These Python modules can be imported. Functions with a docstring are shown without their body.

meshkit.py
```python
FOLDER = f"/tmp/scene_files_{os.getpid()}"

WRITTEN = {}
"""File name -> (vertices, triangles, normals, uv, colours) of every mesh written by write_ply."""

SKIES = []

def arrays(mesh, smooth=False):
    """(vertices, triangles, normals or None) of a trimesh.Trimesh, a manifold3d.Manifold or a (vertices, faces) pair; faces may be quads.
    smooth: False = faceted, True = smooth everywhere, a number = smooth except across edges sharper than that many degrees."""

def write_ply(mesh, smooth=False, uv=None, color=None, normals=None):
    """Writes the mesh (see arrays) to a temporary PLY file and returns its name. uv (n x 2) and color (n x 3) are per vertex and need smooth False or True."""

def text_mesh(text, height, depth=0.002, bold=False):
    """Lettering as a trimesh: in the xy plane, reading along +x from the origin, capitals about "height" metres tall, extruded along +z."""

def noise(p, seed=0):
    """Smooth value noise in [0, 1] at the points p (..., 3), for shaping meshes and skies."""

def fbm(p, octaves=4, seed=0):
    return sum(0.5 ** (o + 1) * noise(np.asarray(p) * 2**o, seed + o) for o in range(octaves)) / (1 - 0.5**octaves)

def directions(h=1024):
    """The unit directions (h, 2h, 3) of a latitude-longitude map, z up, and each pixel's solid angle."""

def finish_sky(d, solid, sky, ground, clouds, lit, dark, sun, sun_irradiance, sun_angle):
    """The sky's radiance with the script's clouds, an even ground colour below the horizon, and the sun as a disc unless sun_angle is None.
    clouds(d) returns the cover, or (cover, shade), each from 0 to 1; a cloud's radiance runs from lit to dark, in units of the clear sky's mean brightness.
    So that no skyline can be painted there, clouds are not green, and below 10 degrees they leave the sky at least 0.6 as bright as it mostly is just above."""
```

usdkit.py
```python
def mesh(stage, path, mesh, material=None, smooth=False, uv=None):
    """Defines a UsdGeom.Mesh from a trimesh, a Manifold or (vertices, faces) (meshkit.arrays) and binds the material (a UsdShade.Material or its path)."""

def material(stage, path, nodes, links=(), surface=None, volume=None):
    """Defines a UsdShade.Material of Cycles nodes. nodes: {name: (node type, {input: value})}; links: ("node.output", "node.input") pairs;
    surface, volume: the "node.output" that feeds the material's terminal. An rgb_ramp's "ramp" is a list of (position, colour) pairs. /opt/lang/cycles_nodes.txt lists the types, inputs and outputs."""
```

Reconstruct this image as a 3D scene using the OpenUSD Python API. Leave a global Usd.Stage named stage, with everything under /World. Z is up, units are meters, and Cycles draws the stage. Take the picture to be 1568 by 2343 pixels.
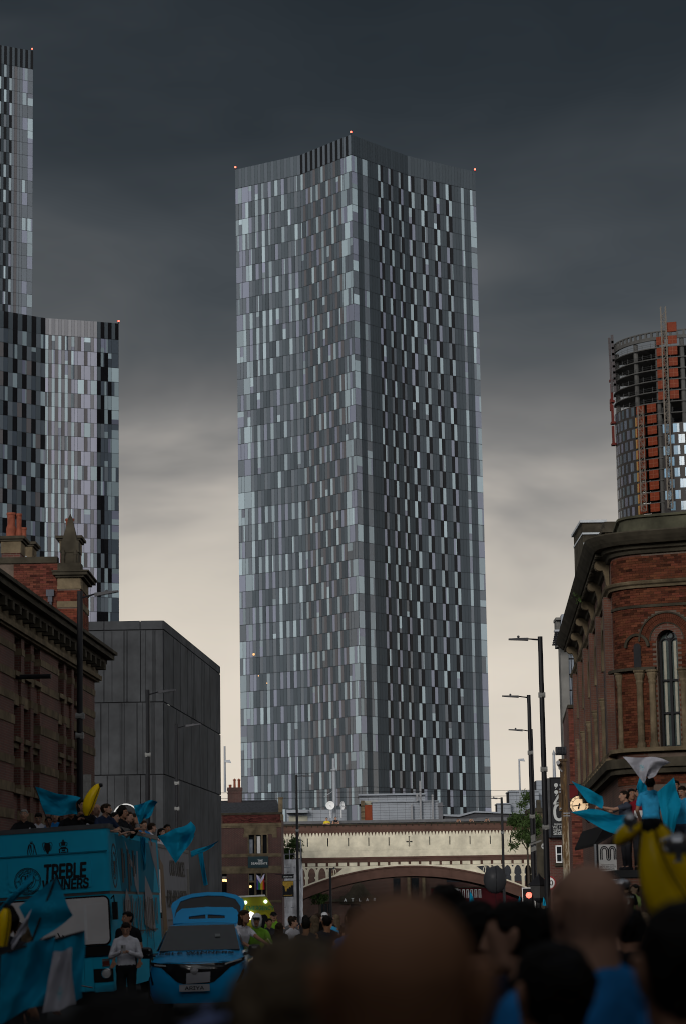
import math, random
import numpy as np, trimesh, usdkit, meshkit
from pxr import Usd, UsdGeom, UsdLux, UsdShade, Gf, Sdf, Vt
from manifold3d import Manifold, OpType
from shapely.geometry import Polygon, Point, box as sbox
from shapely.ops import unary_union
rng = random.Random(7)
nrg = np.random.default_rng(7)
stage = Usd.Stage.CreateInMemory()
UsdGeom.SetStageUpAxis(stage, UsdGeom.Tokens.z); UsdGeom.SetStageMetersPerUnit(stage, 1.0)
world = UsdGeom.Xform.Define(stage, '/World'); stage.SetDefaultPrim(world.GetPrim())
UsdGeom.Scope.Define(stage, '/World/Looks')
V = lambda *a: np.array(a, float)
# ------------------------------------------------------------------ camera
CAM = V(0, 0, 2.0); F = 5553.0; PITCH = math.atan(897 / F); ROLL = 0.0164
fw = V(0, math.cos(PITCH), math.sin(PITCH)); u0 = V(0, -math.sin(PITCH), math.cos(PITCH)); r0 = V(1, 0, 0)
up = u0 * math.cos(ROLL) + r0 * math.sin(ROLL); rt = r0 * math.cos(ROLL) - u0 * math.sin(ROLL)
cam = UsdGeom.Camera.Define(stage, '/World/camera')
m4 = Gf.Matrix4d(*[float(x) for x in [*rt, 0, *up, 0, *(-fw), 0, *CAM, 1]])
cam.AddTransformOp().Set(m4)
cam.CreateHorizontalApertureAttr(24.0); cam.CreateVerticalApertureAttr(24.0 * 1024 / 685); cam.CreateFocalLengthAttr(85.0)
cam.CreateClippingRangeAttr(Gf.Vec2f(0.2, 8000)); cam.CreateFStopAttr(3.4); cam.CreateFocusDistanceAttr(125.0)
cam.CreateExposureAttr(0.0)
# ------------------------------------------------------------------ sky and sun
SUN_EL, SUN_AZ = math.radians(16), math.radians(198)      # azimuth of the direction towards the sun, atan2(x, y): behind and a little left of the camera
SKYS = 0.1
dome = UsdLux.DomeLight.Define(stage, '/World/sky'); dome.GetPrim().SetCustomDataByKey('kind', 'structure')
def sky_material():
    k = 1 / SKYS
    bank = [(0.0, (.84, .74, .61)), (.075, (.74, .665, .57)), (.128, (.61, .555, .48)), (.152, (.49, .45, .40)), (.170, (.34, .318, .295)), (.190, (.21, .204, .197)), (.218, (.13, .129, .129)), (.245, (.085, .090, .094)), (.278, (.053, .060, .066)), (.31, (.036, .042, .047)), (.345, (.021, .026, .030)), (.38, (.014, .018, .021)), (.44, (.014, .018, .021)), (.55, (.06, .066, .075)), (.75, (.13, .137, .145)), (1, (.17, .18, .19))]
    nodes = {'tc': ('texture_coordinate', {}), 'sx': ('separate_xyz', {}),
      'sk': ('sky_texture', {'sky_type': 'single_scattering', 'sun_disc': False, 'sun_elevation': SUN_EL, 'sun_rotation': SUN_AZ, 'air_density': 1.0, 'aerosol_density': 2.0}),
      'mp': ('mapping', {'scale': (1.5, 1.5, 4.2)}), 'n1': ('noise_texture', {'scale': 3.4, 'detail': 4.0, 'roughness': .5, 'distortion': .3}),
      'mp2': ('mapping', {'scale': (2.8, 2.8, 6.0), 'location': (1.3, .4, .2)}), 'n2': ('noise_texture', {'scale': 3.1, 'detail': 6.0, 'roughness': .5, 'distortion': .6}),
      's1': ('math', {'math_type': 'multiply_add', 'value2': .15, 'value3': -.075}), 's2': ('math', {'math_type': 'multiply_add', 'value2': .06, 'value3': -.03}),
      'ad': ('math', {'math_type': 'add'}), 'ad2': ('math', {'math_type': 'add'}), 'ra': ('rgb_ramp', {'ramp': bank}),
      'kk': ('vector_math', {'math_type': 'scale', 'scale': k}),
      'bf': ('map_range', {'range_type': 'smoothstep', 'from_min': .62, 'from_max': -.45, 'to_min': 0.0, 'to_max': 1.0, 'clamp': True}), 'br': ('rgb_ramp', {'ramp': [(0, (1.40, 1.44, 1.46)), (.25, (1.36, 1.45, 1.52)), (.40, (.95, .95, .95)), (.55, (.5, .52, .54)), (.8, (.24, .25, .265)), (1, (.17, .18, .19))]}), 'bm': ('mix_color', {'blend_type': 'mix', 'use_clamp': False}),
      'mx': ('mix_color', {'blend_type': 'mix', 'fac': .97, 'use_clamp': False}), 'bg': ('background_shader', {'strength': SKYS})}
    return usdkit.material(stage, '/World/Looks/sky_clouds', nodes, [('tc.generated', 'sx.vector'), ('tc.generated', 'mp.vector'), ('tc.generated', 'mp2.vector'), ('mp.vector', 'n1.vector'), ('mp2.vector', 'n2.vector'),
      ('n1.fac', 's1.value1'), ('n2.fac', 's2.value1'), ('sx.z', 'ad.value1'), ('s1.value', 'ad.value2'), ('ad.value', 'ad2.value1'), ('s2.value', 'ad2.value2'), ('ad2.value', 'ra.fac'),
      ('sx.y', 'bf.value'), ('bf.result', 'bm.fac'), ('ra.color', 'bm.a'), ('ad2.value', 'br.fac'), ('br.color', 'bm.b'), ('bm.result', 'kk.vector1'), ('sk.color', 'mx.a'), ('kk.vector', 'mx.b'), ('mx.result', 'bg.color')], surface='bg.background')
UsdShade.MaterialBindingAPI.Apply(dome.GetPrim()).Bind(sky_material())
sun = UsdLux.DistantLight.Define(stage, '/World/sun'); sun.CreateNormalizeAttr(True); sun.CreateIntensityAttr(0.4); sun.CreateAngleAttr(14.0); sun.CreateColorAttr(Gf.Vec3f(1.0, .95, .88))
sd = V(math.sin(SUN_AZ) * math.cos(SUN_EL), math.cos(SUN_AZ) * math.cos(SUN_EL), math.sin(SUN_EL))
zz = sd; xx = np.cross(V(0, 0, 1), zz); xx /= np.linalg.norm(xx); yy = np.cross(zz, xx)
UsdGeom.Xformable(sun.GetPrim()).AddTransformOp().Set(Gf.Matrix4d(*[float(x) for x in [*xx, 0, *yy, 0, *zz, 0, 0, 0, 300, 1]]))
# ------------------------------------------------------------------ helpers
def ray(px, py): return fw + rt * ((px - 784) / F) + up * (-(py - 1171) / F)
def at(px, py, Y): d = ray(px, py); return CAM + d * (Y / d[1])
def atz(px, py, z): d = ray(px, py); return CAM + d * ((z - CAM[2]) / d[2])
def hz(px): return 2068 - (px - 784) * .0164
def ground_z(y): return .25 * max(0.0, min(1.0, 1 - y / 46.0)) - .008 * max(0.0, min(y, 150.0) - 60.0)
COUNT = {}
def numbered(parent, name):
    k = parent + '/' + name; n = COUNT.get(k, 0); COUNT[k] = n + 1
    return k if n == 0 else f'{k}_{n:03d}'
def pth(p): return '/World' if p is None else (p if isinstance(p, str) else str(p.GetPath()))
def tag(prim, label=None, cat=None, group=None, kind=None):
    for k, v in (('label', label), ('category', cat), ('group', group), ('kind', kind)):
        if v: prim.SetCustomDataByKey(k, v)
    return prim
def thing(name, label=None, cat=None, group=None, loc=(0, 0, 0), kind=None, yaw=None, scale=None):
    x = UsdGeom.Xform.Define(stage, numbered('/World', name))
    x.AddTranslateOp().Set(Gf.Vec3d(*map(float, loc)))
    if yaw is not None: x.AddRotateZOp().Set(float(math.degrees(yaw)))
    if scale is not None: x.AddScaleOp().Set(Gf.Vec3f(scale, scale, scale))
    p = tag(x.GetPrim(), label, cat, group, kind); ORG[str(p.GetPath())] = V(*loc) if yaw is None else None
    return p
ORG = {}
def copy_of(src, label, loc, yaw=0.0, scale=1.0, group=None, name=None):
    cd = src.GetCustomData()
    x = UsdGeom.Xform.Define(stage, numbered('/World', name or src.GetName().split('_0')[0]))
    x.GetPrim().GetReferences().AddInternalReference(src.GetPath()); x.GetPrim().SetInstanceable(True)
    x.ClearXformOpOrder()
    x.MakeMatrixXform().Set(Gf.Matrix4d().SetScale(scale) * Gf.Matrix4d().SetRotate(Gf.Rotation(Gf.Vec3d(0, 0, 1), math.degrees(yaw))) * Gf.Matrix4d().SetTranslate(Gf.Vec3d(*map(float, loc))))
    return tag(x.GetPrim(), label, cd['category'], group or cd.get('group'))
MATS = {}; TONED = set()
def M(name, col, rough=.6, metal=0.0, var=.12, scale=3.0, bump=0.0, tone=False, ior=1.5, emit=None, stretch=None, spec=.5, coat=0.0, var2=0.0, scale2=.4, trans=None):
    if name in MATS: return MATS[name]
    c = np.array(col, float)
    if spec == .5 and rough >= .35: spec = .10
    n = {'tc': ('texture_coordinate', {}), 'no': ('noise_texture', {'scale': scale, 'detail': 4.0, 'roughness': .6}),
         'mi': ('mix_color', {'blend_type': 'mix', 'a': tuple(c * (1 - var)), 'b': tuple(np.minimum(c * (1 + var), .95))}),
         'p': ('principled_bsdf', {'roughness': rough, 'metallic': metal, 'ior': ior, 'specular_ior_level': spec, 'coat_weight': coat, 'coat_roughness': .08})}
    l = [('no.fac', 'st.value')]
    n['st'] = ('map_range', {'from_min': .3, 'from_max': .7, 'to_min': 0.0, 'to_max': 1.0, 'clamp': True}); l.append(('st.result', 'mi.fac'))
    if stretch is not None:
        n['ma'] = ('mapping', {'scale': stretch}); l += [('tc.object', 'ma.vector'), ('ma.vector', 'no.vector')]
    else: l.append(('tc.object', 'no.vector'))
    out = 'mi.result'
    if var2:
        n['n3'] = ('noise_texture', {'scale': scale2, 'detail': 5.0, 'roughness': .65}); n['m3'] = ('map_range', {'from_min': .35, 'from_max': .68, 'to_min': 1 - var2, 'to_max': 1.0, 'clamp': True})
        n['v3'] = ('vector_math', {'math_type': 'scale'}); l += [('tc.object', 'n3.vector'), ('n3.fac', 'm3.value'), ('m3.result', 'v3.scale'), (out, 'v3.vector1')]; out = 'v3.vector'
    if tone:
        TONED.add('/World/Looks/' + name); n['at'] = ('attribute', {'attribute': 'tone'}); n['mt'] = ('mix_color', {'blend_type': 'multiply', 'fac': 1.0}); l += [('at.color', 'mt.a'), (out, 'mt.b')]; out = 'mt.result'
    l.append((out, 'p.base_color'))
    if bump:
        n['bn'] = ('noise_texture', {'scale': scale * 6, 'detail': 3.0}); n['bu'] = ('bump', {'strength': bump, 'distance': .02}); l += [('tc.object', 'bn.vector'), ('bn.fac', 'bu.height'), ('bu.normal', 'p.normal')]
    if emit is not None:
        n['p'][1].update(emission_color=tuple(emit[0]), emission_strength=float(emit[1]))
    surf = 'p.BSDF'
    if trans:
        n['tr'] = ('translucent_bsdf', {'color': tuple(c)}); n['mc'] = ('mix_closure', {'fac': trans}); l += [('p.BSDF', 'mc.closure1'), ('tr.BSDF', 'mc.closure2')]; surf = 'mc.closure'
    MATS[name] = usdkit.material(stage, '/World/Looks/' + name, n, l, surface=surf)
    return MATS[name]
def pane_mat(name, col=(.9, .95, .95), rough=.03):
    if name in MATS: return MATS[name]
    MATS[name] = usdkit.material(stage, '/World/Looks/' + name, {'t': ('transparent_bsdf', {'color': col}), 'g': ('glossy_bsdf', {'roughness': rough}), 'f': ('fresnel', {'IOR': 1.5}), 'm': ('mix_closure', {})},
        [('f.fac', 'm.fac'), ('t.BSDF', 'm.closure1'), ('g.BSDF', 'm.closure2')], surface='m.closure')
    return MATS[name]
QUADS = np.array([[0, 3, 2, 1], [4, 5, 6, 7], [0, 1, 5, 4], [1, 2, 6, 5], [2, 3, 7, 6], [3, 0, 4, 7]])
class Fr:
    """A local frame: origin O, axes S (along), N (outward), Z (up)."""
    def __init__(s, O, S, N=None, Z=(0, 0, 1)):
        s.O = np.array(O, float); s.S = np.array(S, float) / np.linalg.norm(S); s.Z = np.array(Z, float) / np.linalg.norm(Z)
        s.N = np.cross(s.S, s.Z) if N is None else np.array(N, float)
        s.N = s.N / np.linalg.norm(s.N)
    def p(s, a, n, z): return s.O + s.S * a + s.N * n + s.Z * z
    def tr(s, P): P = np.asarray(P, float); return s.O + P[:, :1] * s.S + P[:, 1:2] * s.N + P[:, 2:3] * s.Z
W0 = Fr((0, 0, 0), (1, 0, 0), (0, 1, 0))
class MB:
    def __init__(s): s.v = []; s.f = []; s.t = []; s.n = 0
    def add(s, v, f, tone=(1, 1, 1)):
        v = np.asarray(v, float); f = np.asarray(f, int)
        if f.shape[1] == 4: f = np.vstack([f[:, [0, 1, 2]], f[:, [0, 2, 3]]])
        s.v.append(v); s.f.append(f + s.n); s.n += len(v); s.t.append(np.broadcast_to(np.array(tone, float), (len(v), 3)))
        return s
    def mesh(s, m, tone=(1, 1, 1), fr=None):
        if hasattr(m, 'to_mesh'): mm = m.to_mesh(); v, f = np.array(mm.vert_properties[:, :3]), np.array(mm.tri_verts)
        else: v, f = np.array(m.vertices), np.array(m.faces)
        return s.add(fr.tr(v) if fr is not None else v, f, tone)
    def box(s, fr, a, b, n0, n1, z0, z1, tone=(1, 1, 1), ch=0.0):
        P = np.array([(a, n0, z0), (b, n0, z0), (b, n1, z0), (a, n1, z0), (a, n0, z1), (b, n0, z1), (b, n1, z1), (a, n1, z1)], float)
        return s.add(fr.tr(P), QUADS, tone)
    def hexa(s, P, tone=(1, 1, 1)): return s.add(P, QUADS, tone)
    def cyl(s, p0, p1, r0, r1=None, k=10, tone=(1, 1, 1)): return s.tube([p0, p1], [r0, r0 if r1 is None else r1], k, tone)
    def tube(s, pts, radii, k=8, tone=(1, 1, 1), cap=True):
        p = np.asarray(pts, float); radii = np.broadcast_to(np.asarray(radii, float), (len(p),))
        t = np.gradient(p, axis=0); t /= np.linalg.norm(t, axis=1, keepdims=True) + 1e-12
        ref = V(0, 0, 1) if abs(t[0][2]) < .9 else V(1, 0, 0)
        a = np.cross(t, ref); a /= np.linalg.norm(a, axis=1, keepdims=True) + 1e-12; b = np.cross(t, a)
        an = np.arange(k) * 2 * np.pi / k
        v = (p[:, None] + radii[:, None, None] * (np.cos(an)[None, :, None] * a[:, None] + np.sin(an)[None, :, None] * b[:, None])).reshape(-1, 3)
        i, j = np.meshgrid(np.arange(len(p) - 1), np.arange(k), indexing='ij')
        q = np.stack([i * k + j, i * k + (j + 1) % k, (i + 1) * k + (j + 1) % k, (i + 1) * k + j], -1).reshape(-1, 4)
        f = np.vstack([q[:, [0, 1, 2]], q[:, [0, 2, 3]]])
        if cap:
            n = len(v); v = np.vstack([v, p[0], p[-1]]); jj = np.arange(k); L = (len(p) - 1) * k
            f = np.vstack([f, np.stack([np.full(k, n), (jj + 1) % k, jj], 1), np.stack([np.full(k, n + 1), L + jj, L + (jj + 1) % k], 1)])
        return s.add(v, f[:, ::-1] if False else f, tone)
    def lathe(s, prof, fr, k=16, tone=(1, 1, 1)):
        """prof: (r, h) pairs turned about the frame's Z."""
        pr = np.array(prof, float); an = np.arange(k) * 2 * np.pi / k
        v = np.stack([np.outer(pr[:, 0], np.cos(an)), np.outer(pr[:, 0], np.sin(an)), np.repeat(pr[:, 1:2], k, 1)], -1).reshape(-1, 3)
        i, j = np.meshgrid(np.arange(len(pr) - 1), np.arange(k), indexing='ij')
        q = np.stack([i * k + j, i * k + (j + 1) % k, (i + 1) * k + (j + 1) % k, (i + 1) * k + j], -1).reshape(-1, 4)
        return s.add(fr.tr(v), q, tone)
    def prism(s, poly, fr, n0, n1, tone=(1, 1, 1), sub=None, fy=None):
        """poly in the frame's (S, Z) plane, thick from n0 to n1 along N."""
        if not isinstance(poly, Polygon) and not hasattr(poly, 'geoms'): poly = Polygon(poly)
        for g in getattr(poly, 'geoms', [poly]):
            if g.is_empty or g.area < 1e-7: continue
            m = trimesh.creation.extrude_polygon(g, n1 - n0, engine='earcut')
            if sub: v, f = trimesh.remesh.subdivide_to_size(m.vertices, m.faces, sub); m = trimesh.Trimesh(v, f)
            P = np.stack([m.vertices[:, 0], m.vertices[:, 2] + n0, m.vertices[:, 1]], 1)
            if fy: P[:, 1] += fy(P[:, 0], P[:, 2])
            s.add(fr.tr(P), np.array(m.faces)[:, ::-1], tone)
        return s
    def text(s, txt, h, fr, a, z, n, depth=.01, bold=True, shear=0.0, center=True, tone=(1, 1, 1), sx=1.0, fy=None):
        m = meshkit.text_mesh(txt, h, depth, bold); v = np.array(m.vertices); v[:, 0] += v[:, 1] * shear; v[:, 0] *= sx
        if center: v[:, 0] -= (v[:, 0].min() + v[:, 0].max()) / 2
        P = np.stack([v[:, 0] + a, v[:, 2] + n, v[:, 1] + z], 1)
        if fy: P[:, 1] += fy(P[:, 0], P[:, 2])
        return s.add(fr.tr(P), np.array(m.faces), tone)
    def build(s, name, mat, parent=None, smooth=False, label=None, cat=None, group=None, kind=None):
        if not s.v: return None
        v = np.vstack(s.v); f = np.vstack(s.f); path = numbered(pth(parent), name)
        o = ORG.get(pth(parent))
        if parent is not None and o is None:
            q = pth(parent).split('/'); o = ORG.get('/'.join(q[:3]))
        if o is not None: v = v - o
        prim = usdkit.mesh(stage, path, (v, f), mat, smooth=smooth)
        tone = np.vstack(s.t)
        if (smooth is False or smooth is True) and len(tone) == len(v):
            if (mat is not None and str(mat.GetPath()) in TONED) or np.ptp(tone, axis=0).max() + abs(tone[0] - 1).max() > 1e-6:
                UsdGeom.PrimvarsAPI(prim).CreatePrimvar('tone', Sdf.ValueTypeNames.Color3fArray, 'vertex').Set(Vt.Vec3fArray.FromNumpy(tone.astype(np.float32)))
        prim.CreateDoubleSidedAttr(True)
        return tag(prim.GetPrim(), label, cat, group, kind)
def each(mb, name, mat, parent, smooth=False, label=None):
    """Every piece added to mb becomes a part of its own."""
    o = 0
    for v, f, t in zip(mb.v, mb.f, mb.t):
        m = MB(); m.add(v, f - o, t); o += len(v); m.build(name, mat, parent, smooth, label)
def grid_faces(nu, nv):
    i, j = np.meshgrid(np.arange(nu - 1), np.arange(nv - 1), indexing='ij')
    return np.stack([i * nv + j, (i + 1) * nv + j, (i + 1) * nv + j + 1, i * nv + j + 1], -1).reshape(-1, 4)
def T(x): return (x, x, x)
# ------------------------------------------------------------------ ground, road, pavements
asphalt = M('asphalt', (.05, .05, .052), .85, var=.25, scale=1.5, bump=.3); paving = M('paving', (.16, .155, .15), .85, var=.2, scale=.8)
gy = [-60, 0, 46, 60, 150, 300, 1500, 5000]
def strip(name, x0, x1, dz, mat, kind='structure', ys=gy):
    b = MB(); v = []
    for y in ys: v += [(x0, y, ground_z(y) + dz), (x1, y, ground_z(y) + dz)]
    f = [(2 * i, 2 * i + 1, 2 * i + 3, 2 * i + 2) for i in range(len(ys) - 1)]
    return b.add(v, f).build(name, mat, None, kind=kind)
strip('ground', -3000, 3000, -.15, paving)
strip('road', -7.6, 6.9, -.02, asphalt, ys=[-60, 0, 46, 60, 150, 320])
def kerbed(name, x0, x1, side):
    b = MB()
    for y0, y1 in ((-60, 0), (0, 46), (46, 60), (60, 150), (150, 320)):
        P = [(x0, y0, ground_z(y0) - .1), (x1, y0, ground_z(y0) - .1), (x1, y1, ground_z(y1) - .1), (x0, y1, ground_z(y1) - .1)]
        b.hexa(P + [(x, y, z + .21) for x, y, z in P])
    return b.build(name, paving, None, kind='structure')
kerbed('pavement', -16, -7.6, 1); kerbed('pavement', 6.9, 14, 1)
b = MB()
for k in range(24): y = 50 + k * 6; b.hexa([V(x, yy, ground_z(yy) - z) for z in (.019, .015) for x, yy in ((-.45, y), (-.33, y), (-.33, y + 2), (-.45, y + 2))])
b.build('road_marking', M('road_paint', (.7, .7, .68), .7), None, kind='structure')
# ------------------------------------------------------------------ towers
glassm = M('tower_glass', (1, 1, 1), .10, var=.06, scale=.6, tone=True, ior=1.6); metalm = M('tower_metal', (1, 1, 1), .30, var=.05, scale=.4, tone=True, ior=1.45, spec=.14); darkm = M('dark_core', (.018, .02, .023), .6)
redlamp = M('red_lamp', (.5, .03, .01), .4, emit=((1, .10, .06), 6.0))
lampwarm = M('warm_lamp', (.5, .4, .2), .5, emit=((1, .55, .2), 3.0))
def plan(px, py, H): d = ray(px, py); P = CAM + d * ((H - 2.0) / d[2]); return P[:2]
PAL = {'win': (.25, .315, .345), 'wing': (.17, .215, .24), 'wind': (.045, .056, .070), 'lav': (.125, .135, .185), 'grey': (.078, .092, .108), 'mid': (.047, .058, .068), 'dark': (.026, .034, .041), 'black': (.003, .003, .004), 'brown': (.088, .083, .088), 'slate': (.062, .076, .088), 'pale': (.155, .155, .168), 'wpale': (.21, .21, .27)}  # panel greys and lavender sheen hold sky reflection in the base colour
def jit(c, a=.12): return tuple(np.array(PAL[c] if isinstance(c, str) else c) * (1 + nrg.normal(0, a)))
def pickwin(f, bright):
    r = rng.random()
    return 'win' if r < bright else ('wing' if r < bright + .28 else ('lav' if r < bright + .45 else 'wind'))
def tower(name, label, pts, planes, H, fh, nfl, top, lights, group):
    """pts: plan polygon, visible points first; planes: (i, j, columns, style)."""
    th = thing(name, label, 'tower', group)
    core = MB(); core.prism(Polygon(pts), Fr((0, 0, 0), (1, 0, 0), (0, 0, 1), (0, 1, 0)), 0, H - .05); core.build('core', darkm, th)
    bins = {'window_pane': [], 'facade_panel': []}
    for (i, j, nc, style) in planes:
        A, B = np.array(pts[i]), np.array(pts[j]); L = np.linalg.norm(B - A); S = (B - A) / L; fr = Fr((A[0], A[1], 0), (S[0], S[1], 0))
        if fr.N @ V(A[0], A[1], 0) > 0: fr.N = -fr.N
        w = L / nc
        for c in range(nc): bins['facade_panel'].append((fr, c * w, (c + 1) * w, H - top, H, style(None, c, nc), 0))
        for f in range(nfl):
            z1 = H - top - f * fh; z0 = z1 - fh
            if z1 < 4: break
            c = 0
            while c < nc:
                kind, span = style(f, c, nc)
                span = min(span, nc - c)
                win = kind.startswith('w') or kind == 'lav'
                bins['window_pane' if win else 'facade_panel'].append((fr, c * w, (c + span) * w, z0, z1, kind, span)); c += span
    for nm, L in bins.items():
        mat = glassm if nm == 'window_pane' else metalm
        L.sort(key=lambda e: -e[4]); rest = MB(); n = 0
        big = set(nrg.permutation(len(L))[:290].tolist())
        for q, (fr, a, b_, z0, z1, k, sp) in enumerate(L):
            mb = MB() if q in big else rest
            win = nm == 'window_pane'; o = .05 if win else .10; g = .035 if win else .022
            t = [nrg.uniform(-.012, .012) for _ in range(2)]
            c = jit(k, .05 if not win else .10)
            def pan(a, b_, z0, z1, c):
                P = np.array([(a, 0, z0), (b_, 0, z0), (b_, o + t[0], z0), (a, o - t[0], z0), (a, 0, z1), (b_, 0, z1), (b_, o + t[0] + t[1], z1), (a, o - t[0] + t[1], z1)], float)
                mb.add(fr.tr(P), QUADS[1:], c)
            if win and k in ('win', 'wing') and rng.random() < .5:      # a drawn blind or curtain over part of the pane
                m = a + (b_ - a) * rng.choice([.4, .55, .7]); lo, hi = jit(k, .15), jit('wind' if rng.random() < .5 else 'lav', .2)
                if rng.random() < .5: lo, hi = hi, lo
                if rng.random() < .3:
                    zm = z0 + (z1 - z0) * rng.uniform(.25, .7); pan(a + g, b_ - g, z0 + .05, zm, lo); pan(a + g, b_ - g, zm, z1 - .05, hi)
                else: pan(a + g, m, z0 + .05, z1 - .05, lo); pan(m, b_ - g, z0 + .05, z1 - .05, hi)
            else: pan(a + g, b_ - g, z0 + .04, z1 - .04, c)
            if q in big: mb.build(nm, mat, th)
        rest.build(nm + 's', mat, th, kind='stuff')
    for (x, y) in lights:
        l = MB(); l.mesh(trimesh.creation.icosphere(1, .19).apply_translation((x, y, H + .5))); l.build('obstruction_light', redlamp, th); l = MB(); l.cyl((x, y, H - .1), (x, y, H + .32), .08); l.build('light_stem', darkm, th)
    return th
# central tower
H1 = 143.0
q = [plan(x, y, H1) for x, y in ((538.4, 387.4), (687, 354.1), (801.9, 307), (930.2, 355.6), (1085.2, 392.3))]
back = q[0] + q[4] - q[2]; q1 = [q[0], q[1], q[2], q[3], q[4], tuple(back)]
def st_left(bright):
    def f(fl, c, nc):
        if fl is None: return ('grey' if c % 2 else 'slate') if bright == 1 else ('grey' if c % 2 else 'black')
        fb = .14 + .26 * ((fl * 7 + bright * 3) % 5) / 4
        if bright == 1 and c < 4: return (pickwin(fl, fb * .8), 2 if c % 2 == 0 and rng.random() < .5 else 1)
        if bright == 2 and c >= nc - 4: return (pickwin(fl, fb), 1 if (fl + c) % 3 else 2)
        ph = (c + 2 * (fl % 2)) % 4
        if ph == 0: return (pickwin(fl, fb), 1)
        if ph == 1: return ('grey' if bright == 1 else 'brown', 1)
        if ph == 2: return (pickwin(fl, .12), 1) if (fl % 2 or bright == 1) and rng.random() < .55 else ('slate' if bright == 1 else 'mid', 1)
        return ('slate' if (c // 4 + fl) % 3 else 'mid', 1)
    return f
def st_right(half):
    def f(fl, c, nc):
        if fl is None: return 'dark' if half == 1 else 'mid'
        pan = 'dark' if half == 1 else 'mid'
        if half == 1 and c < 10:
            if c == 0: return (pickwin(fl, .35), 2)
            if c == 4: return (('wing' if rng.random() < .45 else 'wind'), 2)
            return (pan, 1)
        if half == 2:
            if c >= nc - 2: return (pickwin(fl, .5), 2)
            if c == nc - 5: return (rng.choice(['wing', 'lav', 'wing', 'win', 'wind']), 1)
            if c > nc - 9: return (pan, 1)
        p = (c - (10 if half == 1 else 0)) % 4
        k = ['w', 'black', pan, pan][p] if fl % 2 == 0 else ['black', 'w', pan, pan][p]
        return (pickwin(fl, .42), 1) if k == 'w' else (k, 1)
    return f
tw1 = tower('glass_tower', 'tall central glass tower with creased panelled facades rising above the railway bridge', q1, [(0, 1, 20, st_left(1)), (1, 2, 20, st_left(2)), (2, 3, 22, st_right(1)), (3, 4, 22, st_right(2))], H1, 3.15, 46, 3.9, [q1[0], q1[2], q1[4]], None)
for px, py, i, j, r in ((581, 1497, 0, 1, .26), (592, 1546, 0, 1, .15), (611, 1563, 0, 1, .13), (931, 757, 3, 4, .17)):
    d = ray(px, py); A_, B_ = np.array(q1[i]), np.array(q1[j]); t_, s_ = np.linalg.solve(np.array([[d[0], -(B_ - A_)[0]], [d[1], -(B_ - A_)[1]]]), A_); l = MB(); l.mesh(trimesh.creation.icosphere(1, r).apply_translation(CAM + d * t_)); l.build('lit_window_lamp', M('window_lamp', (.4, .25, .1), .5, emit=((1, .5, .2), 1.1)), tw1)
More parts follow.
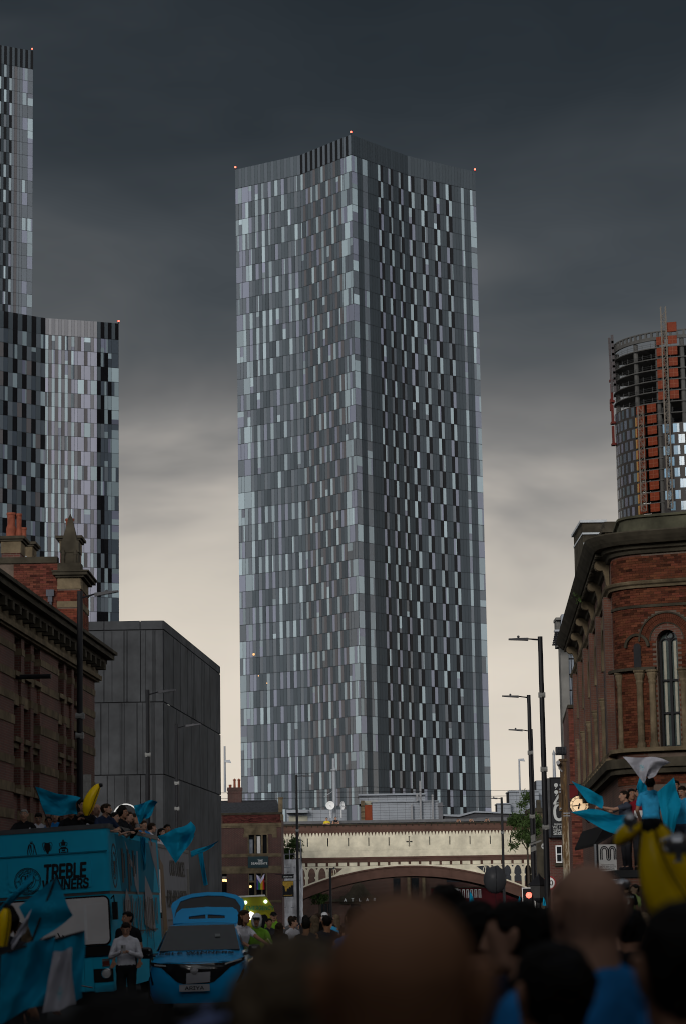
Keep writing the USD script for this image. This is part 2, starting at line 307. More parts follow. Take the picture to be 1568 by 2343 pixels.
# lower left tower
H2 = 124.0
q = [plan(x, y, H2) for x, y in ((-90, 694), (103.5, 727), (222, 735), (271.5, 739.3))]
q2 = [q[0], q[1], q[2], q[3], tuple(q[3] + V(-8, 34)), tuple(q[0] + V(0, 40))]
def n1(fl, c, nc):
    if fl is None: return 'black' if c % 2 else 'mid'
    ph = (c + 2 * (fl % 2)) % 4
    return [('grey', 1), ('wind' if rng.random() < .6 else 'wing', 1), ('brown' if rng.random() < .4 else 'mid', 1), ('black', 1)][ph]
def n2(fl, c, nc):  # middle bay: bright sky reflection put into its paler tones
    if fl is None: return (.21, .21, .225) if c % 2 else (.18, .18, .195)
    ph = (c + 2 * (fl % 2)) % 4
    if c > nc * .55: return ('wpale' if ph == 3 else ('brown' if ph == 2 and c < nc - 3 else 'pale'), 1) if ph else ('wpale' if fl % 3 else 'win', 2)
    return [('win', 1), ('brown', 1), ('win' if rng.random() < .5 else 'wpale', 1), ('pale', 1)][ph]
def n3(fl, c, nc):
    if fl is None: return 'black' if c % 2 else 'mid'
    if c == 0: return ('black' if fl % 2 else 'mid', 1)
    if c >= nc - 2: return (rng.choice(['wing', 'wind', 'wing', 'win']), 2)
    return (rng.choice(['wind', 'wing', 'black', 'grey']), 1)
tower('glass_tower', 'lower glass tower at left with sky reflection painted into its pale lavender middle bay, standing behind the brick pinnacle', q2, [(0, 1, 18, n1), (1, 2, 16, n2), (2, 3, 6, n3)], H2, 3.05, 40, 3.6, [q2[3]], None)
# tallest tower, cut by the left edge
H3 = 203.0
q = [plan(x, y, H3) for x, y in ((-170, 71), (61.5, 113.4), (75.8, 115.8))]
q3 = [q[0], tuple(q[0] * .1 + q[2] * .9), q[2], tuple(q[2] + V(-7, 30)), tuple(q[0] + V(0, 40))]
def s1(fl, c, nc):
    if fl is None: return 'black' if c % 2 else 'mid'
    if c >= nc - 8: return (rng.choice(['win', 'wing', 'wind', 'lav', 'wind']), 2) if c >= nc - 4 else ('brown' if c % 3 == 0 else 'wind', 1)
    ph = (c + 2 * (fl % 2)) % 4
    return [('dark', 1), (rng.choice(['win', 'lav', 'wind', 'wind', 'wing']), 1), ('mid', 1), ('black', 1)][ph]
tower('glass_tower', 'highest glass tower at the left edge of the picture, behind the lower one', q3, [(0, 2, 40, s1)], H3, 3.05, 62, 4.6, [tuple(q3[2] * .99 + np.array(q3[0]) * .01)], None)

# ------------------------------------------------------------------ added blocks, unseen beside and behind the camera, to shade the street
shade_brick = M('city_brick', (.10, .06, .045), .9, var=.25, scale=.3); cityw = M('city_window', (.02, .022, .025), .1)
def shade_block(label, x0, x1, y0, y1, h, face):
    t = thing('shade_block', label, 'building', loc=((x0 + x1) / 2, (y0 + y1) / 2, 0)); m = MB(); m.box(W0, x0, x1, y0, y1, -.2, h); m.build('wall', shade_brick, t)
    m = MB(); m.box(W0, x0 - .4, x1 + .4, y0 - .4, y1 + .4, h, h + .5); m.build('cornice', shade_brick, t); m = MB()
    L = (y1 - y0) if face in 'lr' else (x1 - x0)
    for i in range(int(L / 5)):
        for z in np.arange(4.5, h - 2, 4):
            if face == 'f': m.box(W0, x0 + 1.5 + i * 5, x0 + 3.5 + i * 5, y1, y1 + .05, z, z + 2.3)
            else: x = x1 if face == 'r' else x0; s = .05 if face == 'r' else -.05; m.box(W0, min(x, x + s), max(x, x + s), y0 + 1.5 + i * 5, y0 + 3.5 + i * 5, z, z + 2.3)
    m.build('windows', cityw, t, kind='stuff')
shade_block('tall added brick block unseen on the left, shading the street', -40, -13.5, -48, 17, 17, 'r'); shade_block('tall added brick block unseen on the right, shading the street', 11.5, 40, -48, 58, 17, 'l'); shade_block('broad added brick block unseen behind the camera, shading the street', -75, 75, -78, -50, 31, 'f')
# ------------------------------------------------------------------ masonry materials and builders
brickm = M('brick', (1, 1, 1), .85, var=.18, scale=9, tone=True, bump=.25); stonem = M('sandstone', (.15, .115, .072), .85, var=.25, scale=2.2, bump=.3, var2=.55, scale2=.9)
stonedk = M('sooty_stone', (.055, .047, .034), .9, var=.3, scale=1.5, bump=.3, var2=.5, scale2=.8); slatem = M('slate', (.035, .037, .042), .7, var=.3, scale=6, bump=.3); mortarm = M('mortar', (.10, .075, .06), .9, var=.2)
cladm = M('zinc_cladding', (.20, .215, .24), .45, var=.12, scale=.8, metal=.2); blackm = M('black_paint', (.012, .012, .014), .4); creamm = M('cream_paint', (.68, .62, .48), .6, var=.12, scale=1.1, var2=.30, scale2=.9); brownm = M('brown_paint', (.085, .045, .034), .6, var=.2, scale=1.2)
whitem = M('white_paint', (.72, .72, .72), .6, var=.06); panem = M('dark_pane', (.012, .014, .016), .06, var=.1); steelm = M('grey_steel', (.25, .26, .28), .4, metal=.4)
def brickwall_mat(name, c1, c2, mort=(.09, .07, .055)):
    n = {'tc': ('texture_coordinate', {}), 'se': ('separate_xyz', {}), 'ad': ('math', {'math_type': 'add'}), 'co': ('combine_xyz', {}), 'br': ('brick_texture', {'color1': c1, 'color2': c2, 'mortar': mort, 'scale': 1.0, 'mortar_size': .008, 'brick_width': .225, 'row_height': .075, 'bias': -.1}),
         'no': ('noise_texture', {'scale': .7, 'detail': 5.0}), 'm': ('map_range', {'from_min': .3, 'from_max': .7, 'to_min': .6, 'to_max': 1.15}), 'v': ('vector_math', {'math_type': 'scale'}), 'p': ('principled_bsdf', {'roughness': .88})}
    return usdkit.material(stage, '/World/Looks/' + name, n, [('tc.object', 'se.vector'), ('se.x', 'ad.value1'), ('se.y', 'ad.value2'), ('ad.value', 'co.x'), ('se.z', 'co.y'), ('co.vector', 'br.vector'), ('tc.object', 'no.vector'), ('no.fac', 'm.value'), ('m.result', 'v.scale'), ('br.color', 'v.vector1'), ('v.vector', 'p.base_color')], surface='p.BSDF')
wallred = brickwall_mat('brick_wall_red', (.095, .023, .014), (.062, .017, .012)); wallpub = brickwall_mat('brick_wall_dark_red', (.065, .018, .015), (.05, .015, .014)); wallor = brickwall_mat('brick_wall_orange', (.095, .031, .016), (.07, .023, .014))
wallunder = brickwall_mat('brick_wall_bridge_shade', (.060, .021, .013), (.045, .016, .011))  # darker brick: the shade under the bridge is put into the colour
def bricks(fn, s0, s1, z0, z1, th, c=(.15, .045, .03), limit=290, skip=None, name='brick', band=None):
    """Real bricks in stretcher bond on the surface fn(s) -> (Fr with S along the wall at s=0); the biggest ones single parts, the rest one joined part."""
    rest = MB(); k = 0; rows = int((z1 - z0) / .075)
    for r in range(rows):
        z = z0 + r * .075; s = s0 - (.1125 if r % 2 else 0)
        while s < s1:
            a, b_ = max(s, s0) + .004, min(s + .225, s1) - .004; s += .225
            if b_ - a < .03: continue
            m = (a + b_) / 2
            if skip and skip(m, z + .037): continue
            fr = fn(m); t = np.array(c) * (1 + nrg.normal(0, .2)) * np.array([1, 1 + nrg.normal(0, .06), 1])
            if nrg.random() < .12: t = t * .5
            mb = MB() if k < limit else rest
            h = (b_ - a) / 2; d = .018 + nrg.random() * .006
            P = fr.tr(np.array([(-h, 0, z + .004), (h, 0, z + .004), (h, d, z + .004), (-h, d, z + .004), (-h, 0, z + .071), (h, 0, z + .071), (h, d, z + .071), (-h, d, z + .071)]))
            mb.add(P, QUADS[1:], t)
            if k < limit: mb.build(name, brickm, th)
            k += 1
    rest.build(name + 's', brickm, th, kind='stuff')
def sweep(mb, pl, prof, tone=(1, 1, 1), close=True):
    """Sweeps the (n, z) profile along the plan polyline pl [(x, y, nx, ny)]."""
    pl = np.array(pl, float); pr = np.array(prof, float); n, k = len(pl), len(pr)
    v = np.stack([pl[:, None, 0] + pl[:, None, 2] * pr[None, :, 0], pl[:, None, 1] + pl[:, None, 3] * pr[None, :, 0], np.broadcast_to(pr[None, :, 1], (n, k))], -1).reshape(-1, 3)
    f = []
    for i in range(n - 1):
        for j in range(k if close else k - 1): f.append((i * k + j, i * k + (j + 1) % k, (i + 1) * k + (j + 1) % k, (i + 1) * k + j))
    mb.add(v, f, tone)
    if close and k == 4: mb.add(v, [(0, 1, 2, 3), ((n - 1) * k, (n - 1) * k + 3, (n - 1) * k + 2, (n - 1) * k + 1)], tone)
    return mb
def rect(n0, n1, z0, z1): return [(n0, z0), (n1, z0), (n1, z1), (n0, z1)]
# ------------------------------------------------------------------ left brick building
LO = V((209 - 784) * 85 / F, 85, 0); ldir = V((1040 - 784) / F, 1, 0); LF = Fr(LO, -ldir, (1, -ldir[0], 0))
zl = lambda y: at(209, y, 85)[2]
lb = thing('brick_warehouse', 'long soot-dark red brick building with stone bands along the left side of the street', 'building', loc=LO)
LEN = 66.0
b = MB(); b.box(LF, .0, LEN, -9, -.45, -1.2, zl(1520)); b.build('wall', wallred, lb)
wins = [3.2 + 7.7 * k + 1.6 * j for k in range(5) for j in range(3)]
rows_ = [(zl(1628), zl(1562)), (zl(1752), zl(1690)), (zl(1850), zl(1772))]
piers = []; prev = 0.0
for w in wins: piers.append((prev, w + .25)); prev = w + 1.35
piers.append((prev, LEN))
bands = [(1580, 1593), (1629, 1644), (1671, 1686), (1713, 1730), (1790, 1806), (1840, 1858), (1890, 1908), (1945, 1965)]
for a, c in piers:
    b = MB(); b.box(LF, a, c, -.45, 0, -1.2, zl(1548)); b.build('pier', wallred, lb)
    st = MB()
    for y0, y1 in bands:
        if c - a > 1 or nrg.random() > .25: st.box(LF, a - .01, c + .01, -.44, .025 if c - a < 1 else .032, zl(y1), zl(y0))
    each(st, 'stone_band', stonem, lb)
for w in wins:
    hd = MB(); sp = MB(); gl = MB()
    for z0, z1 in rows_:
        hd.box(LF, w + .25, w + 1.35, -.45, -.06, z1, z1 + .32); hd.box(LF, w + .25, w + 1.35, -.45, .06, z0 - .14, z0); hd.box(LF, w + .7, w + .8, -.45, -.2, z0, z1)
        gl.box(LF, w + .25, w + 1.35, -.44, -.40, z0, z1)
    for (za, zb) in ((rows_[1][1] + .32, rows_[0][0] - .14), (rows_[2][1] + .32, rows_[1][0] - .14), (-.1, rows_[2][0] - .14), (rows_[0][1] + .32, zl(1548))):
        sp.box(LF, w + .25, w + 1.35, -.45, -.09, za, zb)
    hd.build('window_surround', stonem, lb); each(gl, 'window_pane', panem, lb); each(sp, 'spandrel', wallred, lb)
b = MB()
b.box(LF, -.25, LEN, -.45, .10, zl(1545), zl(1527)); b.build('frieze', stonem, lb)
b = MB(); b.box(LF, -.3, LEN, -.44, .22, zl(1556), zl(1546)); b.box(LF, -.3, LEN, -.44, .13, zl(1560), zl(1556)); b.build('string_course', stonem, lb)
b = MB()
for k in range(46): b.box(LF, .1 + 1.1 * k, .42 + 1.1 * k, -.1, .42, zl(1534), zl(1518))
each(b, 'cornice_bracket', stonedk, lb)
b = MB(); b.box(LF, -.4, LEN, -.9, .38, zl(1518), zl(1508)); b.box(LF, -.6, LEN, -.9, .62, zl(1508), zl(1497)); b.box(LF, -.66, LEN, -.9, .72, zl(1497), zl(1490)); b.build('cornice', stonedk, lb)
b = MB()
for k in range(10): b.box(LF, 1.2 + 2.4 * k, 2.6 + 2.4 * k, -.8, .1, zl(1490), zl(1484))
each(b, 'parapet_block', stonedk, lb)
b = MB(); P = [LF.p(0, -.9, zl(1496)), LF.p(LEN, -.9, zl(1496)), LF.p(LEN, -9, zl(1496)), LF.p(0, -9, zl(1496)), LF.p(3, -4.5, zl(1380)), LF.p(LEN, -4.5, zl(1380)), LF.p(LEN, -4.8, zl(1380)), LF.p(3, -4.8, zl(1380))]; b.hexa(P).build('roof', slatem, lb)
# gable wall and turret at the far end
GF = Fr(at(30, 2070, 82.4) * V(1, 1, 0), (1, 0, 0), (0, -1, 0)); gz = lambda y: at(100, y, 82.4)[2]; gx = lambda x: at(x, 1500, 82.4)[0] - GF.O[0]
b = MB(); b.box(GF, -1.2, gx(132), -.35, -.012, zl(1500), gz(1288)); b.build('gable_wall', mortarm, lb)
b = MB(); b.box(GF, -1.2, gx(131), -.42, .07, gz(1288), gz(1274)); b.build('gable_coping', stonedk, lb)
bricks(lambda s: Fr(GF.p(s, -.012, 0), (1, 0, 0), (0, -1, 0)), gx(30), gx(131), zl(1500), gz(1289), lb, c=(.11, .034, .023), limit=150)
b = MB(); b.box(GF, gx(106), gx(124), .03, .16, gz(1365), gz(1350)); b.box(GF, gx(110), gx(120), .03, .14, gz(1378), gz(1365)); b.tube([GF.p(gx(116), .08, gz(1375)), GF.p(gx(116), .08, zl(1496))], .05); b.build('drainpipe', M('lead_grey', (.06, .065, .08), .5), lb)
tz = lambda y: at(157, y, 82.3)[2]; tx = lambda x: at(x, 1400, 82.3)[0]
TF = Fr((tx(131), 82.3, 0), (1, 0, 0), (0, -1, 0)); tw = tx(184) - tx(131); td = 2.6
b = MB(); b.box(TF, .012, tw - .012, -td, -.012, zl(1500), tz(1340)); b.build('turret_core', mortarm, lb)
segs = [(1515, 1478, 'b'), (1478, 1450, 'b'), (1450, 1432, 's'), (1432, 1389, 'b'), (1389, 1375, 's'), (1375, 1347, 'b'), (1347, 1340, 's')]
for y0, y1, k in segs:
    if k == 's':
        b = MB(); b.box(TF, -.012, tw + .02, -td - .01, .014, tz(y0), tz(y1)); b.build('turret_band', stonem, lb)
    else:
        bricks(lambda s: Fr(TF.p(s, -.012, 0), (1, 0, 0), (0, -1, 0)), 0, tw, tz(y0), tz(y1), lb, c=(.125, .034, .02), limit=40)
        bricks(lambda s: Fr(TF.p(tw - .012, -s, 0), (0, 1, 0), (1, 0, 0)), 0, td, tz(y0), tz(y1), lb, c=(.125, .034, .02), limit=0)
b = MB(); b.box(TF, .0, tw, -td, .0, tz(1340), tz(1321)); b.build('turret_frieze', stonem, lb)
b = MB(); b.box(TF, -.06, tw + .12, -td - .1, .1, tz(1321), tz(1316)); b.box(TF, -.14, tw + .24, -td - .2, .2, tz(1316), tz(1309)); b.box(TF, -.17, tw + .30, -td - .26, .25, tz(1309), tz(1305.5)); b.build('turret_cornice', stonedk, lb)
b = MB(); b.box(TF, tw - .15, tw + .12, -td, -td + .5, tz(1305), tz(1293)); b.build('turret_corner_block', stonedk, lb)
cx = (tx(158) - TF.O[0]); hw = lambda px: px * 82.3 / F / 2
b = MB(); b.box(TF, cx - hw(52), cx + hw(52), -.8, -.02, tz(1305.5), tz(1287)); b.build('pinnacle_plinth', stonedk, lb)
b = MB(); b.box(TF, cx - hw(40), cx + hw(40), -.7, -.1, tz(1287), tz(1262)); b.box(TF, cx - hw(44), cx + hw(44), -.73, -.07, tz(1262), tz(1257)); b.box(TF, cx - hw(42), cx + hw(42), -.72, -.08, tz(1257), tz(1236))
for d in (-14, 14):
    for (r0, r1, y0, y1) in ((.05, .05, 1287, 1268), (.07, .05, 1268, 1258)): b.cyl(TF.p(cx + d * 82.3 / F, -.07, tz(y0)), TF.p(cx + d * 82.3 / F, -.07, tz(y1)), r0, r1)
b.build('pinnacle_pedestal', stonedk, lb)
b = MB(); q, r = hw(34), hw(10); P = [TF.p(cx - q, -.1, tz(1236)), TF.p(cx + q, -.1, tz(1236)), TF.p(cx + q, -.62, tz(1236)), TF.p(cx - q, -.62, tz(1236)), TF.p(cx - r, -.29, tz(1183)), TF.p(cx + r, -.29, tz(1183)), TF.p(cx + r, -.43, tz(1183)), TF.p(cx - r, -.43, tz(1183))]
b.hexa(P); P2 = [p for p in P[4:]]; b.hexa(P2 + [TF.p(cx, -.36, tz(1172)) + V(dx, dy, 0) for dx, dy in ((-.01, -.01), (.01, -.01), (.01, .01), (-.01, .01))]); b.build('obelisk', stonedk, lb)
# chimneys of the left building
terra = M('terracotta', (.17, .05, .03), .8, var=.25, scale=5, bump=.3)
def chimney(name, x0, x1, y_top, y_bot, Y, pots, th, label=None):
    fr = Fr((at(x0, 1500, Y)[0], Y, 0), (1, 0, 0), (0, -1, 0)); z = lambda y: at((x0 + x1) / 2, y, Y)[2]; w = at(x1, 1500, Y)[0] - fr.O[0]
    b = MB(); hgt = z(y_top) - z(y_bot); b.box(fr, 0, w, -1.2, 0, z(y_bot), z(y_top)); b.build('chimney_stack', wallred, th)
    b = MB()
    for k in range(2): b.box(fr, -.015, w + .015, -1.22, .02, z(y_bot) + hgt * (.25 + .3 * k), z(y_bot) + hgt * (.36 + .3 * k))
    b.box(fr, -.02, w + .02, -1.22, .03, z(y_top) - .42, z(y_top)); b.build('chimney_band', stonem, th)
    b = MB(); b.box(fr, -.09, w + .09, -1.3, .09, z(y_top), z(y_top) + .07); b.box(fr, -.17, w + .17, -1.36, .17, z(y_top) + .07, z(y_top) + .17); b.build('chimney_cap', stonedk, th)
    for (px, py0, py1, wpx) in pots:
        r = wpx * Y / F / 2; b = MB(); b.lathe([(r * 1.15, z(y_top) + .15), (r * 1.2, z(py0) - .15), (r * .9, z(py0)), (r * .92, z(py1) - .1), (r * 1.1, z(py1) - .07), (r * 1.1, z(py1)), (r * .8, z(py1)), (r * .8, z(py1) - .2)], Fr((at(px, 1200, Y)[0], Y + .4, 0), (1, 0, 0), (0, 1, 0)), 14); b.build('chimney_pot', terra, th)
chimney('chimney', 2, 45, 1238, 1480, 83.5, [(22, 1196, 1169, 20), (40, 1206, 1171, 13)], lb)
chimney('chimney', 46, 72, 1250, 1480, 92, [(51, 1225, 1203, 14)], lb)
chimney('chimney', 137, 178, 1236, 1480, 91, [(157, 1206, 1183, 20)], lb)
b = MB(); P = [at(44, 1272, 90), at(80, 1274, 90), at(80, 1300, 90), at(44, 1300, 90)]; b.hexa([P[3], P[2], P[2] + V(0, 4, 0), P[3] + V(0, 4, 0), at(44, 1262, 90), at(60, 1272, 90), at(60, 1272, 90) + V(0, 4, 0), at(44, 1262, 90) + V(0, 4, 0)]); b.build('lead_roof', cladm, lb)
b = MB(); p0 = at(38, 1547, 70); b.cyl(p0 + V(-1, .3, 0), at(117, 1547, 70), .07); b.build('flag_bracket', blackm, lb)
sg = thing('white_board', 'tall rust-stained white board fixed at the far corner of the left brick building', 'board', loc=at(196, 1900, 81))
p = at(187, 1772, 81); p2 = at(208, 1966, 81); b = MB(); b.box(W0, p[0], p2[0], 81, 81.08, p2[2], p[2]); b.build('panel', M('stained_white', (.38, .37, .35), .7, var=.25, scale=2, var2=.6, scale2=1.6), sg)
b = MB(); b.box(W0, p[0] - .03, p2[0] + .05, 80.97, 81.1, at(196, 1868, 81)[2], at(196, 1865, 81)[2]); b.box(W0, p2[0], p2[0] + .12, 80.99, 81.1, p2[2], at(200, 1835, 81)[2]); b.build('frame', M('rust', (.12, .05, .025), .85, var=.35, scale=4), sg)
# ------------------------------------------------------------------ grey concrete building
conc = M('concrete', (.052, .054, .058), .85, var=.16, scale=.5, bump=.25, var2=.45, scale2=.45); concd = M('joint_dark', (.02, .02, .022), .9)
CO = at(376, 2060, 125) * V(1, 1, 0); cdir = V((1140 - 784) / F, 1, 0); cdir /= np.linalg.norm(cdir)
cb = thing('concrete_block', 'windowless dark grey concrete panelled building behind the left street lamps', 'building', loc=CO)
zc = lambda y: at(376, y, 125)[2]
CL = Fr(CO, (-1, 0, 0), (0, -1, 0)); CR = Fr(CO, cdir, (1, -cdir[0], 0)); CLEN = 125 * ((1140 - 376) / (1140 - 504)) - 125
b = MB(); Q = [CO + V(-.05, .06, 0), CO + V(-30, .06, 0), CO + V(-30, CLEN, 0), CO + cdir * CLEN + V(-.06, 0, 0)]
b.hexa([p + V(0, 0, -.1) for p in Q] + [p + V(0, 0, zc(1421)) for p in Q]); b.build('core', concd, cb)
lv = [zc(1771.5), zc(1605.5), zc(1440), zc(1418)]; levels = [(0, lv[0]), (lv[0], lv[1]), (lv[1], lv[2]), (lv[2], lv[3])]
cl = lambda cpx: (376 - (194.4 + cpx * .2441)) * 125 / F     # s on the left face of a crop pixel
def crs(px): return 125 * ((1140 - 376) / (1140 - px)) - 125
Lj = [[528, 217], [497, 158], [530, 187], [528, 187]]; Rg = [[775, 900, 975, 1080, 1150, 1235], [780, 860, 920, 995, 1075, 1145, 1215], [835, 897, 962, 1005, 1018, 1032, 1095, 1108, 1120, 1172, 1230, 1242, 1254], [825, 890, 955, 1030, 1110, 1170, 1225]]
for k, (z0, z1) in enumerate(levels):
    ed = [0.0] + [cl(c) for c in Lj[k]] + [14.0]
    for a, c in zip(ed[:-1], ed[1:]):
        b = MB(); s = a + .02; w = c - .02
        gr = sorted({a + (c - a) * f for f in ((.35, .39, .43, .47, .78) if k != 3 else ())})
        for g in gr: b.box(CL, s, g - .01, -.05, .03 + nrg.random() * .004, z0 + .03, z1 - .03); s = g + .01
        b.box(CL, s, w, -.05, .032, z0 + .03, z1 - .03); b.build('concrete_panel', conc, cb)
    ed = [0.0] + [crs(194.4 + c * .2441) for c in Rg[k]] + [CLEN]
    for a, c in zip(ed[:-1], ed[1:]):
        g = .05 if k in (0, 3) else .12
        if c - a < .35 + g: g = .08
        b = MB(); b.box(CR, a + g, c - g * .4, -.3, .03, z0 + .03, z1 - .03); b.build('concrete_panel', conc, cb)
b = MB()
for k in range(4): b.box(CR, crs(386), crs(391), -.1, -.01, lv[0] + .4 + k * (lv[1] - lv[0]) / 4.2, lv[0] + .4 + (k + .92) * (lv[1] - lv[0]) / 4.2)
each(b, 'slot_window', M('slot_glass', (.22, .26, .25), .1), cb)
b = MB()
for x in (440, 452, 463, 476, 487, 498): b.box(CR, crs(x), crs(x + 3), -.2, .02, .3, zc(1860 + (x - 440) * .3))
each(b, 'ground_window', M('dim_glass', (.16, .13, .08), .15, var=.4, scale=.6), cb)
sgn = thing('arched_sign', 'dark arched sign with a white rim behind the bus passengers', 'sign', loc=at(288, 1860, 118))
pc = at(288, 1868, 118); fr = Fr(pc, (1, 0, 0), (0, -1, 0)); R = .62
arc = [(R * math.cos(t), R * math.sin(t)) for t in np.linspace(0, math.pi, 24)]; inn = [(.9 * x, .9 * y) for x, y in arc]
b = MB(); b.prism(Polygon(arc + inn[::-1]), fr, 0, .06); b.build('rim', whitem, sgn)
b = MB(); b.prism(Polygon(inn + [(-.56, -2.0), (.56, -2.0)]), fr, 0, .03); b.build('board', blackm, sgn)
b = MB(); b.box(fr, -.26, .24, .03, .035, -.25, .2); b.build('poster', whitem, sgn)
b = MB(); b.text('D', .2, fr, .0, -.1, .035, .004); b.build('lettering', blackm, sgn)
b = MB(); b.cyl(fr.p(0, -.03, -8), fr.p(0, -.03, -1.9), .06); b.build('post', blackm, sgn)
# ------------------------------------------------------------------ pub
PY = 180.0
def pp(px, py, Y=PY): return at(px, py, Y)
def cxx(c, r): return (486 + c * .2371, 1687 + r * .2371)      # crop -> picture
pubL = thing('pub', 'dark red brick pub with stone window frames left of the railway bridge', 'pub', loc=pp(575, 2060) * V(1, 1, 0))
PFr = Fr((pp(508, 2060)[0], PY, 0), (1, 0, 0), (0, -1, 0))
def pxz(c, r): q = pp(*cxx(c, r)); return q[0] - PFr.O[0], q[2]
def pbox(mb, c0, c1, r0, r1, n0=0.0, n1=.1, tone=(1, 1, 1)):
    a, zt = pxz(c0, r0); b_, zb = pxz(c1, r1); mb.box(PFr, a, b_, n0, n1, zb, zt, tone)
a0, zt = pxz(-60, 735); a1, _ = pxz(664, 735)
a1b = a1 + .18
hole = [pxz(347, 1120) + pxz(530, 940), pxz(350, 1532) + pxz(520, 1312), pxz(92, 1500) + pxz(138, 1318)]
wall = sbox(a0, -.1, a1, zt - .05)
for h in hole: wall = wall.difference(sbox(h[0], h[1], h[2], h[3]))
b = MB(); b.prism(wall, PFr, -.3, 0); b.box(PFr, a0, a1 - .31, -8, -.31, -1.2, zt - .05); P = [PFr.p(a1, 0, -.1), PFr.p(a1 + .0, -.3, -.1), PFr.p(a1 + .22, -6, -.1), PFr.p(a1 + .2, -6, -.1)]
b.build('wall', wallpub, pubL)
b = MB(); b.box(Fr(PFr.p(a1 - .3, -.31, 0), (0, 1, 0), (1, 0, 0)), 0, 6, 0, .3, -1.2, zt - .05); b.build('side_wall', wallpub, pubL)
b = MB()
for (r0, r1, n) in ((835, 848, .10), (848, 866, .06), (1130, 1150, .05), (1250, 1308, .04), (1580, 1592, .05)): pbox(b, -60, 668, r0, r1, -.02, n)
each(b, 'stone_band', stonem, pubL)
b = MB(); pbox(b, 305, 620, 872, 932, -.02, .05); pbox(b, 300, 345, 934, 965, -.02, .06); pbox(b, 575, 622, 934, 965, -.02, .06); each(b, 'stone_block', stonem, pubL)
b = MB()
for (c0, c1, r0, r1, mull) in ((347, 530, 938, 1122, (402, 424, 468, 486)), (350, 520, 1310, 1532, (403, 424, 468, 484))):
    pbox(b, c0 - 6, c0 + 4, r0, r1, -.25, .05); pbox(b, c1 - 6, c1 + 10, r0, r1, -.25, .05); pbox(b, mull[0], mull[1], r0, r1, -.25, .03); pbox(b, mull[2], mull[3], r0, r1, -.25, .03); pbox(b, c0 - 10, c1 + 14, r1, r1 + 12, -.1, .09)
pbox(b, 347, 530, 930, 940, -.25, .055); pbox(b, 350, 520, 1383, 1398, -.25, .02)
each(b, 'stone_mullion', stonem, pubL)
b = MB(); pbox(b, 347, 530, 938, 1122, -.29, -.24); pbox(b, 350, 520, 1310, 1532, -.29, -.24); pbox(b, 92, 138, 1318, 1500, -.29, -.24); each(b, 'window_pane', panem, pubL)
curt = M('net_curtain', (.22, .24, .28), .7, var=.35, scale=3)
b = MB(); pbox(b, 352, 388, 985, 1118, -.235, -.23); pbox(b, 355, 385, 1330, 1380, -.235, -.23); pbox(b, 430, 466, 1335, 1378, -.235, -.23); pbox(b, 92, 136, 1340, 1362, -.235, -.23); each(b, 'net_curtain', curt, pubL)
b = MB(); pbox(b, 428, 462, 950, 1118, -.23, -.20); pbox(b, 434, 456, 957, 1110, -.199, -.19); b.v.pop(); b.f.pop(); b.t.pop(); b.n -= 8; each(b, 'open_sash', whitem, pubL)
b = MB()
for (c, r) in ((104, 1380), (118, 1378), (130, 1382), (366, 1440)): x, z = pxz(c, r); b.mesh(trimesh.creation.icosphere(1, .09).apply_translation(PFr.p(x, -.2, z)))
each(b, 'window_lamp', lampwarm, pubL)
b = MB(); pbox(b, -60, 672, 733, 742, -.5, .1); each(b, 'parapet_coping', stonedk, pubL)
bricks(lambda s: Fr(PFr.p(s, 0, 0), (1, 0, 0), (0, -1, 0)), pxz(92, 0)[0], a1, pxz(0, 833)[1], zt - .05, pubL, c=(.075, .022, .019), limit=150)
b = MB(); P = [PFr.p(a0, -.3, zt), PFr.p(a1 - .2, -.3, zt), PFr.p(a1 - .2, -5, zt), PFr.p(a0, -5, zt), *(PFr.p(x, -2.4, pxz(0, 607)[1]) for x in (a0 - 1, a1 - .35)), *(PFr.p(x, -2.6, pxz(0, 607)[1]) for x in (a1 - .35, a0 - 1))]; b.hexa(P); b.build('roof', slatem, pubL)
b = MB(); b.box(PFr, a0, a1 - .4, -2.7, -2.3, pxz(0, 608)[1], pxz(0, 600)[1]); b.build('ridge_tiles', slatem, pubL)
b = MB(); pbox(b, 635, 676, 590, 735, -.7, -.2); pbox(b, 630, 680, 577, 590, -.75, -.15); pbox(b, 640, 672, 715, 735, -.19, .05); pbox(b, 655, 684, 742, 800, -.25, .12); each(b, 'gable_pier', stonem, pubL)
b = MB(); pbox(b, 132, 268, 500, 640, -3.4, -2.2); b.build('chimney', wallpub, pubL)
b = MB(); pbox(b, 128, 271, 470, 500, -3.45, -2.15); pbox(b, 128, 271, 520, 527, -3.43, -2.17); each(b, 'chimney_band', wallpub, pubL)
for c, w, r0 in ((155, 30, 437), (198, 26, 377), (241, 26, 377)):
    x, z0 = pxz(c, 470); _, z1 = pxz(c, r0); r = w * .2371 * PY / F / 2; b = MB(); hh = z1 - z0
    b.lathe([(r, z0 - .1), (r * .85, z1 - hh * .25), (r * 1.25, z1 - hh * .22), (r * 1.25, z1 - hh * .12), (r * .7, z1 - hh * .1), (.01, z1)], Fr(PFr.p(x, -2.7, 0), (1, 0, 0), (0, 1, 0)), 12); b.build('chimney_pot', terra, pubL)
s_ = thing('pub_sign', 'dark teal sign board reading THE DEANSGATE on the pub front', 'sign', loc=pp(590, 1970))
b = MB(); pbox(b, 343, 540, 1150, 1256, .06, .11); b.build('board', M('teal_board', (.020, .038, .044), .5), s_)
b = MB(); x, z = pxz(462, 1200); b.text('THE', .145, PFr, x, z, .112, .01); x, z = pxz(453, 1226); b.text('DEANSGATE', .145, PFr, x, z, .112, .01, sx=1.0); b.build('lettering', M('letter_white', (.55, .55, .55), .6), s_)
hs = thing('hanging_sign', 'hanging pub sign with a golden upper half on a bracket beside the pub corner', 'sign', loc=pp(659, 2030, 178))
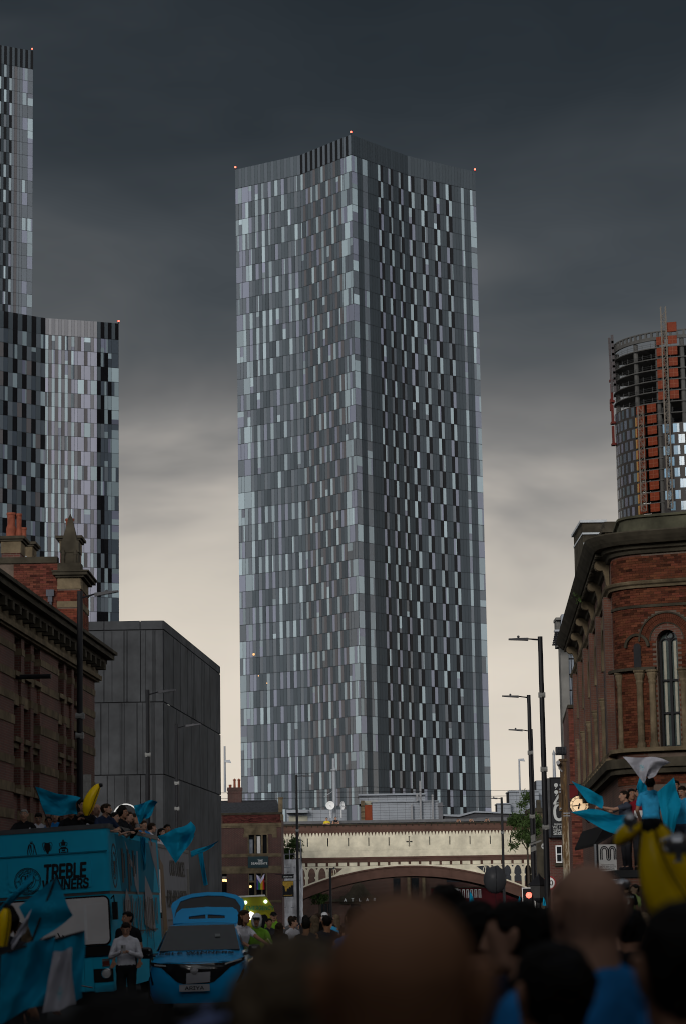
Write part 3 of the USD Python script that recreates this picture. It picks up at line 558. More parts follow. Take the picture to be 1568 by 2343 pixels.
HF = Fr(pp(659, 2030, 178), (1, 0, 0), (0, -1, 0)); kk = .2371 * 178 / F
hb = lambda mb, c0, c1, r0, r1, n0, n1: mb.box(HF, (c0 - 730) * kk, (c1 - 730) * kk, n0, n1, -(r1 - 1447) * kk, -(r0 - 1447) * kk)
b = MB(); hb(b, 676, 784, 1386, 1538, -.03, .03); b.build('board', blackm, hs)
b = MB(); hb(b, 672, 786, 1328, 1364, -.03, .03); b.build('top_board', blackm, hs)
gold = M('gold_paint', (.36, .22, .035), .5, var=.3, scale=6)
b = MB(); b.prism([((c - 730) * kk, -(r - 1447) * kk) for c, r in ((680, 1392), (780, 1392), (780, 1425), (768, 1432), (760, 1424), (752, 1450), (742, 1440), (733, 1462), (722, 1455), (712, 1490), (703, 1478), (698, 1440), (680, 1425))], HF, .031, .036); b.build('picture', gold, hs)
b = MB(); b.text('GREENE KING', .07, HF, 0, -(1352 - 1447) * kk, .031, .006); each(b, 'lettering', M('letter_white', (.5, .5, .5), .6), hs)
b = MB(); b.text('DEANSGATE', .075, HF, 0, -(1529 - 1447) * kk, .031, .006); each(b, 'lettering', gold, hs)
b = MB(); b.cyl(HF.p(-.9, 0, .92), HF.p(.45, 0, .92), .025); b.cyl(HF.p(0, 0, .6), HF.p(0, 0, .92), .02); b.tube([HF.p(0, 0, .92), HF.p(-.08, 0, 1.02), HF.p(.06, 0, 1.08), HF.p(0, 0, 1.16)], .02); each(b, 'bracket', blackm, hs)
pf = thing('pride_flag', 'rainbow flag with a white chevron hanging in the lower pub window', 'flag', loc=pp(596, 2030, PY - .2))
PFF = Fr(pp(596, 2018, PY - .16), (1, 0, 0), (0, -1, 0))
for k, cc in enumerate([(.06, .05, .25), (.02, .12, .09), (.02, .16, .04), (.45, .33, .02), (.45, .16, .02), (.35, .02, .02)]):
    b = MB(); x = -.28 + k * .093; b.prism([(x, -.55), (x + .093, -.55), (x + .093, .25 - abs(k - 2.0) * -.03), (x, .25 - abs(k - 2.5) * -.03)], PFF, 0, .01); b.build('stripe', M('flag_colour_%s' % 'abcdef'[k], cc, .8), pf)
b = MB(); b.prism([(-.3, .55), (-.16, .45), (.0, .2), (.16, .45), (.3, .6), (.26, .28), (.0, -.12), (-.26, .28)], PFF, .011, .02); b.build('chevron', M('lilac_cloth', (.5, .46, .6), .8), pf)
# ------------------------------------------------------------------ scaffold with sheeting
sc = thing('scaffold', 'scaffold wrapped in torn white sheeting beside the pub', 'scaffold', loc=pp(672, 2060, 186))
SF = Fr(pp(650, 2060, 186) * V(1, 1, 0), (1, 0, 0), (0, -1, 0)); sx = lambda px: (px - 650) * 186 / F; sz = lambda py: at(670, py, 186)[2]
sheet = M('scaffold_sheet', (.42, .42, .44), .7, var=.3, scale=1.3, bump=.5)
nu, nv = 16, 24; uu, vv = np.meshgrid(np.linspace(0, 1, nu), np.linspace(0, 1, nv), indexing='ij')
def cloth_panel(mb, fr, s0, s1, z0, z1, n, amp, seed, lean=0.0):
    P = np.stack([uu * (s1 - s0) + s0 + lean * vv, n + amp * (meshkit.fbm(np.stack([uu * 4, vv * 6, uu * 0 + seed], -1), 3) - .5), z0 + vv * (z1 - z0)], -1).reshape(-1, 3)
    mb.add(fr.tr(P), grid_faces(nu, nv))
b = MB(); cloth_panel(b, SF, sx(650), sx(688), 0, sz(1966), .05, .25, 3, 0); b.build('sheeting', sheet, sc)
b = MB(); cloth_panel(b, Fr(SF.p(sx(688), 0, 0), (0, 1, 0), (1, 0, 0)), 0, 4.5, 0, sz(1940), .04, .25, 9); b.build('sheeting', sheet, sc)
b = MB()
for k in range(4):
    for n in (0, -1.2): b.cyl(SF.p(sx(651) + k * .41, n, 0), SF.p(sx(651) + k * .41, n, sz(1955) + .35 * (k % 2)), .03)
for k in range(5): b.cyl(SF.p(sx(688), -.9 * k, 0), SF.p(sx(688), -.9 * k, sz(1930) + .5 - k * .15), .03)
for z in np.arange(1.8, 6, 1.0): b.cyl(SF.p(sx(650), .03, z), SF.p(sx(689), .03, z), .028)
each(b, 'scaffold_tube', steelm, sc)
b = MB()
for z in (2.0, 4.0): b.box(SF, sx(650), sx(688), -1.2, 0, z, z + .06)
each(b, 'board', M('scaffold_board', (.22, .16, .09), .8), sc)
# ------------------------------------------------------------------ railway bridge
BY = 195.0
br = thing('railway_bridge', 'cream and brown Victorian iron railway bridge arching across the street', 'bridge', loc=V(5, BY, 0))
BF = Fr((0, BY, 0), (1, 0, 0), (0, -1, 0))
def bxz(px, py): q = at(px, py, BY); return q[0], q[2]
def c4(c, r): return (800.6 + c * .30999, 1715.5 + r * .30999)
def bz(r): return bxz(*c4(433, r))[1]
XL, XR = bxz(630, 1900)[0], bxz(1222, 1900)[0]; XC = bxz(935, 1930)[0]
b = MB(); b.box(BF, XL, XR, -.5, .12, bz(548), bz(541)); b.build('coping', stonedk, br)
b = MB(); b.box(BF, XL, XR, -.3, 0, bz(584), bz(548)); b.build('parapet', brownm, br)
b = MB()
for k in range(42):
    x = XL + .35 + k * .5
    if x < XR: b.box(BF, x, x + .085, -.1, .03, bz(562), bz(534))
each(b, 'parapet_stud', stonedk, br)
b = MB(); b.box(BF, XL, XR, -.3, .05, bz(604), bz(584)); b.box(BF, XL, XR, -.35, .09, bz(588), bz(583)); b.build('parapet_rail', brownm, br)
b = MB(); b.box(BF, XL, XR, -.28, -.02, bz(640), bz(604)); b.build('scallop_backing', brownm, br)
# cream fascia with scalloped top
sw = (XR - XL) / 78; top, bot, val = bz(601), bz(736), bz(632)
pts = [(XL, bot)]
for k in range(78):
    x = XL + k * sw; pts += [(x, val), (x + sw * .14, val + (top - val) * .45), (x + sw * .3, val + (top - val) * .85), (x + sw * .5, top), (x + sw * .7, val + (top - val) * .85), (x + sw * .86, val + (top - val) * .45)]
pts += [(XR, val), (XR, bot)]; fas = Polygon(pts).buffer(0)
sl = 148 * .30999 * BY / F; slits = [XC + k * sl for k in range(-8, 8) if k != 0]
for x in slits: fas = fas.difference(sbox(x - .04, bz(704), x + .04, bz(642)))
fas = fas.difference(unary_union([sbox(XC - .045, bz(706), XC + .045, bz(640)), sbox(XC - .2, bz(681), XC + .2, bz(674)), Point(XC, bz(642)).buffer(.07), Point(XC - .19, bz(677.5)).buffer(.06), Point(XC + .19, bz(677.5)).buffer(.06), Point(XC, bz(708)).buffer(.07)]))
b = MB(); b.prism(fas, BF, 0, .05); b.build('fascia_plate', creamm, br)
b = MB(); b.box(BF, XL, XR, -.2, -.04, bz(736), bz(632)); b.build('fascia_shadow', concd, br)
b = MB(); b.box(BF, XL, XR, -.1, .065, bz(786), bz(736.5)); b.build('lower_plate', creamm, br)
b = MB()
for k in range(38): b.box(BF, XL + .2 + .52 * k, XL + .225 + .52 * k, .05, .062, bz(735), bz(640))
b.build('rivet_strips', creamm, br, kind='stuff')
b = MB(); b.box(BF, XL, XR, -.4, .16, bz(800), bz(786)); b.box(BF, XL, XR, -.4, .10, bz(825), bz(800)); b.build('girder', brownm, br)
b = MB(); d = 75 * .30999 * BY / F
for k in range(-13, 13):
    x = XC + d * (k + .12)
    if XL < x < XR - d: b.box(BF, x, x + d * .76, -.3, .07, bz(851), bz(825.5))
each(b, 'dentil', creamm, br)
b = MB(); b.box(BF, XL, XR, -.38, -.02, bz(852), bz(825)); b.build('dentil_backing', brownm, br)
# arch rib
zcw = bxz(935, 1980.5)[1]; xr_, zr_ = bxz(1216, 2038); hs_ = xr_ - XC; rise = zcw - zr_; RR = (hs_ ** 2 + rise ** 2) / (2 * rise)
def arcz(x, off=0.0): return zcw - RR + math.sqrt(max((RR - off) ** 2 - (x - XC) ** 2, 0)) 
xs = np.linspace(XC - hs_ - .9, XC + hs_ + .9, 49)
th_ = .80
b = MB(); b.prism(Polygon([(x, arcz(x)) for x in xs] + [(x, arcz(x, th_)) for x in xs[::-1]]), BF, -.55, .02); b.build('arch_rib', brownm, br)
b = MB()
for o0, o1 in ((0, .1), (th_ - .1, th_ + .02)): b.prism(Polygon([(x, arcz(x, o0 - .01)) for x in xs] + [(x, arcz(x, o1)) for x in xs[::-1]]), BF, -.6, .12)
each(b, 'rib_flange', brownm, br)
b = MB()
for k in (-5.2, -2.6, 0, 2.6, 5.2): b.box(Fr(BF.p(XC + k * 1.25, 0, arcz(XC + k * 1.25) - .75), (1, 0, 0), (0, -1, 0)), -.05, .05, .02, .1, 0, .68)
each(b, 'rib_stiffener', brownm, br)
b = MB()
for nn in (2.5, 5.0, 7.5):
    b.prism(Polygon([(x, arcz(x)) for x in xs] + [(x, arcz(x, th_ * 1.05)) for x in xs[::-1]]), BF, -nn - .3, -nn)
each(b, 'inner_rib', M('brown_dark_iron', (.03, .022, .018), .7), br)
b = MB(); b.box(BF, XL, XR, -8.5, -.56, zcw + .02, bz(805)); b.build('deck', concd, br)
zsp = bz(852.5)
sp = Polygon([(x, arcz(x) + .0) for x in xs if abs(x - XC) <= hs_ + .1] + [(XC + hs_ + .1, zsp), (XC - hs_ - .1, zsp)]).buffer(0)
ds = 75 * .30999 * BY / F
holes = []
x1310 = bxz(*c4(1310, 900))[0]
for sgn_ in (1, -1):
    for k in range(5):
        xc = (x1310 - XC) - k * ds; hw_ = ds * .36
        zb = max(arcz(XC + xc - hw_), arcz(XC + xc + hw_)) + .16; zt_ = zsp - .10; lowr = arcz(XC + xc + hw_) + .14
        if zt_ - zb < .12: continue
        sz_ = zt_ - min(.62, (zt_ - zb))
        L = []
        for t in np.linspace(0, 1, 7): L.append((-hw_ + hw_ * (1 - math.cos(t * math.pi / 2.2)) * 1.18, sz_ + (zt_ - sz_) * math.sin(t * math.pi / 2)))
        zl_, zr2 = arcz(XC + xc - hw_) + .13, arcz(XC + xc + hw_) + .13
        poly = [(-hw_, zl_)] + L + [(-x, z) for x, z in L[::-1]] + [(hw_, zr2)]
        hp = Polygon([(XC + sgn_ * (xc + x), z) for x, z in poly]).buffer(0)
        if zt_ - zb > 1.0:
            cu = [Polygon([(XC + sgn_ * (xc + s2 * hw_), sz_ - .02), (XC + sgn_ * (xc + s2 * (hw_ - .1)), sz_ - .14), (XC + sgn_ * (xc + s2 * hw_), sz_ - .28)]) for s2 in (-1, 1)]
            hp = hp.difference(unary_union(cu).buffer(.002))
        holes.append(hp)
    for k in range(1, 5):
        xm = XC + sgn_ * ((x1310 - XC) - (k - .5) * ds)
        if zsp - arcz(xm) > .5: holes.append(Polygon([(xm - .1, zsp - .1), (xm + .1, zsp - .1), (xm, zsp - .26)]))
    xe = x1310 - XC - 4.35 * ds; holes.append(Polygon([(XC + sgn_ * (xe - .55), zsp - .16), (XC + sgn_ * (xe + .18), zsp - .12), (XC + sgn_ * (xe + .12), arcz(XC + xe + .12) + .13)]))
spd = sp.difference(unary_union(holes))
b = MB(); b.prism(spd, BF, -.1, .03); each(b, 'spandrel_tracery', creamm, br)
b = MB()
for h in holes:
    for g in getattr(h, 'geoms', [h]): b.prism(g.buffer(.05).difference(g.buffer(.0)).intersection(sp), BF, .0301, .055)
b.build('tracery_moulding', creamm, br, kind='stuff')
b = MB(); b.prism(Polygon([(x, arcz(x) + .004) for x in xs if abs(x - XC) <= hs_ + .1] + [(x, arcz(x) + .12) for x in xs[::-1] if abs(x - XC) <= hs_ + .1]), BF, .031, .09); b.build('arch_moulding', creamm, br)
b = MB(); b.box(BF, XL, XC - hs_ - .1, -8, -.1, 0, zsp); b.box(BF, XC + hs_ + .1, XR + .3, -8, -.1, 0, zsp); each(b, 'abutment', stonedk, br)
ab = thing('castellated_pier', 'soot-black castellated stone pier at the right end of the bridge behind the street trees', 'pier', loc=at(1240, 2060, 193) * V(1, 1, 0))
def ax(px): return at(px, 1900, 193)[0]
def az(py): return at(1240, py, 193)[2]
b = MB(); b.box(Fr((0, 193, 0), (1, 0, 0), (0, -1, 0)), ax(1215), ax(1272), -6, 0, 0, az(1858)); b.build('shaft', stonedk, ab)
WF = lambda Y: Fr((0, Y, 0), (1, 0, 0), (0, -1, 0))
b = MB(); b.box(WF(193), ax(1213), ax(1274), -6, .12, az(1858), az(1848)); b.build('corbel_course', stonedk, ab)
b = MB()
for x in (1214, 1228, 1243, 1258): b.box(WF(193), ax(x), ax(x + 9), -.6, .1, az(1848), az(1830))
each(b, 'merlon', stonedk, ab)
b = MB()
for x in (1227, 1237, 1249): b.box(WF(193), ax(x), ax(x + 6), .0, .02, az(1872), az(1861))
each(b, 'pale_panel', stonem, ab)
# ------------------------------------------------------------------ street beyond the bridge
bh = thing('brick_corner_building', 'orange brick building with a curled gable seen under the bridge arch', 'building', loc=V(3, 232, 0))
def hx(px): return at(px, 2000, 232)[0]
def hzv(py): return at(850, py, 232)[2]
b = MB(); b.box(WF(232), hx(690), hx(1020), -10, 0, -.1, hzv(1930)); b.build('wall', wallunder, bh)
b = MB(); b.prism([(hx(776) + x * .0418, hzv(2050) + z * .0418) for x, z in ((0, 0), (10, 2), (22, 12), (30, 26), (35, 28), (38, 44), (44, 44), (47, 28), (53, 26), (62, 12), (72, 2), (84, 0), (84, -6), (0, -6))], WF(232), .0, .3); b.build('gable', stonedk, bh)
b = MB(); b.box(WF(232), hx(735), hx(900), 0, .25, hzv(2062), hzv(2056)); b.box(WF(232), hx(776), hx(862), 0, .12, hzv(2068), hzv(2052) - .01); each(b, 'signband', stonedk, bh)
b = MB()
for k, ch in enumerate('ATLAS'): b.text(ch, .27, WF(232), hx(788 + 16.7 * k), hzv(2061.5), .26, .05)
each(b, 'lettering', whitem, bh)
b = MB()
for x0, x1, y0, y1 in ((733, 739, 2066, 2088), (741, 747, 2066, 2088), (749, 754, 2066, 2088), (800, 822, 2068, 2100), (898, 914, 2010, 2050), (940, 956, 2010, 2060)): b.box(WF(232), hx(x0), hx(x1), .0, .06, hzv(y1), hzv(y0))
each(b, 'window_pane', panem, bh)
b = MB()
for x0 in (930, 964): b.box(WF(232), hx(x0), hx(x0 + 7), 0, .3, 0, hzv(2003))
b.box(WF(232), hx(758), hx(772), 0, .05, hzv(2003), hzv(1996)); each(b, 'stone_pilaster', stonem, bh)
rw = thing('red_white_wall', 'dark red screen with white pilasters seen through the right of the arch', 'wall', loc=V(9, 224, 0))
def wx(px): return at(px, 2040, 224)[0]
def wz(py): return at(1050, py, 224)[2]
b = MB(); b.box(WF(224), wx(985), wx(1200), -.5, 0, 0, wz(2032)); b.build('wall', M('dark_red_paint', (.085, .010, .014), .6), rw)
b = MB()
for k in range(9):
    x = 1019 + k * 9.3
    if k == 2: b.box(WF(224), wx(x + 1), wx(x + 9), 0, .14, wz(2058), wz(2031)); b.box(WF(224), wx(x), wx(x + 10), 0, .2, wz(2060), wz(2056)); continue
    for d_ in (0, 4.2): b.box(WF(224), wx(x + d_), wx(x + d_ + 1.3), 0, .08, wz(2055), wz(2036))
    b.box(WF(224), wx(x), wx(x + 5.5), 0, .07, wz(2037), wz(2035))
each(b, 'pilaster', whitem, rw)
b = MB(); b.box(WF(224), wx(985), wx(1200), -.6, .25, wz(2032), wz(2029)); b.build('coping', stonedk, rw)
# dark filler street block far under the arch
fb = thing('dark_terrace', 'dark slate-roofed terrace behind the red and white screen', 'building', loc=V(9, 240, 0))
b = MB(); b.box(WF(240), wx(1000), wx(1260), -8, 0, 0, at(1050, 2018, 240)[2]); b.build('wall', wallpub, fb)
b = MB(); P = [V(wx(995), 240.0, at(1050, 2018, 240)[2]), V(wx(1265), 240, at(1050, 2018, 240)[2]), V(wx(1265), 248, at(1050, 2018, 240)[2]), V(wx(995), 248, at(1050, 2018, 240)[2])]; b.hexa(P + [p + V(0, 2 if p[1] < 244 else -2, 1.6) for p in P]); b.build('roof', slatem, fb)
# ------------------------------------------------------------------ station buildings on the viaduct
SY = 206.0
def tx4(c): return at(*c4(c, 450), SY)[0]
def tz4(r): return at(*c4(433, r), SY)[2]
zdeck = tz4(540)
via = thing('viaduct', 'railway viaduct deck behind the bridge parapet', 'viaduct', loc=V(0, 206, 0)); b = MB(); b.box(WF(204), XL - 12, XR + 60, -14, 0, zdeck - 1.2, zdeck); b.build('deck', concd, via)
b = MB(); b.box(WF(204), XL - 12, XR + 60, -.2, .06, zdeck, tz4(520)); b.build('fence', M('fence_grey', (.10, .10, .105), .6), via)
def clad_box(th, c0, c1, r0, r1, n0, n1, nh=6, wv=46):
    """A box faced with separate cladding sheets."""
    core = MB(); core.box(WF(SY), tx4(c0) + .02, tx4(c1) - .02, n0, n1 - .04, tz4(r1), tz4(r0)); core.build('core', concd, th)
    n = max(1, round((c1 - c0) / wv)); H_ = (tz4(r0) - tz4(r1)) / nh; w_ = (tx4(c1) - tx4(c0)) / n
    for i in range(nh):
        for j in range(n): b = MB(); b.box(WF(SY), tx4(c0) + j * w_ + .008, tx4(c0) + (j + 1) * w_ - .008, n1 - .05, n1 + nrg.uniform(0, .008), tz4(r1) + i * H_ + .012, tz4(r1) + (i + 1) * H_ - .004); b.build('cladding_sheet', cladm, th)
st1 = thing('station_building', 'grey zinc clad station building with a rusty red panel above the bridge parapet', 'building', loc=V(tx4(380), SY, zdeck))
clad_box(st1, 161, 650, 385, 540, -4, 0, 8, 60); clad_box(st1, 65, 560, 322, 384, -8, -3, 4, 70)
b = MB(); b.box(WF(SY), tx4(60), tx4(565), -8.2, -2.6, tz4(322), tz4(310)); b.box(WF(SY), tx4(155), tx4(655), -4.1, .2, tz4(385), tz4(376)); each(b, 'roof_edge', cladm, st1)
b = MB(); b.box(WF(SY), tx4(106), tx4(160), -3, -.02, tz4(516), tz4(402)); b.build('red_panel', M('corten_red', (.16, .035, .015), .8), st1)
b = MB()
for k in range(4): b.box(WF(SY), tx4(78), tx4(105), -3, -.01, tz4(540 - k * 44) + .02, tz4(500 - k * 44))
each(b, 'stone_block', stonem, st1)
b = MB(); b.box(WF(SY), tx4(106), tx4(210), -3.3, -3.0 + .4, tz4(400), tz4(362)); b.build('window_pane', M('pale_glass', (.26, .25, .2), .15, var=.3, scale=.8), st1)
b = MB()
for c, r in ((493, 325), (606, 335), (517, 232), (452, 405)): b.cyl(V(tx4(c), SY - .5, tz4(540 if c != 493 else 380)), V(tx4(c), SY - .5, tz4(r)), .09, k=8)
each(b, 'vent_pipe', M('pale_pipe', (.22, .22, .23), .5), st1)
b = MB(); b.box(WF(SY), tx4(650), tx4(680), -3, .1, tz4(540), tz4(392)); b.box(WF(SY), tx4(643), tx4(692), -.4, .2, tz4(420), tz4(414)); each(b, 'doorway', M('clad_dark', (.10, .10, .11), .6), st1)
st2 = thing('station_shelter', 'low grey zinc clad building behind the parapet left of the mast', 'building', loc=V(tx4(-200), SY, zdeck))
s2 = lambda c: (486 + c * .2371 - 800.6) / .30999
clad_box(st2, s2(715), s2(1290), 428, 540, -4, -1, 4, 60)
b = MB(); b.box(WF(SY), tx4(s2(715)), tx4(s2(920)), -1.2, .2, tz4(452), tz4(430)); b.build('canopy', cladm, st2)
b = MB(); b.box(WF(SY), tx4(s2(820)), tx4(s2(915)), -1, -.9, tz4(530), tz4(470)); b.box(WF(SY), tx4(s2(735)), tx4(s2(800)), -1, -.9, tz4(530), tz4(470)); each(b, 'window_pane', M('pale_glass', (.26, .25, .2), .15), st2)
st3 = thing('low_roof', 'low dark shed with a lifted grey eave on the right of the viaduct', 'shed', loc=V(tx4(900), SY, zdeck))
b = MB(); b.prism([(tx4(690), tz4(545)), (tx4(690), tz4(488)), (tx4(800), tz4(500)), (tx4(915), tz4(470)), (tx4(1300), tz4(490)), (tx4(1300), tz4(545))], WF(SY), -6, -.3); b.build('wall', M('shed_dark', (.05, .05, .055), .7), st3)
b = MB(); b.prism([(tx4(680), tz4(492)), (tx4(680), tz4(480)), (tx4(800), tz4(484)), (tx4(915), tz4(458)), (tx4(1300), tz4(482)), (tx4(1300), tz4(490)), (tx4(915), tz4(470)), (tx4(800), tz4(500))], WF(SY), -6.4, 0); b.build('roof', cladm, st3)
b = MB(); b.box(WF(SY), tx4(930), tx4(1290), -.28, -.2, tz4(540), tz4(508)); b.build('panel', M('clad_dark', (.10, .10, .11), .6), st3)
st4 = thing('station_annexe', 'stepped grey zinc clad blocks beyond the right lamp posts', 'building', loc=V(tx4(1250), SY + 10, zdeck))
clad_box(st4, 1195, 1420, 308, 540, -8, -4, 8, 50); clad_box(st4, 1098, 1200, 402, 540, -6, -3, 4, 50); clad_box(st4, 1416, 1500, 215, 540, -10, -6, 8, 45)
b = MB(); b.box(WF(SY), tx4(1192), tx4(1424), -8.1, -3.8, tz4(308), tz4(298)); b.box(WF(SY), tx4(1095), tx4(1200), -6.1, -2.8, tz4(402), tz4(394)); each(b, 'roof_edge', cladm, st4)
# mast, dishes, overhead wires, lamps on the viaduct
def mast(px, py0, py1, Y, r, name, label, cat='mast'):
    p = at(px, py1, Y); q = at(px + (py0 - py1) * -.018, py0, Y); t = thing(name, label, cat, loc=V(p[0], Y, p[2])); b = MB(); b.cyl(p, V(p[0], Y, q[2]), r, r * .75, 10); b.build('pole', M('galvanised', (.22, .23, .25), .4, metal=.5), t); return t, V(p[0], Y, q[2]), p
t, tp, bt = mast(765, 1735, 1872, 203, .19, 'catenary_mast', 'grey tapered catenary mast on the viaduct in front of the tower')
b = MB(); z = bt[2] + 2.3; b.cyl(V(bt[0], 203, z), V(bt[0] - .85, 203, z - .55), .03); b.cyl(V(bt[0], 203, z + .1), V(bt[0] + .2, 203, z), .05); b.cyl(V(bt[0] - .12, 203, z + 1.7), V(bt[0] + .12, 203, z + 1.7), .2); each(b, 'bracket', steelm, t)
b = MB(); b.lathe([(.26, 0), (.26, .12)], Fr((bt[0], 203, z + 1.65), (1, 0, 0), (0, 1, 0)), 10); b.build('collar', steelm, t)
for i, (px, py, w, lab) in enumerate(((755, 1843, .33, 'round white satellite dish facing us left of the mast'), (780, 1843, .18, 'white satellite dish turned edge-on right of the mast'))):
    p = at(px, py, 202); t = thing('satellite_dish', lab, 'satellite dish', loc=p); nrm = V(0, -1, .15) if i == 0 else V(.85, -.5, 0); nrm /= np.linalg.norm(nrm); xx_ = np.cross(nrm, V(0, 0, 1)); b = MB()
    b.lathe([(.0, .0), (.2, .03), (.33, .1), (.36, .11), (.33, .09), (.2, .0), (0, -.03)], Fr(p, xx_ / np.linalg.norm(xx_), np.cross(nrm, xx_), nrm), 18); b.build('dish', whitem, t)
    b = MB(); b.cyl(p + V(0, .15, 0), V(p[0], 202.15, bt[2]), .03); b.build('post', whitem, t); b = MB(); b.cyl(p + nrm * .05, p + nrm * .4 + V(0, 0, -.1), .02); b.build('feed_arm', steelm, t)
for (px, py0, py1, Y, lab) in ((515, 1707, 1812, 190, 'pale tapered lamp post with a drooping head above the pub chimney'), (1190, 1736, 1880, 208, 'slim pale lamp post with a drooping head on the right of the viaduct')):
    t, tp, bt = mast(px, py0, py1, Y, .1, 'station_lamp', lab, 'lamp post'); b = MB()
    zz_ = tp[2] - (1.2 if px < 600 else .1); b.hexa([V(bt[0] + x, Y + y, zz_ + z) for x, y, z in ((0, -.12, -.05), (.5, -.12, -.12), (.5, .12, -.12), (0, .12, -.05), (0, -.1, .1), (.4, -.08, .13), (.4, .08, .13), (0, .1, .1))]); b.build('lamp_head', steelm, t)
t, tp, bt = mast(1267, 1725, 1780, 140, .1, 'vent_flue', 'pale metal flue with a pointed cap behind the right lamp posts', 'flue'); b = MB(); b.cyl(tp - V(0, 0, .02), tp + V(0, 0, .25), .11, .01); b.build('cap', steelm, t)
for z0 in (1812, 1825):
    t = thing('overhead_wire', 'thin overhead railway wire, the %s one' % ('upper' if z0 == 1812 else 'lower'), 'wire', loc=at(800, z0, 205)); b = MB(); b.tube([at(500, z0 + 2, 205), at(800, z0, 205), at(1240, z0 - 5, 205)], .018, k=4); b.build('wire', blackm, t)
# ------------------------------------------------------------------ right brick building with rounded corner
rb = thing('brick_hall', 'orange brick hall with a rounded corner, arched window and heavy dark cornice', 'building', loc=V(8.6, 75, 0))
S0 = at(1422, 2057, 75) * V(1, 1, 0); fd = V((1083 - 784) / F, 1, 0); fd /= np.linalg.norm(fd); fn = V(-fd[1], fd[0], 0)
RFL = 30.0
RFc = Fr(S0, fd, fn)
Rc = 1.3; cc = S0 - fn * Rc
ang0 = math.atan2(fn[1], fn[0]); TURN = math.radians(70)
arcp = [(cc[0] + Rc * math.cos(ang0 + t), cc[1] + Rc * math.sin(ang0 + t), math.cos(ang0 + t), math.sin(ang0 + t)) for t in np.linspace(0, TURN, 10)]
e1 = arcp[-1]; ed_ = V(-e1[3], e1[2], 0); RSL = 9.0
RS = Fr((e1[0], e1[1], 0), ed_, (e1[2], e1[3], 0))
E = RFc.p(RFL, 0, 0)
plan_ = [(E[0], E[1], fn[0], fn[1])] + arcp + [(*RS.p(RSL, 0, 0)[:2], e1[2], e1[3])]
zr = lambda py: at(1422, py, 75)[2]
y3 = lambda c: 1143.7 + c * .1977
y4 = lambda c: 1486.8 + c * .1977
wpx = lambda px: None
def rs_s(px, py=1600):        # distance along the straight wall where the ray of a picture column meets it
    d = ray(px, py); A = np.array([[d[0], -ed_[0]], [d[1], -ed_[1]]]); t, s = np.linalg.solve(A, np.array([RS.O[0], RS.O[1]])); return s
ws = rs_s(1529); wh = (rs_s(1553) - rs_s(1506)) / 2
zA = zr(y3(1570)); zS = zr(y4(1175)); zAc = zA - wh
back_n = -8
b = MB(); PL = [E + fn * -.06] + [V(p[0], p[1], 0) - V(p[2], p[3], 0) * .06 for p in arcp] ; 
# straight wall with the arched opening, and the curved and long walls
op = unary_union([sbox(ws - wh, zS, ws + wh, zAc), Point(ws, zAc).buffer(wh, 24)])
b.prism(sbox(0, -.1, RSL, zr(y3(690))).difference(op), RS, -.5, -.02); b.build('front_wall', mortarm, rb)
b = MB(); sweep(b, [plan_[0]] + arcp, rect(-.5, -.02, -1.2, zr(y3(690)))); b.build('side_wall', wallor, rb)
# bricks on the round corner and the front wall
AL = Rc * TURN
def corner(s):
    if s < AL: t = s / Rc; n = V(math.cos(ang0 + t), math.sin(ang0 + t), 0); return Fr(cc + n * (Rc - .02), V(-n[1], n[0], 0), n)
    return Fr(RS.p(s - AL, -.02, 0), ed_, RS.N)
ring_o, ring_i = wh * 2.72, wh * 1.72
def skipb(s, z):
    x = s - AL - ws; r = math.hypot(x, z - zAc)
    if abs(x) < wh * 1.12 and zS - .1 < z < zAc: return True
    if z >= zAc and r < ring_o * 1.04: return True
    return zS - .7 < z < zS - .02
bricks(corner, -.4, AL + rs_s(1590), zr(1800), zr(y3(690)), rb, c=(.092, .029, .015), limit=290, skip=skipb)
# voussoirs
b = MB()
for k in range(36):
    t0, t1 = math.pi * k / 36 + .004, math.pi * (k + 1) / 36 - .004
    for r0, r1, d in ((ring_i, wh * 2.12, .03), (wh * 2.14, wh * 2.55, .045)):
        P = [(r0 * math.cos(t0), r0 * math.sin(t0)), (r1 * math.cos(t0), r1 * math.sin(t0)), (r1 * math.cos(t1), r1 * math.sin(t1)), (r0 * math.cos(t1), r0 * math.sin(t1))]
        b.prism([(ws + x, zAc + z) for x, z in P], RS, -.3, d, T(.9 + nrg.normal(0, .1)) * np.array((.088, .028, .015)))
each(b, 'voussoir', brickm, rb)
tt = np.linspace(0, math.pi, 25)
b = MB(); b.prism(Polygon([(ws + ring_o * math.cos(t), zAc + ring_o * math.sin(t)) for t in tt] + [(ws + wh * 2.57 * math.cos(t), zAc + wh * 2.57 * math.sin(t)) for t in tt[::-1]]), RS, -.1, .09); b.build('hood_mould', stonedk, rb)
b = MB(); b.prism(Polygon([(ws + ring_i * math.cos(t), zAc + ring_i * math.sin(t)) for t in tt] + [(ws + wh * 1.62 * math.cos(t), zAc + wh * 1.62 * math.sin(t)) for t in tt[::-1]]), RS, -.3, .02); b.build('arch_edge', stonedk, rb)
b = MB(); b.prism(Polygon([(ws + wh * 1.62 * math.cos(t), zAc + wh * 1.62 * math.sin(t)) for t in tt] + [(ws + wh * math.cos(t), zAc + wh * math.sin(t)) for t in tt[::-1]]), RS, -.3, -.019); b.build('arch_reveal', wallor, rb)
g = corner(AL * .86); b = MB(); nz_ = zr(1535); b.prism(unary_union([sbox(-.12, nz_, .12, zr(1490)), Point(0, zr(1490)).buffer(.12)]), g, .018, .04); b.build('niche', concd, rb)
b = MB(); b.prism(Point(0, zr(1490)).buffer(.42).difference(Point(0, zr(1490)).buffer(.34)).intersection(sbox(-1, zr(1490), 1, 99)), g, .0, .09); b.build('niche_hood', stonedk, rb)
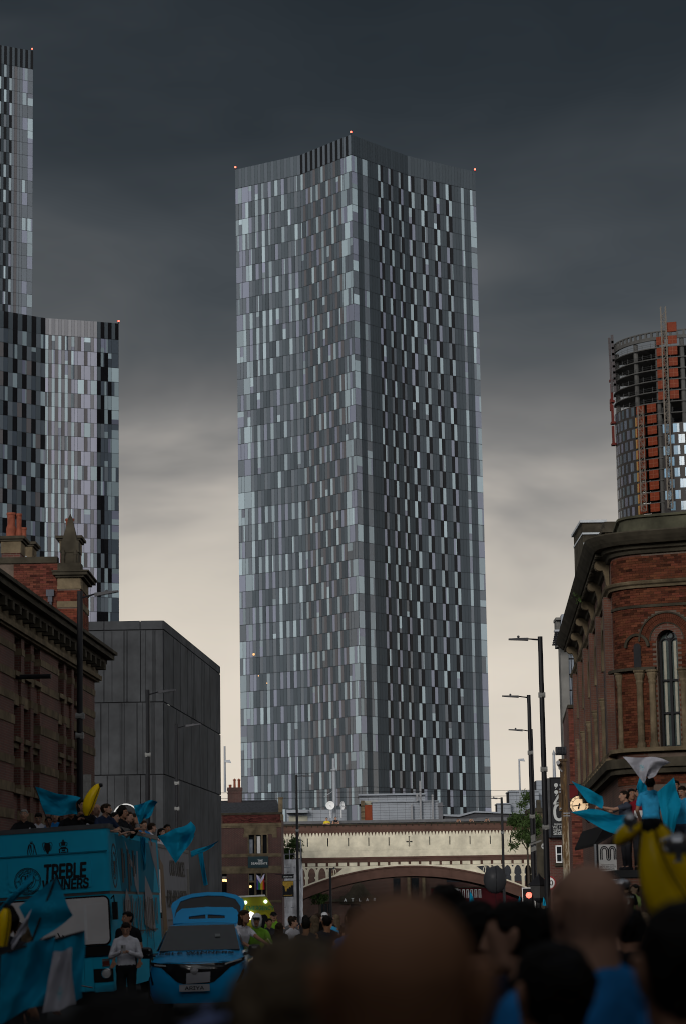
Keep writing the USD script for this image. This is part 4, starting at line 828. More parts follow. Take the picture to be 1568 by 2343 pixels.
b = MB(); b.prism(op, RS, -.47, -.42); b.build('window_pane', M('tall_window_glass', (.05, .065, .062), .08, var=.35, scale=.9), rb)
b = MB()
b.box(RS, ws - .04, ws + .04, -.42, -.30, zS, zAc + .1); b.box(RS, ws - wh, ws + wh, -.42, -.32, zr(y4(400)) - .03, zr(y4(400)) + .03); b.box(RS, ws - wh, ws + wh, -.42, -.32, zr(y4(772)) - .03, zr(y4(772)) + .03)
b.box(RS, ws - wh, ws - wh + .06, -.42, -.28, zS, zAc); b.box(RS, ws + wh - .06, ws + wh, -.42, -.28, zS, zAc); b.box(RS, ws - wh, ws + wh, -.42, -.28, zS, zS + .07)
for s2 in (-1, 1): b.prism(Polygon([(ws + s2 * wh / 2 + wh * .5 * math.cos(t), zAc - .1 + wh * .6 * math.sin(t)) for t in tt] + [(ws + s2 * wh / 2 + wh * .4 * math.cos(t), zAc - .1 + wh * .5 * math.sin(t)) for t in tt[::-1]]), RS, -.42, -.34)
b.prism(Point(ws, zAc + wh * .52).buffer(wh * .36).difference(Point(ws, zAc + wh * .52).buffer(wh * .27)), RS, -.42, -.33)
each(b, 'window_frame', blackm, rb)
b = MB()
for s in (ws - wh * .55, ws + wh * .45): b.box(RS, s - .05, s + .03, -.41, -.40, zS + .1, zAc)
each(b, 'curtain_edge', M('curtain', (.30, .29, .24), .8), rb)
# capitals, columns, sill
def column(th, fr, s, n, z0, z1, r=.085):
    g = Fr(fr.p(s, n, 0), fr.S, fr.N); b = MB(); b.lathe([(r * 1.35, z0), (r * 1.35, z0 + .1), (r * 1.05, z0 + .18), (r, z0 + .2), (r * .92, z1 - .42)], g, 12); b.build('column', stonem, th)
    b = MB(); b.lathe([(r * .95, z1 - .44), (r * 1.2, z1 - .36), (r * 1.05, z1 - .3), (r * 1.6, z1 - .12), (r * 1.5, z1 - .08), (r * 1.9, z1 - .04), (r * 1.9, z1)], g, 10); b.build('capital', stonem, th)
zcap = zr(y4(285)); zcol = zr(y4(1165))
for s, n in ((ws - wh - .17, .05), (ws + wh + .17, .05), (ws - wh - .56, .07), (ws + wh + .56, .07)): column(rb, RS, s, n, zcol, zcap, .105)
for t in (.38,): g = corner(AL * t); column(rb, g, 0, .05, zcol, zcap)
b = MB(); sweep(b, arcp + [(*RS.p(ws - wh - .03, 0, 0)[:2], e1[2], e1[3])], rect(-.02, .2, zcap, zcap + .09)); b.build('impost_band', stonedk, rb)
b = MB(); sweep(b, plan_, rect(-.02, .22, zr(y4(1210)), zr(y4(1165)))); b.build('sill_course', stonem, rb)
b = MB(); sweep(b, plan_, rect(-.02, .36, zr(1762), zr(1741))); sweep(b, plan_, rect(-.02, .24, zr(1775), zr(1762) - .001)); b.build('ledge', stonedk, rb)
b = MB()
for k in range(19):
    g = Fr(RFc.p(.4 + k * 1.5, .0, 0), fd, fn); b.box(g, 0, .4, -.1, .34, zr(1741) + .001, zr(1733))
each(b, 'ledge_block', stonem, rb)
# string courses and cornice
b = MB(); sweep(b, plan_, [(-.02, zr(y3(1080))), (.10, zr(y3(1080))), (.12, zr(y3(1055))), (.2, zr(y3(1040))), (.24, zr(y3(1015))), (.2, zr(y3(1005))), (-.02, zr(y3(1000)))]); b.build('string_course', stonem, rb)
b = MB(); sweep(b, arcp + [plan_[-1]], rect(-.02, .05, zr(y3(1305)), zr(y3(1275)))); b.build('thin_string', stonedk, rb)
b = MB(); sweep(b, plan_, [(-.02, zr(y3(700))), (.08, zr(y3(690))), (.12, zr(y3(655))), (.25, zr(y3(640))), (.28, zr(y3(600))), (-.02, zr(y3(600)))]); b.build('architrave', stonedk, rb)
b = MB(); sweep(b, plan_, [(-.3, zr(y3(600))), (.5, zr(y3(598))), (.62, zr(y3(560))), (.72, zr(y3(520))), (.8, zr(y3(480))), (.78, zr(y3(466))), (-.3, zr(y3(462)))]); b.build('cornice', stonedk, rb)
plA = [(p[0] - p[2] * .25, p[1] - p[3] * .25, p[2], p[3]) for p in plan_[1:]]
b = MB(); sweep(b, [(*(S0 + fd * 2.2 - fn * .25)[:2], fn[0], fn[1])] + plA, [(-.5, zr(y3(465))), (0, zr(y3(465))), (-.06, zr(y3(270))), (.03, zr(y3(262))), (.03, zr(y3(235))), (-.5, zr(y3(230)))]); b.build('attic_parapet', M('mossy_stone', (.085, .082, .055), .9, var=.35, scale=1.3, var2=.6, scale2=.7), rb)
b = MB(); b.hexa([RFc.p(2.6, -.3, zr(y3(462))), RFc.p(RFL, -.3, zr(y3(462))), RFc.p(RFL, -7, zr(y3(462))), RFc.p(2.6, -7, zr(y3(462))), RFc.p(3, -3, zr(y3(462)) + 1.2), RFc.p(RFL, -3, zr(y3(462)) + 1.2), RFc.p(RFL, -4, zr(y3(462)) + 1.2), RFc.p(3, -4, zr(y3(462)) + 1.2)]); b.build('roof', slatem, rb)
# dentils along the long cornice
b = MB()
for k in range(82): b.box(RFc, .3 + k * .36, .3 + k * .36 + .2, .1, .46, zr(y3(640)), zr(y3(600)))
b.build('dentils', stonedk, rb, kind='stuff')
bays = [.9 + k * 5.2 for k in range(6)]
for k, s in enumerate(bays):
    b = MB(); b.box(RFc, s, s + .8, -.2, .22, zr(1741), zr(y3(1080)) - .001); b.build('pier', wallor, rb)
    # scrolled bracket
    b = MB(); prof = [(0, 0), (.28, 0)] + [(.28 + .17 * math.sin(t), -.17 + .17 * math.cos(t)) for t in np.linspace(0, 3.6, 10)] + [(.14, -.5), (.1, -.8), (0, -.95)]
    b.prism(prof, Fr(RFc.p(s + .4, 0, zr(y3(640)) + .02), fn, fd), -.17, .17); b.build('scroll_bracket', stonem, rb)
    if k < 5:
        for s2 in (1.05, 4.95): column(rb, RFc, s + s2, .06, zr(1720), zr(1562), .1)
        b = MB(); zc_ = zr(1500); hw2 = 1.25; m_ = s + 3.0
        b.prism(unary_union([sbox(m_ - hw2, zr(1720), m_ + hw2, zc_), Point(m_, zc_).buffer(hw2, 16)]), RFc, -.018, .004); b.build('window_pane', panem, rb)
        b = MB()
        for x in (-hw2, -.05, hw2 - .1): b.box(RFc, m_ + x, m_ + x + .1, 0, .07, zr(1720), zc_ if x else zc_ + hw2)
        each(b, 'window_frame', blackm, rb)
        b = MB(); b.prism(Polygon([(m_ + hw2 * 1.35 * math.cos(t), zc_ + hw2 * 1.35 * math.sin(t)) for t in tt] + [(m_ + hw2 * math.cos(t), zc_ + hw2 * math.sin(t)) for t in tt[::-1]]), RFc, -.01, .12); b.build('arch_ring', stonem, rb)
# pediment over the long front, chimney block
zq = lambda py: at(1345, py, 90)[2]
DF = Fr(V(*(at(1333, 2060, 91)[:2]), 0), fd, fn)
xw = (at(1388, 1300, 91)[0] - at(1333, 1300, 91)[0])
DX = Fr(V(at(1333, 1300, 91)[0], 91, 0), (1, 0, 0), (0, -1, 0))
b = MB(); b.box(DX, .02, xw, -3.6, -.05, zq(1318), zq(1182)); b.build('pediment_block', stonedk, rb)
b = MB(); b.box(DX, -.07, xw + .03, -3.7, .06, zq(1186), zq(1180)); b.box(DX, .0, xw + .02, -3.65, .03, zq(1213), zq(1209)); b.box(DX, .04, xw - .02, -3.62, .0, zq(1236), zq(1232)); each(b, 'weathered_band', M('lead_edge', (.36, .38, .40), .6), rb)
b = MB(); b.prism([(.12, zq(1262)), (.5, zq(1262)), (.62, zq(1290)), (.4, zq(1318)), (.1, zq(1318))], DX, -.04, .12); b.build('carved_scroll', stonem, rb)
b = MB(); pcx = at(1376, 1230, 84)[0]; CXF = WF(84); wq = at(1412, 1230, 84)[0]; z84 = lambda py: at(1395, py, 84)[2]
b.box(CXF, pcx + .12, wq - .02, -1.4, 0, z84(1262), z84(1214)); b.build('chimney_stack', stonem, rb)
b = MB(); b.box(CXF, pcx, wq + .06, -1.5, .1, z84(1218), z84(1210)); b.box(CXF, pcx + .1, wq, -1.4, .02, z84(1210), z84(1193)); each(b, 'chimney_cap', stonedk, rb)
# rooftop weed
leafm = M('leaf_green', (.045, .075, .022), .6, var=.4, scale=3, trans=.25)
def leaf_cloud(mb, pts, size, seed):
    r = np.random.default_rng(seed); pts = np.asarray(pts, float); n = len(pts)
    a = r.normal(size=(n, 3)); a /= np.linalg.norm(a, axis=1, keepdims=True); bq = np.cross(a, r.normal(size=(n, 3))); bq /= np.linalg.norm(bq, axis=1, keepdims=True)
    s = size * r.uniform(.6, 1.3, (n, 1)); v = np.stack([pts - a * s, pts + bq * s * .4, pts + a * s, pts - bq * s * .4], 1).reshape(-1, 3)
    f = np.arange(n)[:, None] * 4 + np.array([[0, 1, 2, 3]]); tone = np.repeat(r.uniform(.5, 1.4, (n, 1)), 4, 0) * np.ones((1, 3))
    mb.v.append(v); mb.f.append(np.vstack([f[:, [0, 1, 2]], f[:, [0, 2, 3]]]) + mb.n); mb.n += len(v); mb.t.append(tone)
wd = thing('weed', 'leafy weed sprouting from the dark cornice of the orange brick hall', 'plant', loc=at(1328, 1368, 86))
p0 = at(1336, 1372, 86); b = MB(); tips = [(1313, 1362), (1318, 1372), (1322, 1358), (1316, 1350 + 5), (1330, 1345), (1315, 1370)]
for q in tips: b.tube([p0, (p0 + at(*q, 86)) / 2 + V(0, 0, .06), at(*q, 86)], [.012, .008, .004], 4)
b.build('stem', M('twig', (.06, .05, .03), .8), wd)
b = MB(); P = [p0 + (at(*q, 86) - p0) * nrg.uniform(.35, 1.1) + nrg.normal(0, .05, 3) for q in tips for _ in range(14)]; leaf_cloud(b, P, .055, 4); b.build('leaves', leafm, wd, kind='stuff')
# ------------------------------------------------------------------ buildings further along on the right
ob = thing('office_block', 'pale concrete and glass office block with a projecting louvre beyond the brick hall', 'building', loc=at(1295, 2060, 118) * V(1, 1, 0))
def ox(px): return at(px, 1600, 118)[0]
def oz(py): return at(1295, py, 118)[2]
O_ = WF(118)
b = MB(); b.box(O_, ox(1284), ox(1302), -1.2, 0, 0, oz(1440)); b.box(O_, ox(1277), ox(1285.5), -1.3, -.2, oz(1478), oz(1418)); b.box(O_, ox(1275.5), ox(1300), -1.4, .05, oz(1418), oz(1412)); each(b, 'concrete_fin', M('pale_concrete', (.16, .155, .145), .8, var=.2, scale=1, var2=.3), ob)
b = MB(); b.box(O_, ox(1302), ox(1335), -2, -.3, 0, oz(1405)); b.build('core', concd, ob)
b = MB()
for i in range(8):
    for j in range(3): b.box(O_, ox(1302 + j * 7) + .02, ox(1309 + j * 7) - .02, -.3, -.24 + nrg.uniform(0, .02), oz(1470 + i * 36) + .03, oz(1436 + i * 36))
each(b, 'window_pane', M('office_glass', (.16, .18, .21), .08, var=.5, scale=.35), ob)
b = MB(); b.hexa([V(ox(a), 118 - d, oz(y)) for a, d, y in ((1284, .1, 1450), (1312, .1, 1450), (1312, -.8, 1450), (1284, -.8, 1450), (1289, .1, 1405), (1312, .1, 1405), (1312, -.8, 1405), (1289, -.8, 1405))]); b.build('roof_box', cladm, ob)
b = MB()
for k in range(7): y = 1451 + k * 4.6; b.cyl(V(ox(1268 - k * 1.1), 117.0, oz(y + 1)), V(ox(1304 - k * .5), 117.0, oz(y)), .045, k=6)
for k in range(9): x = 1270 + k * 3.9; b.cyl(V(ox(x), 117.05, oz(1447)), V(ox(x - 6), 116.9, oz(1481)), .03, k=5)
each(b, 'louvre_bar', blackm, ob)
b = MB(); b.box(WF(117.3), ox(1268), ox(1305), -.2, .3, oz(1449), oz(1445)); b.build('louvre_rail', steelm, ob)
pb = thing('brick_pier_block', 'narrow pinkish red brick block with a stone coping between the brick hall and the office', 'building', loc=at(1310, 2060, 103) * V(1, 1, 0))
def qx(px): return at(px, 1800, 103)[0]
def qz(py): return at(1310, py, 103)[2]
Q_ = WF(103)
b = MB(); b.box(Q_, qx(1303) + .012, qx(1340), -1.0, -.012, -1.2, qz(1618)); b.hexa([V(qx(1303), 103, -.1), V(qx(1306), 103, -.1), V(at(1306, 1800, 112)[0], 112, -.1), V(at(1291, 1800, 112)[0], 112, -.1), V(qx(1303), 103, qz(1620)), V(qx(1306), 103, qz(1620)), V(at(1306, 1800, 112)[0], 112, qz(1620)), V(at(1291, 1800, 112)[0], 112, qz(1620))]); b.build('wall', wallred, pb)
bricks(lambda s: Fr((qx(1304) + s, 103 - .012, 0), (1, 0, 0), (0, -1, 0)), 0, qx(1333) - qx(1304), qz(1990), qz(1619), pb, c=(.15, .05, .036), limit=200)
b = MB(); b.hexa([V(qx(1302), 102.9, qz(1620)), V(qx(1340), 102.9, qz(1620)), V(qx(1340), 112, qz(1620)), V(at(1290, 1800, 112)[0], 112, qz(1620)), V(qx(1302), 102.9, qz(1612)), V(qx(1340), 102.9, qz(1612)), V(qx(1340), 112, qz(1612)), V(at(1290, 1800, 112)[0], 112, qz(1612))]); b.build('coping', stonedk, pb)
b = MB()
for i in range(4):
    for j in range(7): b.cyl(V(at(1273 + j * 3.6 - i, 1715, 108)[0], 108 - i * .2, at(1285, 1711 + i * 4.2, 108)[2]), V(at(1275.6 + j * 3.6 - i, 1715, 108)[0], 108 - i * .2, at(1285, 1711 + i * 4.2, 108)[2]), .06, k=6)
b.box(WF(108.2), at(1271, 1715, 108)[0], at(1300, 1715, 108)[0], -.3, .1, at(1285, 1726, 108)[2], at(1285, 1708, 108)[2]); b.build('tiled_canopy', slatem, pb, kind='stuff')
hb_ = thing('brick_house', 'low red brick house with a white sash window under a slate skirt roof', 'building', loc=at(1280, 2060, 116) * V(1, 1, 0))
def jx(px): return at(px, 1950, 116)[0]
def jz(py): return at(1275, py, 116)[2]
J_ = WF(116); b = MB(); b.box(J_, jx(1256), jx(1312), -1.5, -.06, -1.2, jz(1916)); b.build('wall', wallred, hb_)
b = MB(); b.hexa([V(jx(1253), 115.6, jz(1916)), V(jx(1312), 115.6, jz(1916)), V(jx(1312), 117.4, jz(1916)), V(jx(1254), 117.4, jz(1916)), V(jx(1260), 117.0, jz(1894)), V(jx(1312), 117.0, jz(1894)), V(jx(1312), 117.4, jz(1894)), V(jx(1260), 117.4, jz(1894))]); b.build('slate_skirt', slatem, hb_)
b = MB(); b.box(J_, jx(1258), jx(1296), -2.5, -2, jz(1900), jz(1775)); b.build('upper_wall', M('sooty_wall', (.05, .05, .052), .9, var=.3), hb_)
win_ = MB(); win_.box(J_, jx(1270), jx(1284), -.07, .02, jz(1974), jz(1934)); w_ = win_.build('window_frame', whitem, hb_)
b = MB(); b.box(J_, jx(1272.5), jx(1282.5), .02, .03, jz(1953), jz(1937)); b.box(J_, jx(1272.5), jx(1282.5), .02, .03, jz(1971), jz(1955)); each(b, 'window_pane', panem, hb_)
b = MB(); b.box(J_, jx(1267), jx(1287), -.05, .08, jz(1982), jz(1975)); b.build('sill', stonedk, hb_)
bn = thing('banner', 'tall black hanging banner with a big 40 and the word Sixteen beside the lamp posts', 'banner', loc=at(1275, 1850, 112))
def nx(px): return at(px, 1850, 112)[0]
def nz(py): return at(1275, py, 112)[2]
N_ = WF(112); b = MB(); b.box(N_, nx(1259), nx(1296), -.05, 0, nz(1912), nz(1781)); b.build('cloth', M('banner_black', (.022, .023, .026), .7), bn)
b = MB(); b.box(N_, nx(1257.5), nx(1297), -.07, .04, nz(1781), nz(1778)); b.cyl(V(nx(1258.6), 112, nz(1916)), V(nx(1258.6), 112, nz(1778)), .03); each(b, 'frame', blackm, bn)
pale = M('banner_white', (.46, .48, .48), .7); px_m = 112 / F
b = MB()
for yy_ in (1796, 1812): b.prism(Point(nx(1272), nz(yy_)).buffer(.09).union(Polygon([(nx(1272) + .05, nz(yy_) - .05), (nx(1272) + .09, nz(yy_)), (nx(1272) - .02, nz(yy_) - .17), (nx(1272) - .05, nz(yy_) - .15)])), N_, .001, .006); b.prism(Point(nx(1285), nz(yy_)).buffer(.09), N_, .001, .006)
b.text('4', 26 * px_m, N_, nx(1275.5), nz(1845), .001, .006, sx=1.05); b.text('0', 38 * px_m, N_, nx(1277), nz(1877), .001, .006, sx=.9)
b.text('DEANSGATE', 3 * px_m, N_, nx(1280), nz(1887), .001, .006, sx=1.2); b.text('WE HAVE', 6 * px_m, N_, nx(1280), nz(1895), .001, .006, bold=False); b.text('SPACE.', 6 * px_m, N_, nx(1277.5), nz(1902.5), .001, .006, bold=False)
b.text('Sixteen', 8 * px_m, N_, nx(1281), nz(1910.5) + .01, .001, .006, sx=.95); b.build('lettering', pale, bn)
# rusty steel post with camera, hanging clock
rp = thing('rusty_post', 'tall square steel post streaked with rust and hung with a small camera', 'post', loc=at(1296, 2060, 92) * V(1, 1, 0))
def vx(px): return at(px, 1850, 92)[0]
def vz(py): return at(1294, py, 92)[2]
K_ = WF(92); b = MB(); x0, x1 = at(1289.5, 2020, 92)[0], at(1304.5, 2020, 92)[0]
dxp = at(1284, 1740, 92)[0] - at(1289.5, 2020, 92)[0]
b.hexa([V(x0, 92, 0), V(x1, 92, 0), V(x1, 92.3, 0), V(x0, 92.3, 0), V(vx(1283.5), 92, vz(1738)), V(vx(1297.5), 92, vz(1738)), V(vx(1297.5), 92.3, vz(1738)), V(vx(1283.5), 92.3, vz(1738))])
rusty = usdkit.material(stage, '/World/Looks/rusty_steel', {'tc': ('texture_coordinate', {}), 'ma': ('mapping', {'scale': (2.2, 2.2, .45)}), 'no': ('noise_texture', {'scale': 2.2, 'detail': 6.0, 'roughness': .7}), 'se': ('separate_xyz', {}), 'ad': ('math', {'math_type': 'multiply_add', 'value2': .055, 'value3': -.16}), 'su': ('math', {'math_type': 'add'}),
    'ra': ('rgb_ramp', {'ramp': [(.35, (.42, .41, .37)), (.5, (.34, .29, .21)), (.58, (.13, .07, .02)), (.7, (.05, .028, .012))]}), 'p': ('principled_bsdf', {'roughness': .8})},
    [('tc.object', 'ma.vector'), ('ma.vector', 'no.vector'), ('tc.object', 'se.vector'), ('se.z', 'ad.value1'), ('no.fac', 'su.value1'), ('ad.value', 'su.value2'), ('su.value', 'ra.fac'), ('ra.color', 'p.base_color')], surface='p.BSDF')
b.build('shaft', rusty, rp)
b = MB(); b.box(K_, vx(1281), vx(1300), -.35, .05, vz(1741), vz(1736)); b.box(K_, vx(1278), vx(1285), -.2, .08, vz(1855), vz(1805)); each(b, 'bracket_plate', rusty, rp)
b = MB()
for yy_ in (1806, 1812, 1850): b.cyl(V(vx(1280), 91.9, vz(yy_)), V(vx(1280), 91.85, vz(yy_)), .035)
b.box(K_, vx(1287), vx(1302), -.33, .02, vz(1862), vz(1859)); b.box(K_, vx(1287), vx(1302), -.33, .02, vz(1867.5), vz(1865)); each(b, 'steel_strap', steelm, rp)
b = MB(); b.tube([V(vx(1287), 92, vz(1765)), V(vx(1281), 92, vz(1758)), V(vx(1279), 91.9, vz(1750))], .035); b.cyl(V(vx(1277), 91.7, vz(1745)), V(vx(1281), 92.1, vz(1749)), .08); each(b, 'security_camera', M('camera_shell', (.25, .25, .26), .4), rp)
ck = thing('hanging_clock', 'round lit clock with roman numerals hanging behind the rusty post', 'clock', loc=at(1323, 1842, 96))
KF = Fr(at(1323.5, 1842, 96), (1, 0, 0), (0, -1, 0)); rk = 22.5 * 96 / F
b = MB(); b.prism(Point(0, 0).buffer(rk, 32), KF, -.12, 0); b.build('case', blackm, ck)
face = usdkit.material(stage, '/World/Looks/clock_face', {'e': ('principled_bsdf', {'base_color': (.6, .5, .35), 'emission_color': (1.0, .66, .36), 'emission_strength': .55})}, [], surface='e.BSDF')
b = MB(); b.prism(Point(0, 0).buffer(rk * .95, 32), KF, .001, .012); b.build('dial', face, ck)
b = MB(); b.prism(Point(0, 0).buffer(rk * .70, 32).difference(Point(0, 0).buffer(rk * .665, 32)), KF, .013, .02); b.prism(Point(0, 0).buffer(rk * .99, 32).difference(Point(0, 0).buffer(rk * .93, 32)), KF, .013, .02); b.build('dial_ring', blackm, ck)
b = MB()
for h, t in enumerate(['XII', 'I', 'II', 'III', 'IIII', 'V', 'VI', 'VII', 'VIII', 'IX', 'X', 'XI']):
    a = -h * math.pi / 6; g = Fr(KF.p(0, 0, 0), V(math.cos(a), 0, math.sin(a)), (0, -1, 0), V(-math.sin(a), 0, math.cos(a))); b.text(t, rk * .2, g, 0, rk * .725, .013, .006, sx=.72)
for m_ in range(60):
    a = m_ * math.pi / 30; g = Fr(KF.p(0, 0, 0), V(math.cos(a), 0, math.sin(a)), (0, -1, 0), V(-math.sin(a), 0, math.cos(a))); b.box(g, -.006, .006, .012, .018, rk * .94, rk * .98)
b.build('numerals', blackm, ck)
b = MB()
for a, L, w in ((math.radians(195), rk * .45, .02), (math.radians(263), rk * .82, .013)):
    g = Fr(KF.p(0, 0, 0), V(math.cos(-a), 0, math.sin(-a)), (0, -1, 0), V(-math.sin(-a), 0, math.cos(-a))); b.prism([(-w, -.08), (w, -.08), (w * 1.6, L * .7), (0, L), (-w * 1.6, L * .7)], g, .03, .04)
b.prism(Point(0, 0).buffer(.035), KF, .02, .05); each(b, 'clock_hand', blackm, ck)
b = MB(); b.tube([KF.p(0, -.1, rk), KF.p(.0, -.1, rk + .25), KF.p(.6, -.1, rk + .3)], .03); b.tube([KF.p(.1, -.06, -rk), KF.p(.35, -.06, -rk - .3), KF.p(.6, -.06, -rk - .15), KF.p(.45, -.06, -rk + .02)], .02); each(b, 'iron_bracket', blackm, ck)
rs_ = thing('red_panel_sign', 'dark red sign panel above the lit clock', 'sign', loc=at(1312, 1810, 97)); b = MB(); p, q = at(1301, 1796, 97), at(1330, 1826, 97); b.box(WF(97), p[0], q[0], -.1, 0, q[2], p[2]); b.build('panel', M('sign_red', (.10, .008, .01), .5), rs_)
b = MB(); b.box(WF(97), p[0] - .02, q[0] + .02, -.12, .02, p[2], p[2] + .04); b.build('frame', blackm, rs_)
# shop canopy on the right hall
cn = thing('shop_canopy', 'dark pitched canopy over the hall entrance beside the white transport sign', 'canopy', loc=at(1350, 1950, 84)); p = at(1326, 1940, 84); q = at(1385, 1900, 78)
b = MB(); b.hexa([V(p[0], 86, p[2] - .05), V(q[0] + .3, 86, p[2] + .3), V(q[0] + .3, 78, p[2] + .3), V(p[0], 79, p[2] - .05), V(p[0], 86, p[2] + .05), V(q[0], 86, q[2] + .2), V(q[0], 78, q[2] + .2), V(p[0], 79, p[2] + .05)]); b.build('roof', M('canopy_black', (.010, .010, .011), .8), cn)
b = MB(); b.cyl(V(p[0] + .1, 79.2, 0), V(p[0] + .1, 79.2, p[2]), .05); b.build('post', blackm, cn)
# ------------------------------------------------------------------ round tower under construction
ct = thing('unfinished_tower', 'round concrete tower under construction with orange hoist gates and half its cladding', 'tower', loc=V(90, 660, 0))
RT = 20.0; CTc = V(at(1598, 1000, 640)[0], 660, 0)
def ap(a, r, z): return CTc + V(r * math.sin(a), -r * math.cos(a), z)
def ang(px): return math.asin(max(-1, min(1, (px - 1598) * 640 / F / RT)))
zt_ = lambda py: at(1470, py, 642)[2]
concl = M('raw_concrete', (.065, .063, .06), .85, var=.2, scale=.2); gate = M('orange_gate', (.12, .022, .008), .6, var=.2, scale=.5); tan = M('tan_board', (.24, .14, .05), .8)
fl = 3.03; ztop = zt_(768)
floors = [ztop - k * fl for k in range(60) if ztop - k * fl > 90]
AR = np.linspace(-1.75, 1.3, 36)
def ringp(r): return [(*ap(a, r, 0)[:2], math.sin(a), -math.cos(a)) for a in AR]
for k, z in enumerate(floors):
    if k == 0: continue
    b = MB(); sweep(b, ringp(RT), rect(-9, .12 if k < 7 else -.25, z - .25, z)); b.build('floor_slab', concl, ct)
b = MB(); sweep(b, ringp(RT), rect(-.5, .1, ztop - 1.0, ztop - .1)); sweep(b, ringp(RT), rect(-.5, .1, ztop + 1.1, ztop + 1.4)); b.build('ring_beam', concl, ct)
b = MB()
for a in np.linspace(-1.6, .3, 22): b.box(Fr(ap(a, RT - .4, 0), (math.cos(a), math.sin(a), 0), (math.sin(a), -math.cos(a), 0)), -.3, .3, 0, .45, ztop - .1, ztop + 1.1)
each(b, 'crown_post', concl, ct)
b = MB(); b.lathe([(11, 60), (11, ztop - 1)], Fr(CTc, (1, 0, 0), (0, 1, 0)), 24); b.build('core_wall', concd, ct)
b = MB()
for px in (1424, 1460, 1508, 1530, 1566):
    a = ang(px); z1 = ztop - 1.0 if px != 1530 else ztop - 6 * fl; b.cyl(ap(a, RT - 1.0, 90), ap(a, RT - 1.0, z1), .62, k=8)
each(b, 'column', concl, ct)
# guard rails on the open floors
b = MB()
for k in range(1, 9):
    for zz_ in (.5, 1.0): b.tube([ap(a, RT + .05, floors[k] + zz_) for a in np.linspace(-1.5, -.32, 14)], .04, 3)
    for a in np.linspace(-1.45, -.34, 9): b.cyl(ap(a, RT + .05, floors[k]), ap(a, RT + .05, floors[k] + 1.35), .06, k=4)
b.build('guard_rail', M('dull_rail', (.07, .07, .07), .6), ct, kind='stuff')
def patch(mb, a0, a1, r0, r1, z0, z1, tone=(1, 1, 1), n=2):
    aa = np.linspace(a0, a1, n + 1); v = []
    for a in aa: v += [ap(a, r0, z0), ap(a, r1, z0), ap(a, r1, z1), ap(a, r0, z1)]
    f = [(i * 4 + j, i * 4 + (j + 1) % 4, (i + 1) * 4 + (j + 1) % 4, (i + 1) * 4 + j) for i in range(n) for j in range(4)] + [(0, 3, 2, 1), (4 * n, 4 * n + 1, 4 * n + 2, 4 * n + 3)]
    mb.add(v, f, tone)
clg = M('clad_glass', (1, 1, 1), .2, var=.1, tone=True, ior=1.45); cld = M('clad_brown', (.022, .019, .018), .4)
kbot = len(floors) - 1
def cladding(px0, px1, k0, cols, step, seed):
    r = np.random.default_rng(seed); a0, a1 = ang(px0), ang(px1)
    bk = MB(); patch(bk, a0, a1, RT - .1, RT + .15, 88, floors[k0], n=10); bk.build('cladding_panel', cld, ct)
    for k in range(k0, kbot):
        a = a0 + (step * .5 if k % 2 else 0) + .01
        while a < a1 - .02:
            w = step * r.choice([.45, .5, .6]); b = MB(); c = np.array(cols[r.integers(len(cols))]) * r.uniform(.7, 1.25); m_ = a + w * r.choice([.4, .6])
            e = min(a + w, a1 - .005)
            if m_ < e - .005: patch(b, a, m_, RT, RT + .2, floors[k] - fl + .35, floors[k] - .3, c, 1); patch(b, m_ + .002, e, RT, RT + .19, floors[k] - fl + .35, floors[k] - .3, c * r.uniform(.55, 1.0), 1)
            else: patch(b, a, e, RT, RT + .2, floors[k] - fl + .35, floors[k] - .3, c, 1)
            b.build('window_pane', clg, ct); a += step
cladding(1406, 1460, 6, [(.05, .065, .09), (.07, .085, .115), (.085, .088, .125), (.04, .06, .075)], .115, 1)
cladding(1516, 1600, 8, [(.17, .30, .42), (.14, .27, .38), (.21, .33, .43)], .14, 2)
b = MB()
for k in range(7, kbot): patch(b, ang(1460.5), ang(1464), RT - 1, RT + .3, floors[k] - fl + .3, floors[k] - .3, n=1)
each(b, 'tan_panel', tan, ct)
gl = M('gate_line', (.17, .055, .03), .6)
def hoist_gates(px0, px1, k0, k1):
    for k in range(k0, k1):
        a0, a1 = ang(px0), ang(px1); g = MB(); patch(g, a0, a1, RT + .2, RT + .4, floors[k] - fl + .45, floors[k] - .35, T(1), 1); gp = g.build('hoist_gate', gate, ct)
        b = MB(); am = (a0 + a1) / 2; zm = floors[k] - fl / 2
        patch(b, am - .003, am + .003, RT + .4, RT + .45, floors[k] - fl + .45, floors[k] - .35, T(1), 1); patch(b, a0, a1, RT + .4, RT + .44, zm - .06, zm + .06, T(1), 1); each(b, 'gate_bar', gl, ct)
hoist_gates(1511, 1528, 0, 6); hoist_gates(1536, 1556, -1 + 1, 6); hoist_gates(1464, 1480, 6, kbot); hoist_gates(1486, 1505, 6, kbot)
g = MB(); patch(g, ang(1535), ang(1556), RT - .5, RT + .4, ztop + .8, ztop + 3.4, T(1), 1); g.build('hoist_gate', gate, ct)
def lattice(px, y0, y1):
    b = MB(); a = ang(px); w = .65; z0, z1 = zt_(y1), zt_(y0); g = Fr(ap(a, RT + 1.2, 0), (1, 0, 0), (0, -1, 0))
    for s in (-w, w):
        for n in (-w, w): b.cyl(g.p(s, n, z0), g.p(s, n, z1), .1, k=4)
    z = z0; k = 0
    while z < z1 - 1.5:
        for n in (-w, w): b.cyl(g.p(-w if k % 2 else w, n, z), g.p(w if k % 2 else -w, n, z + 1.5), .06, k=4); b.cyl(g.p(-w, n, z), g.p(w, n, z), .06, k=4)
        z += 1.5; k += 1
    b.build('hoist_mast', M('mast_steel', (.14, .12, .10), .6), ct)
lattice(1530, 705, 1165); lattice(1476, 925, 1165)
scr = M('safety_screen', (.055, .048, .05), .6); b = MB()
sxp = lambda px: at(px, 830, 655)[0]
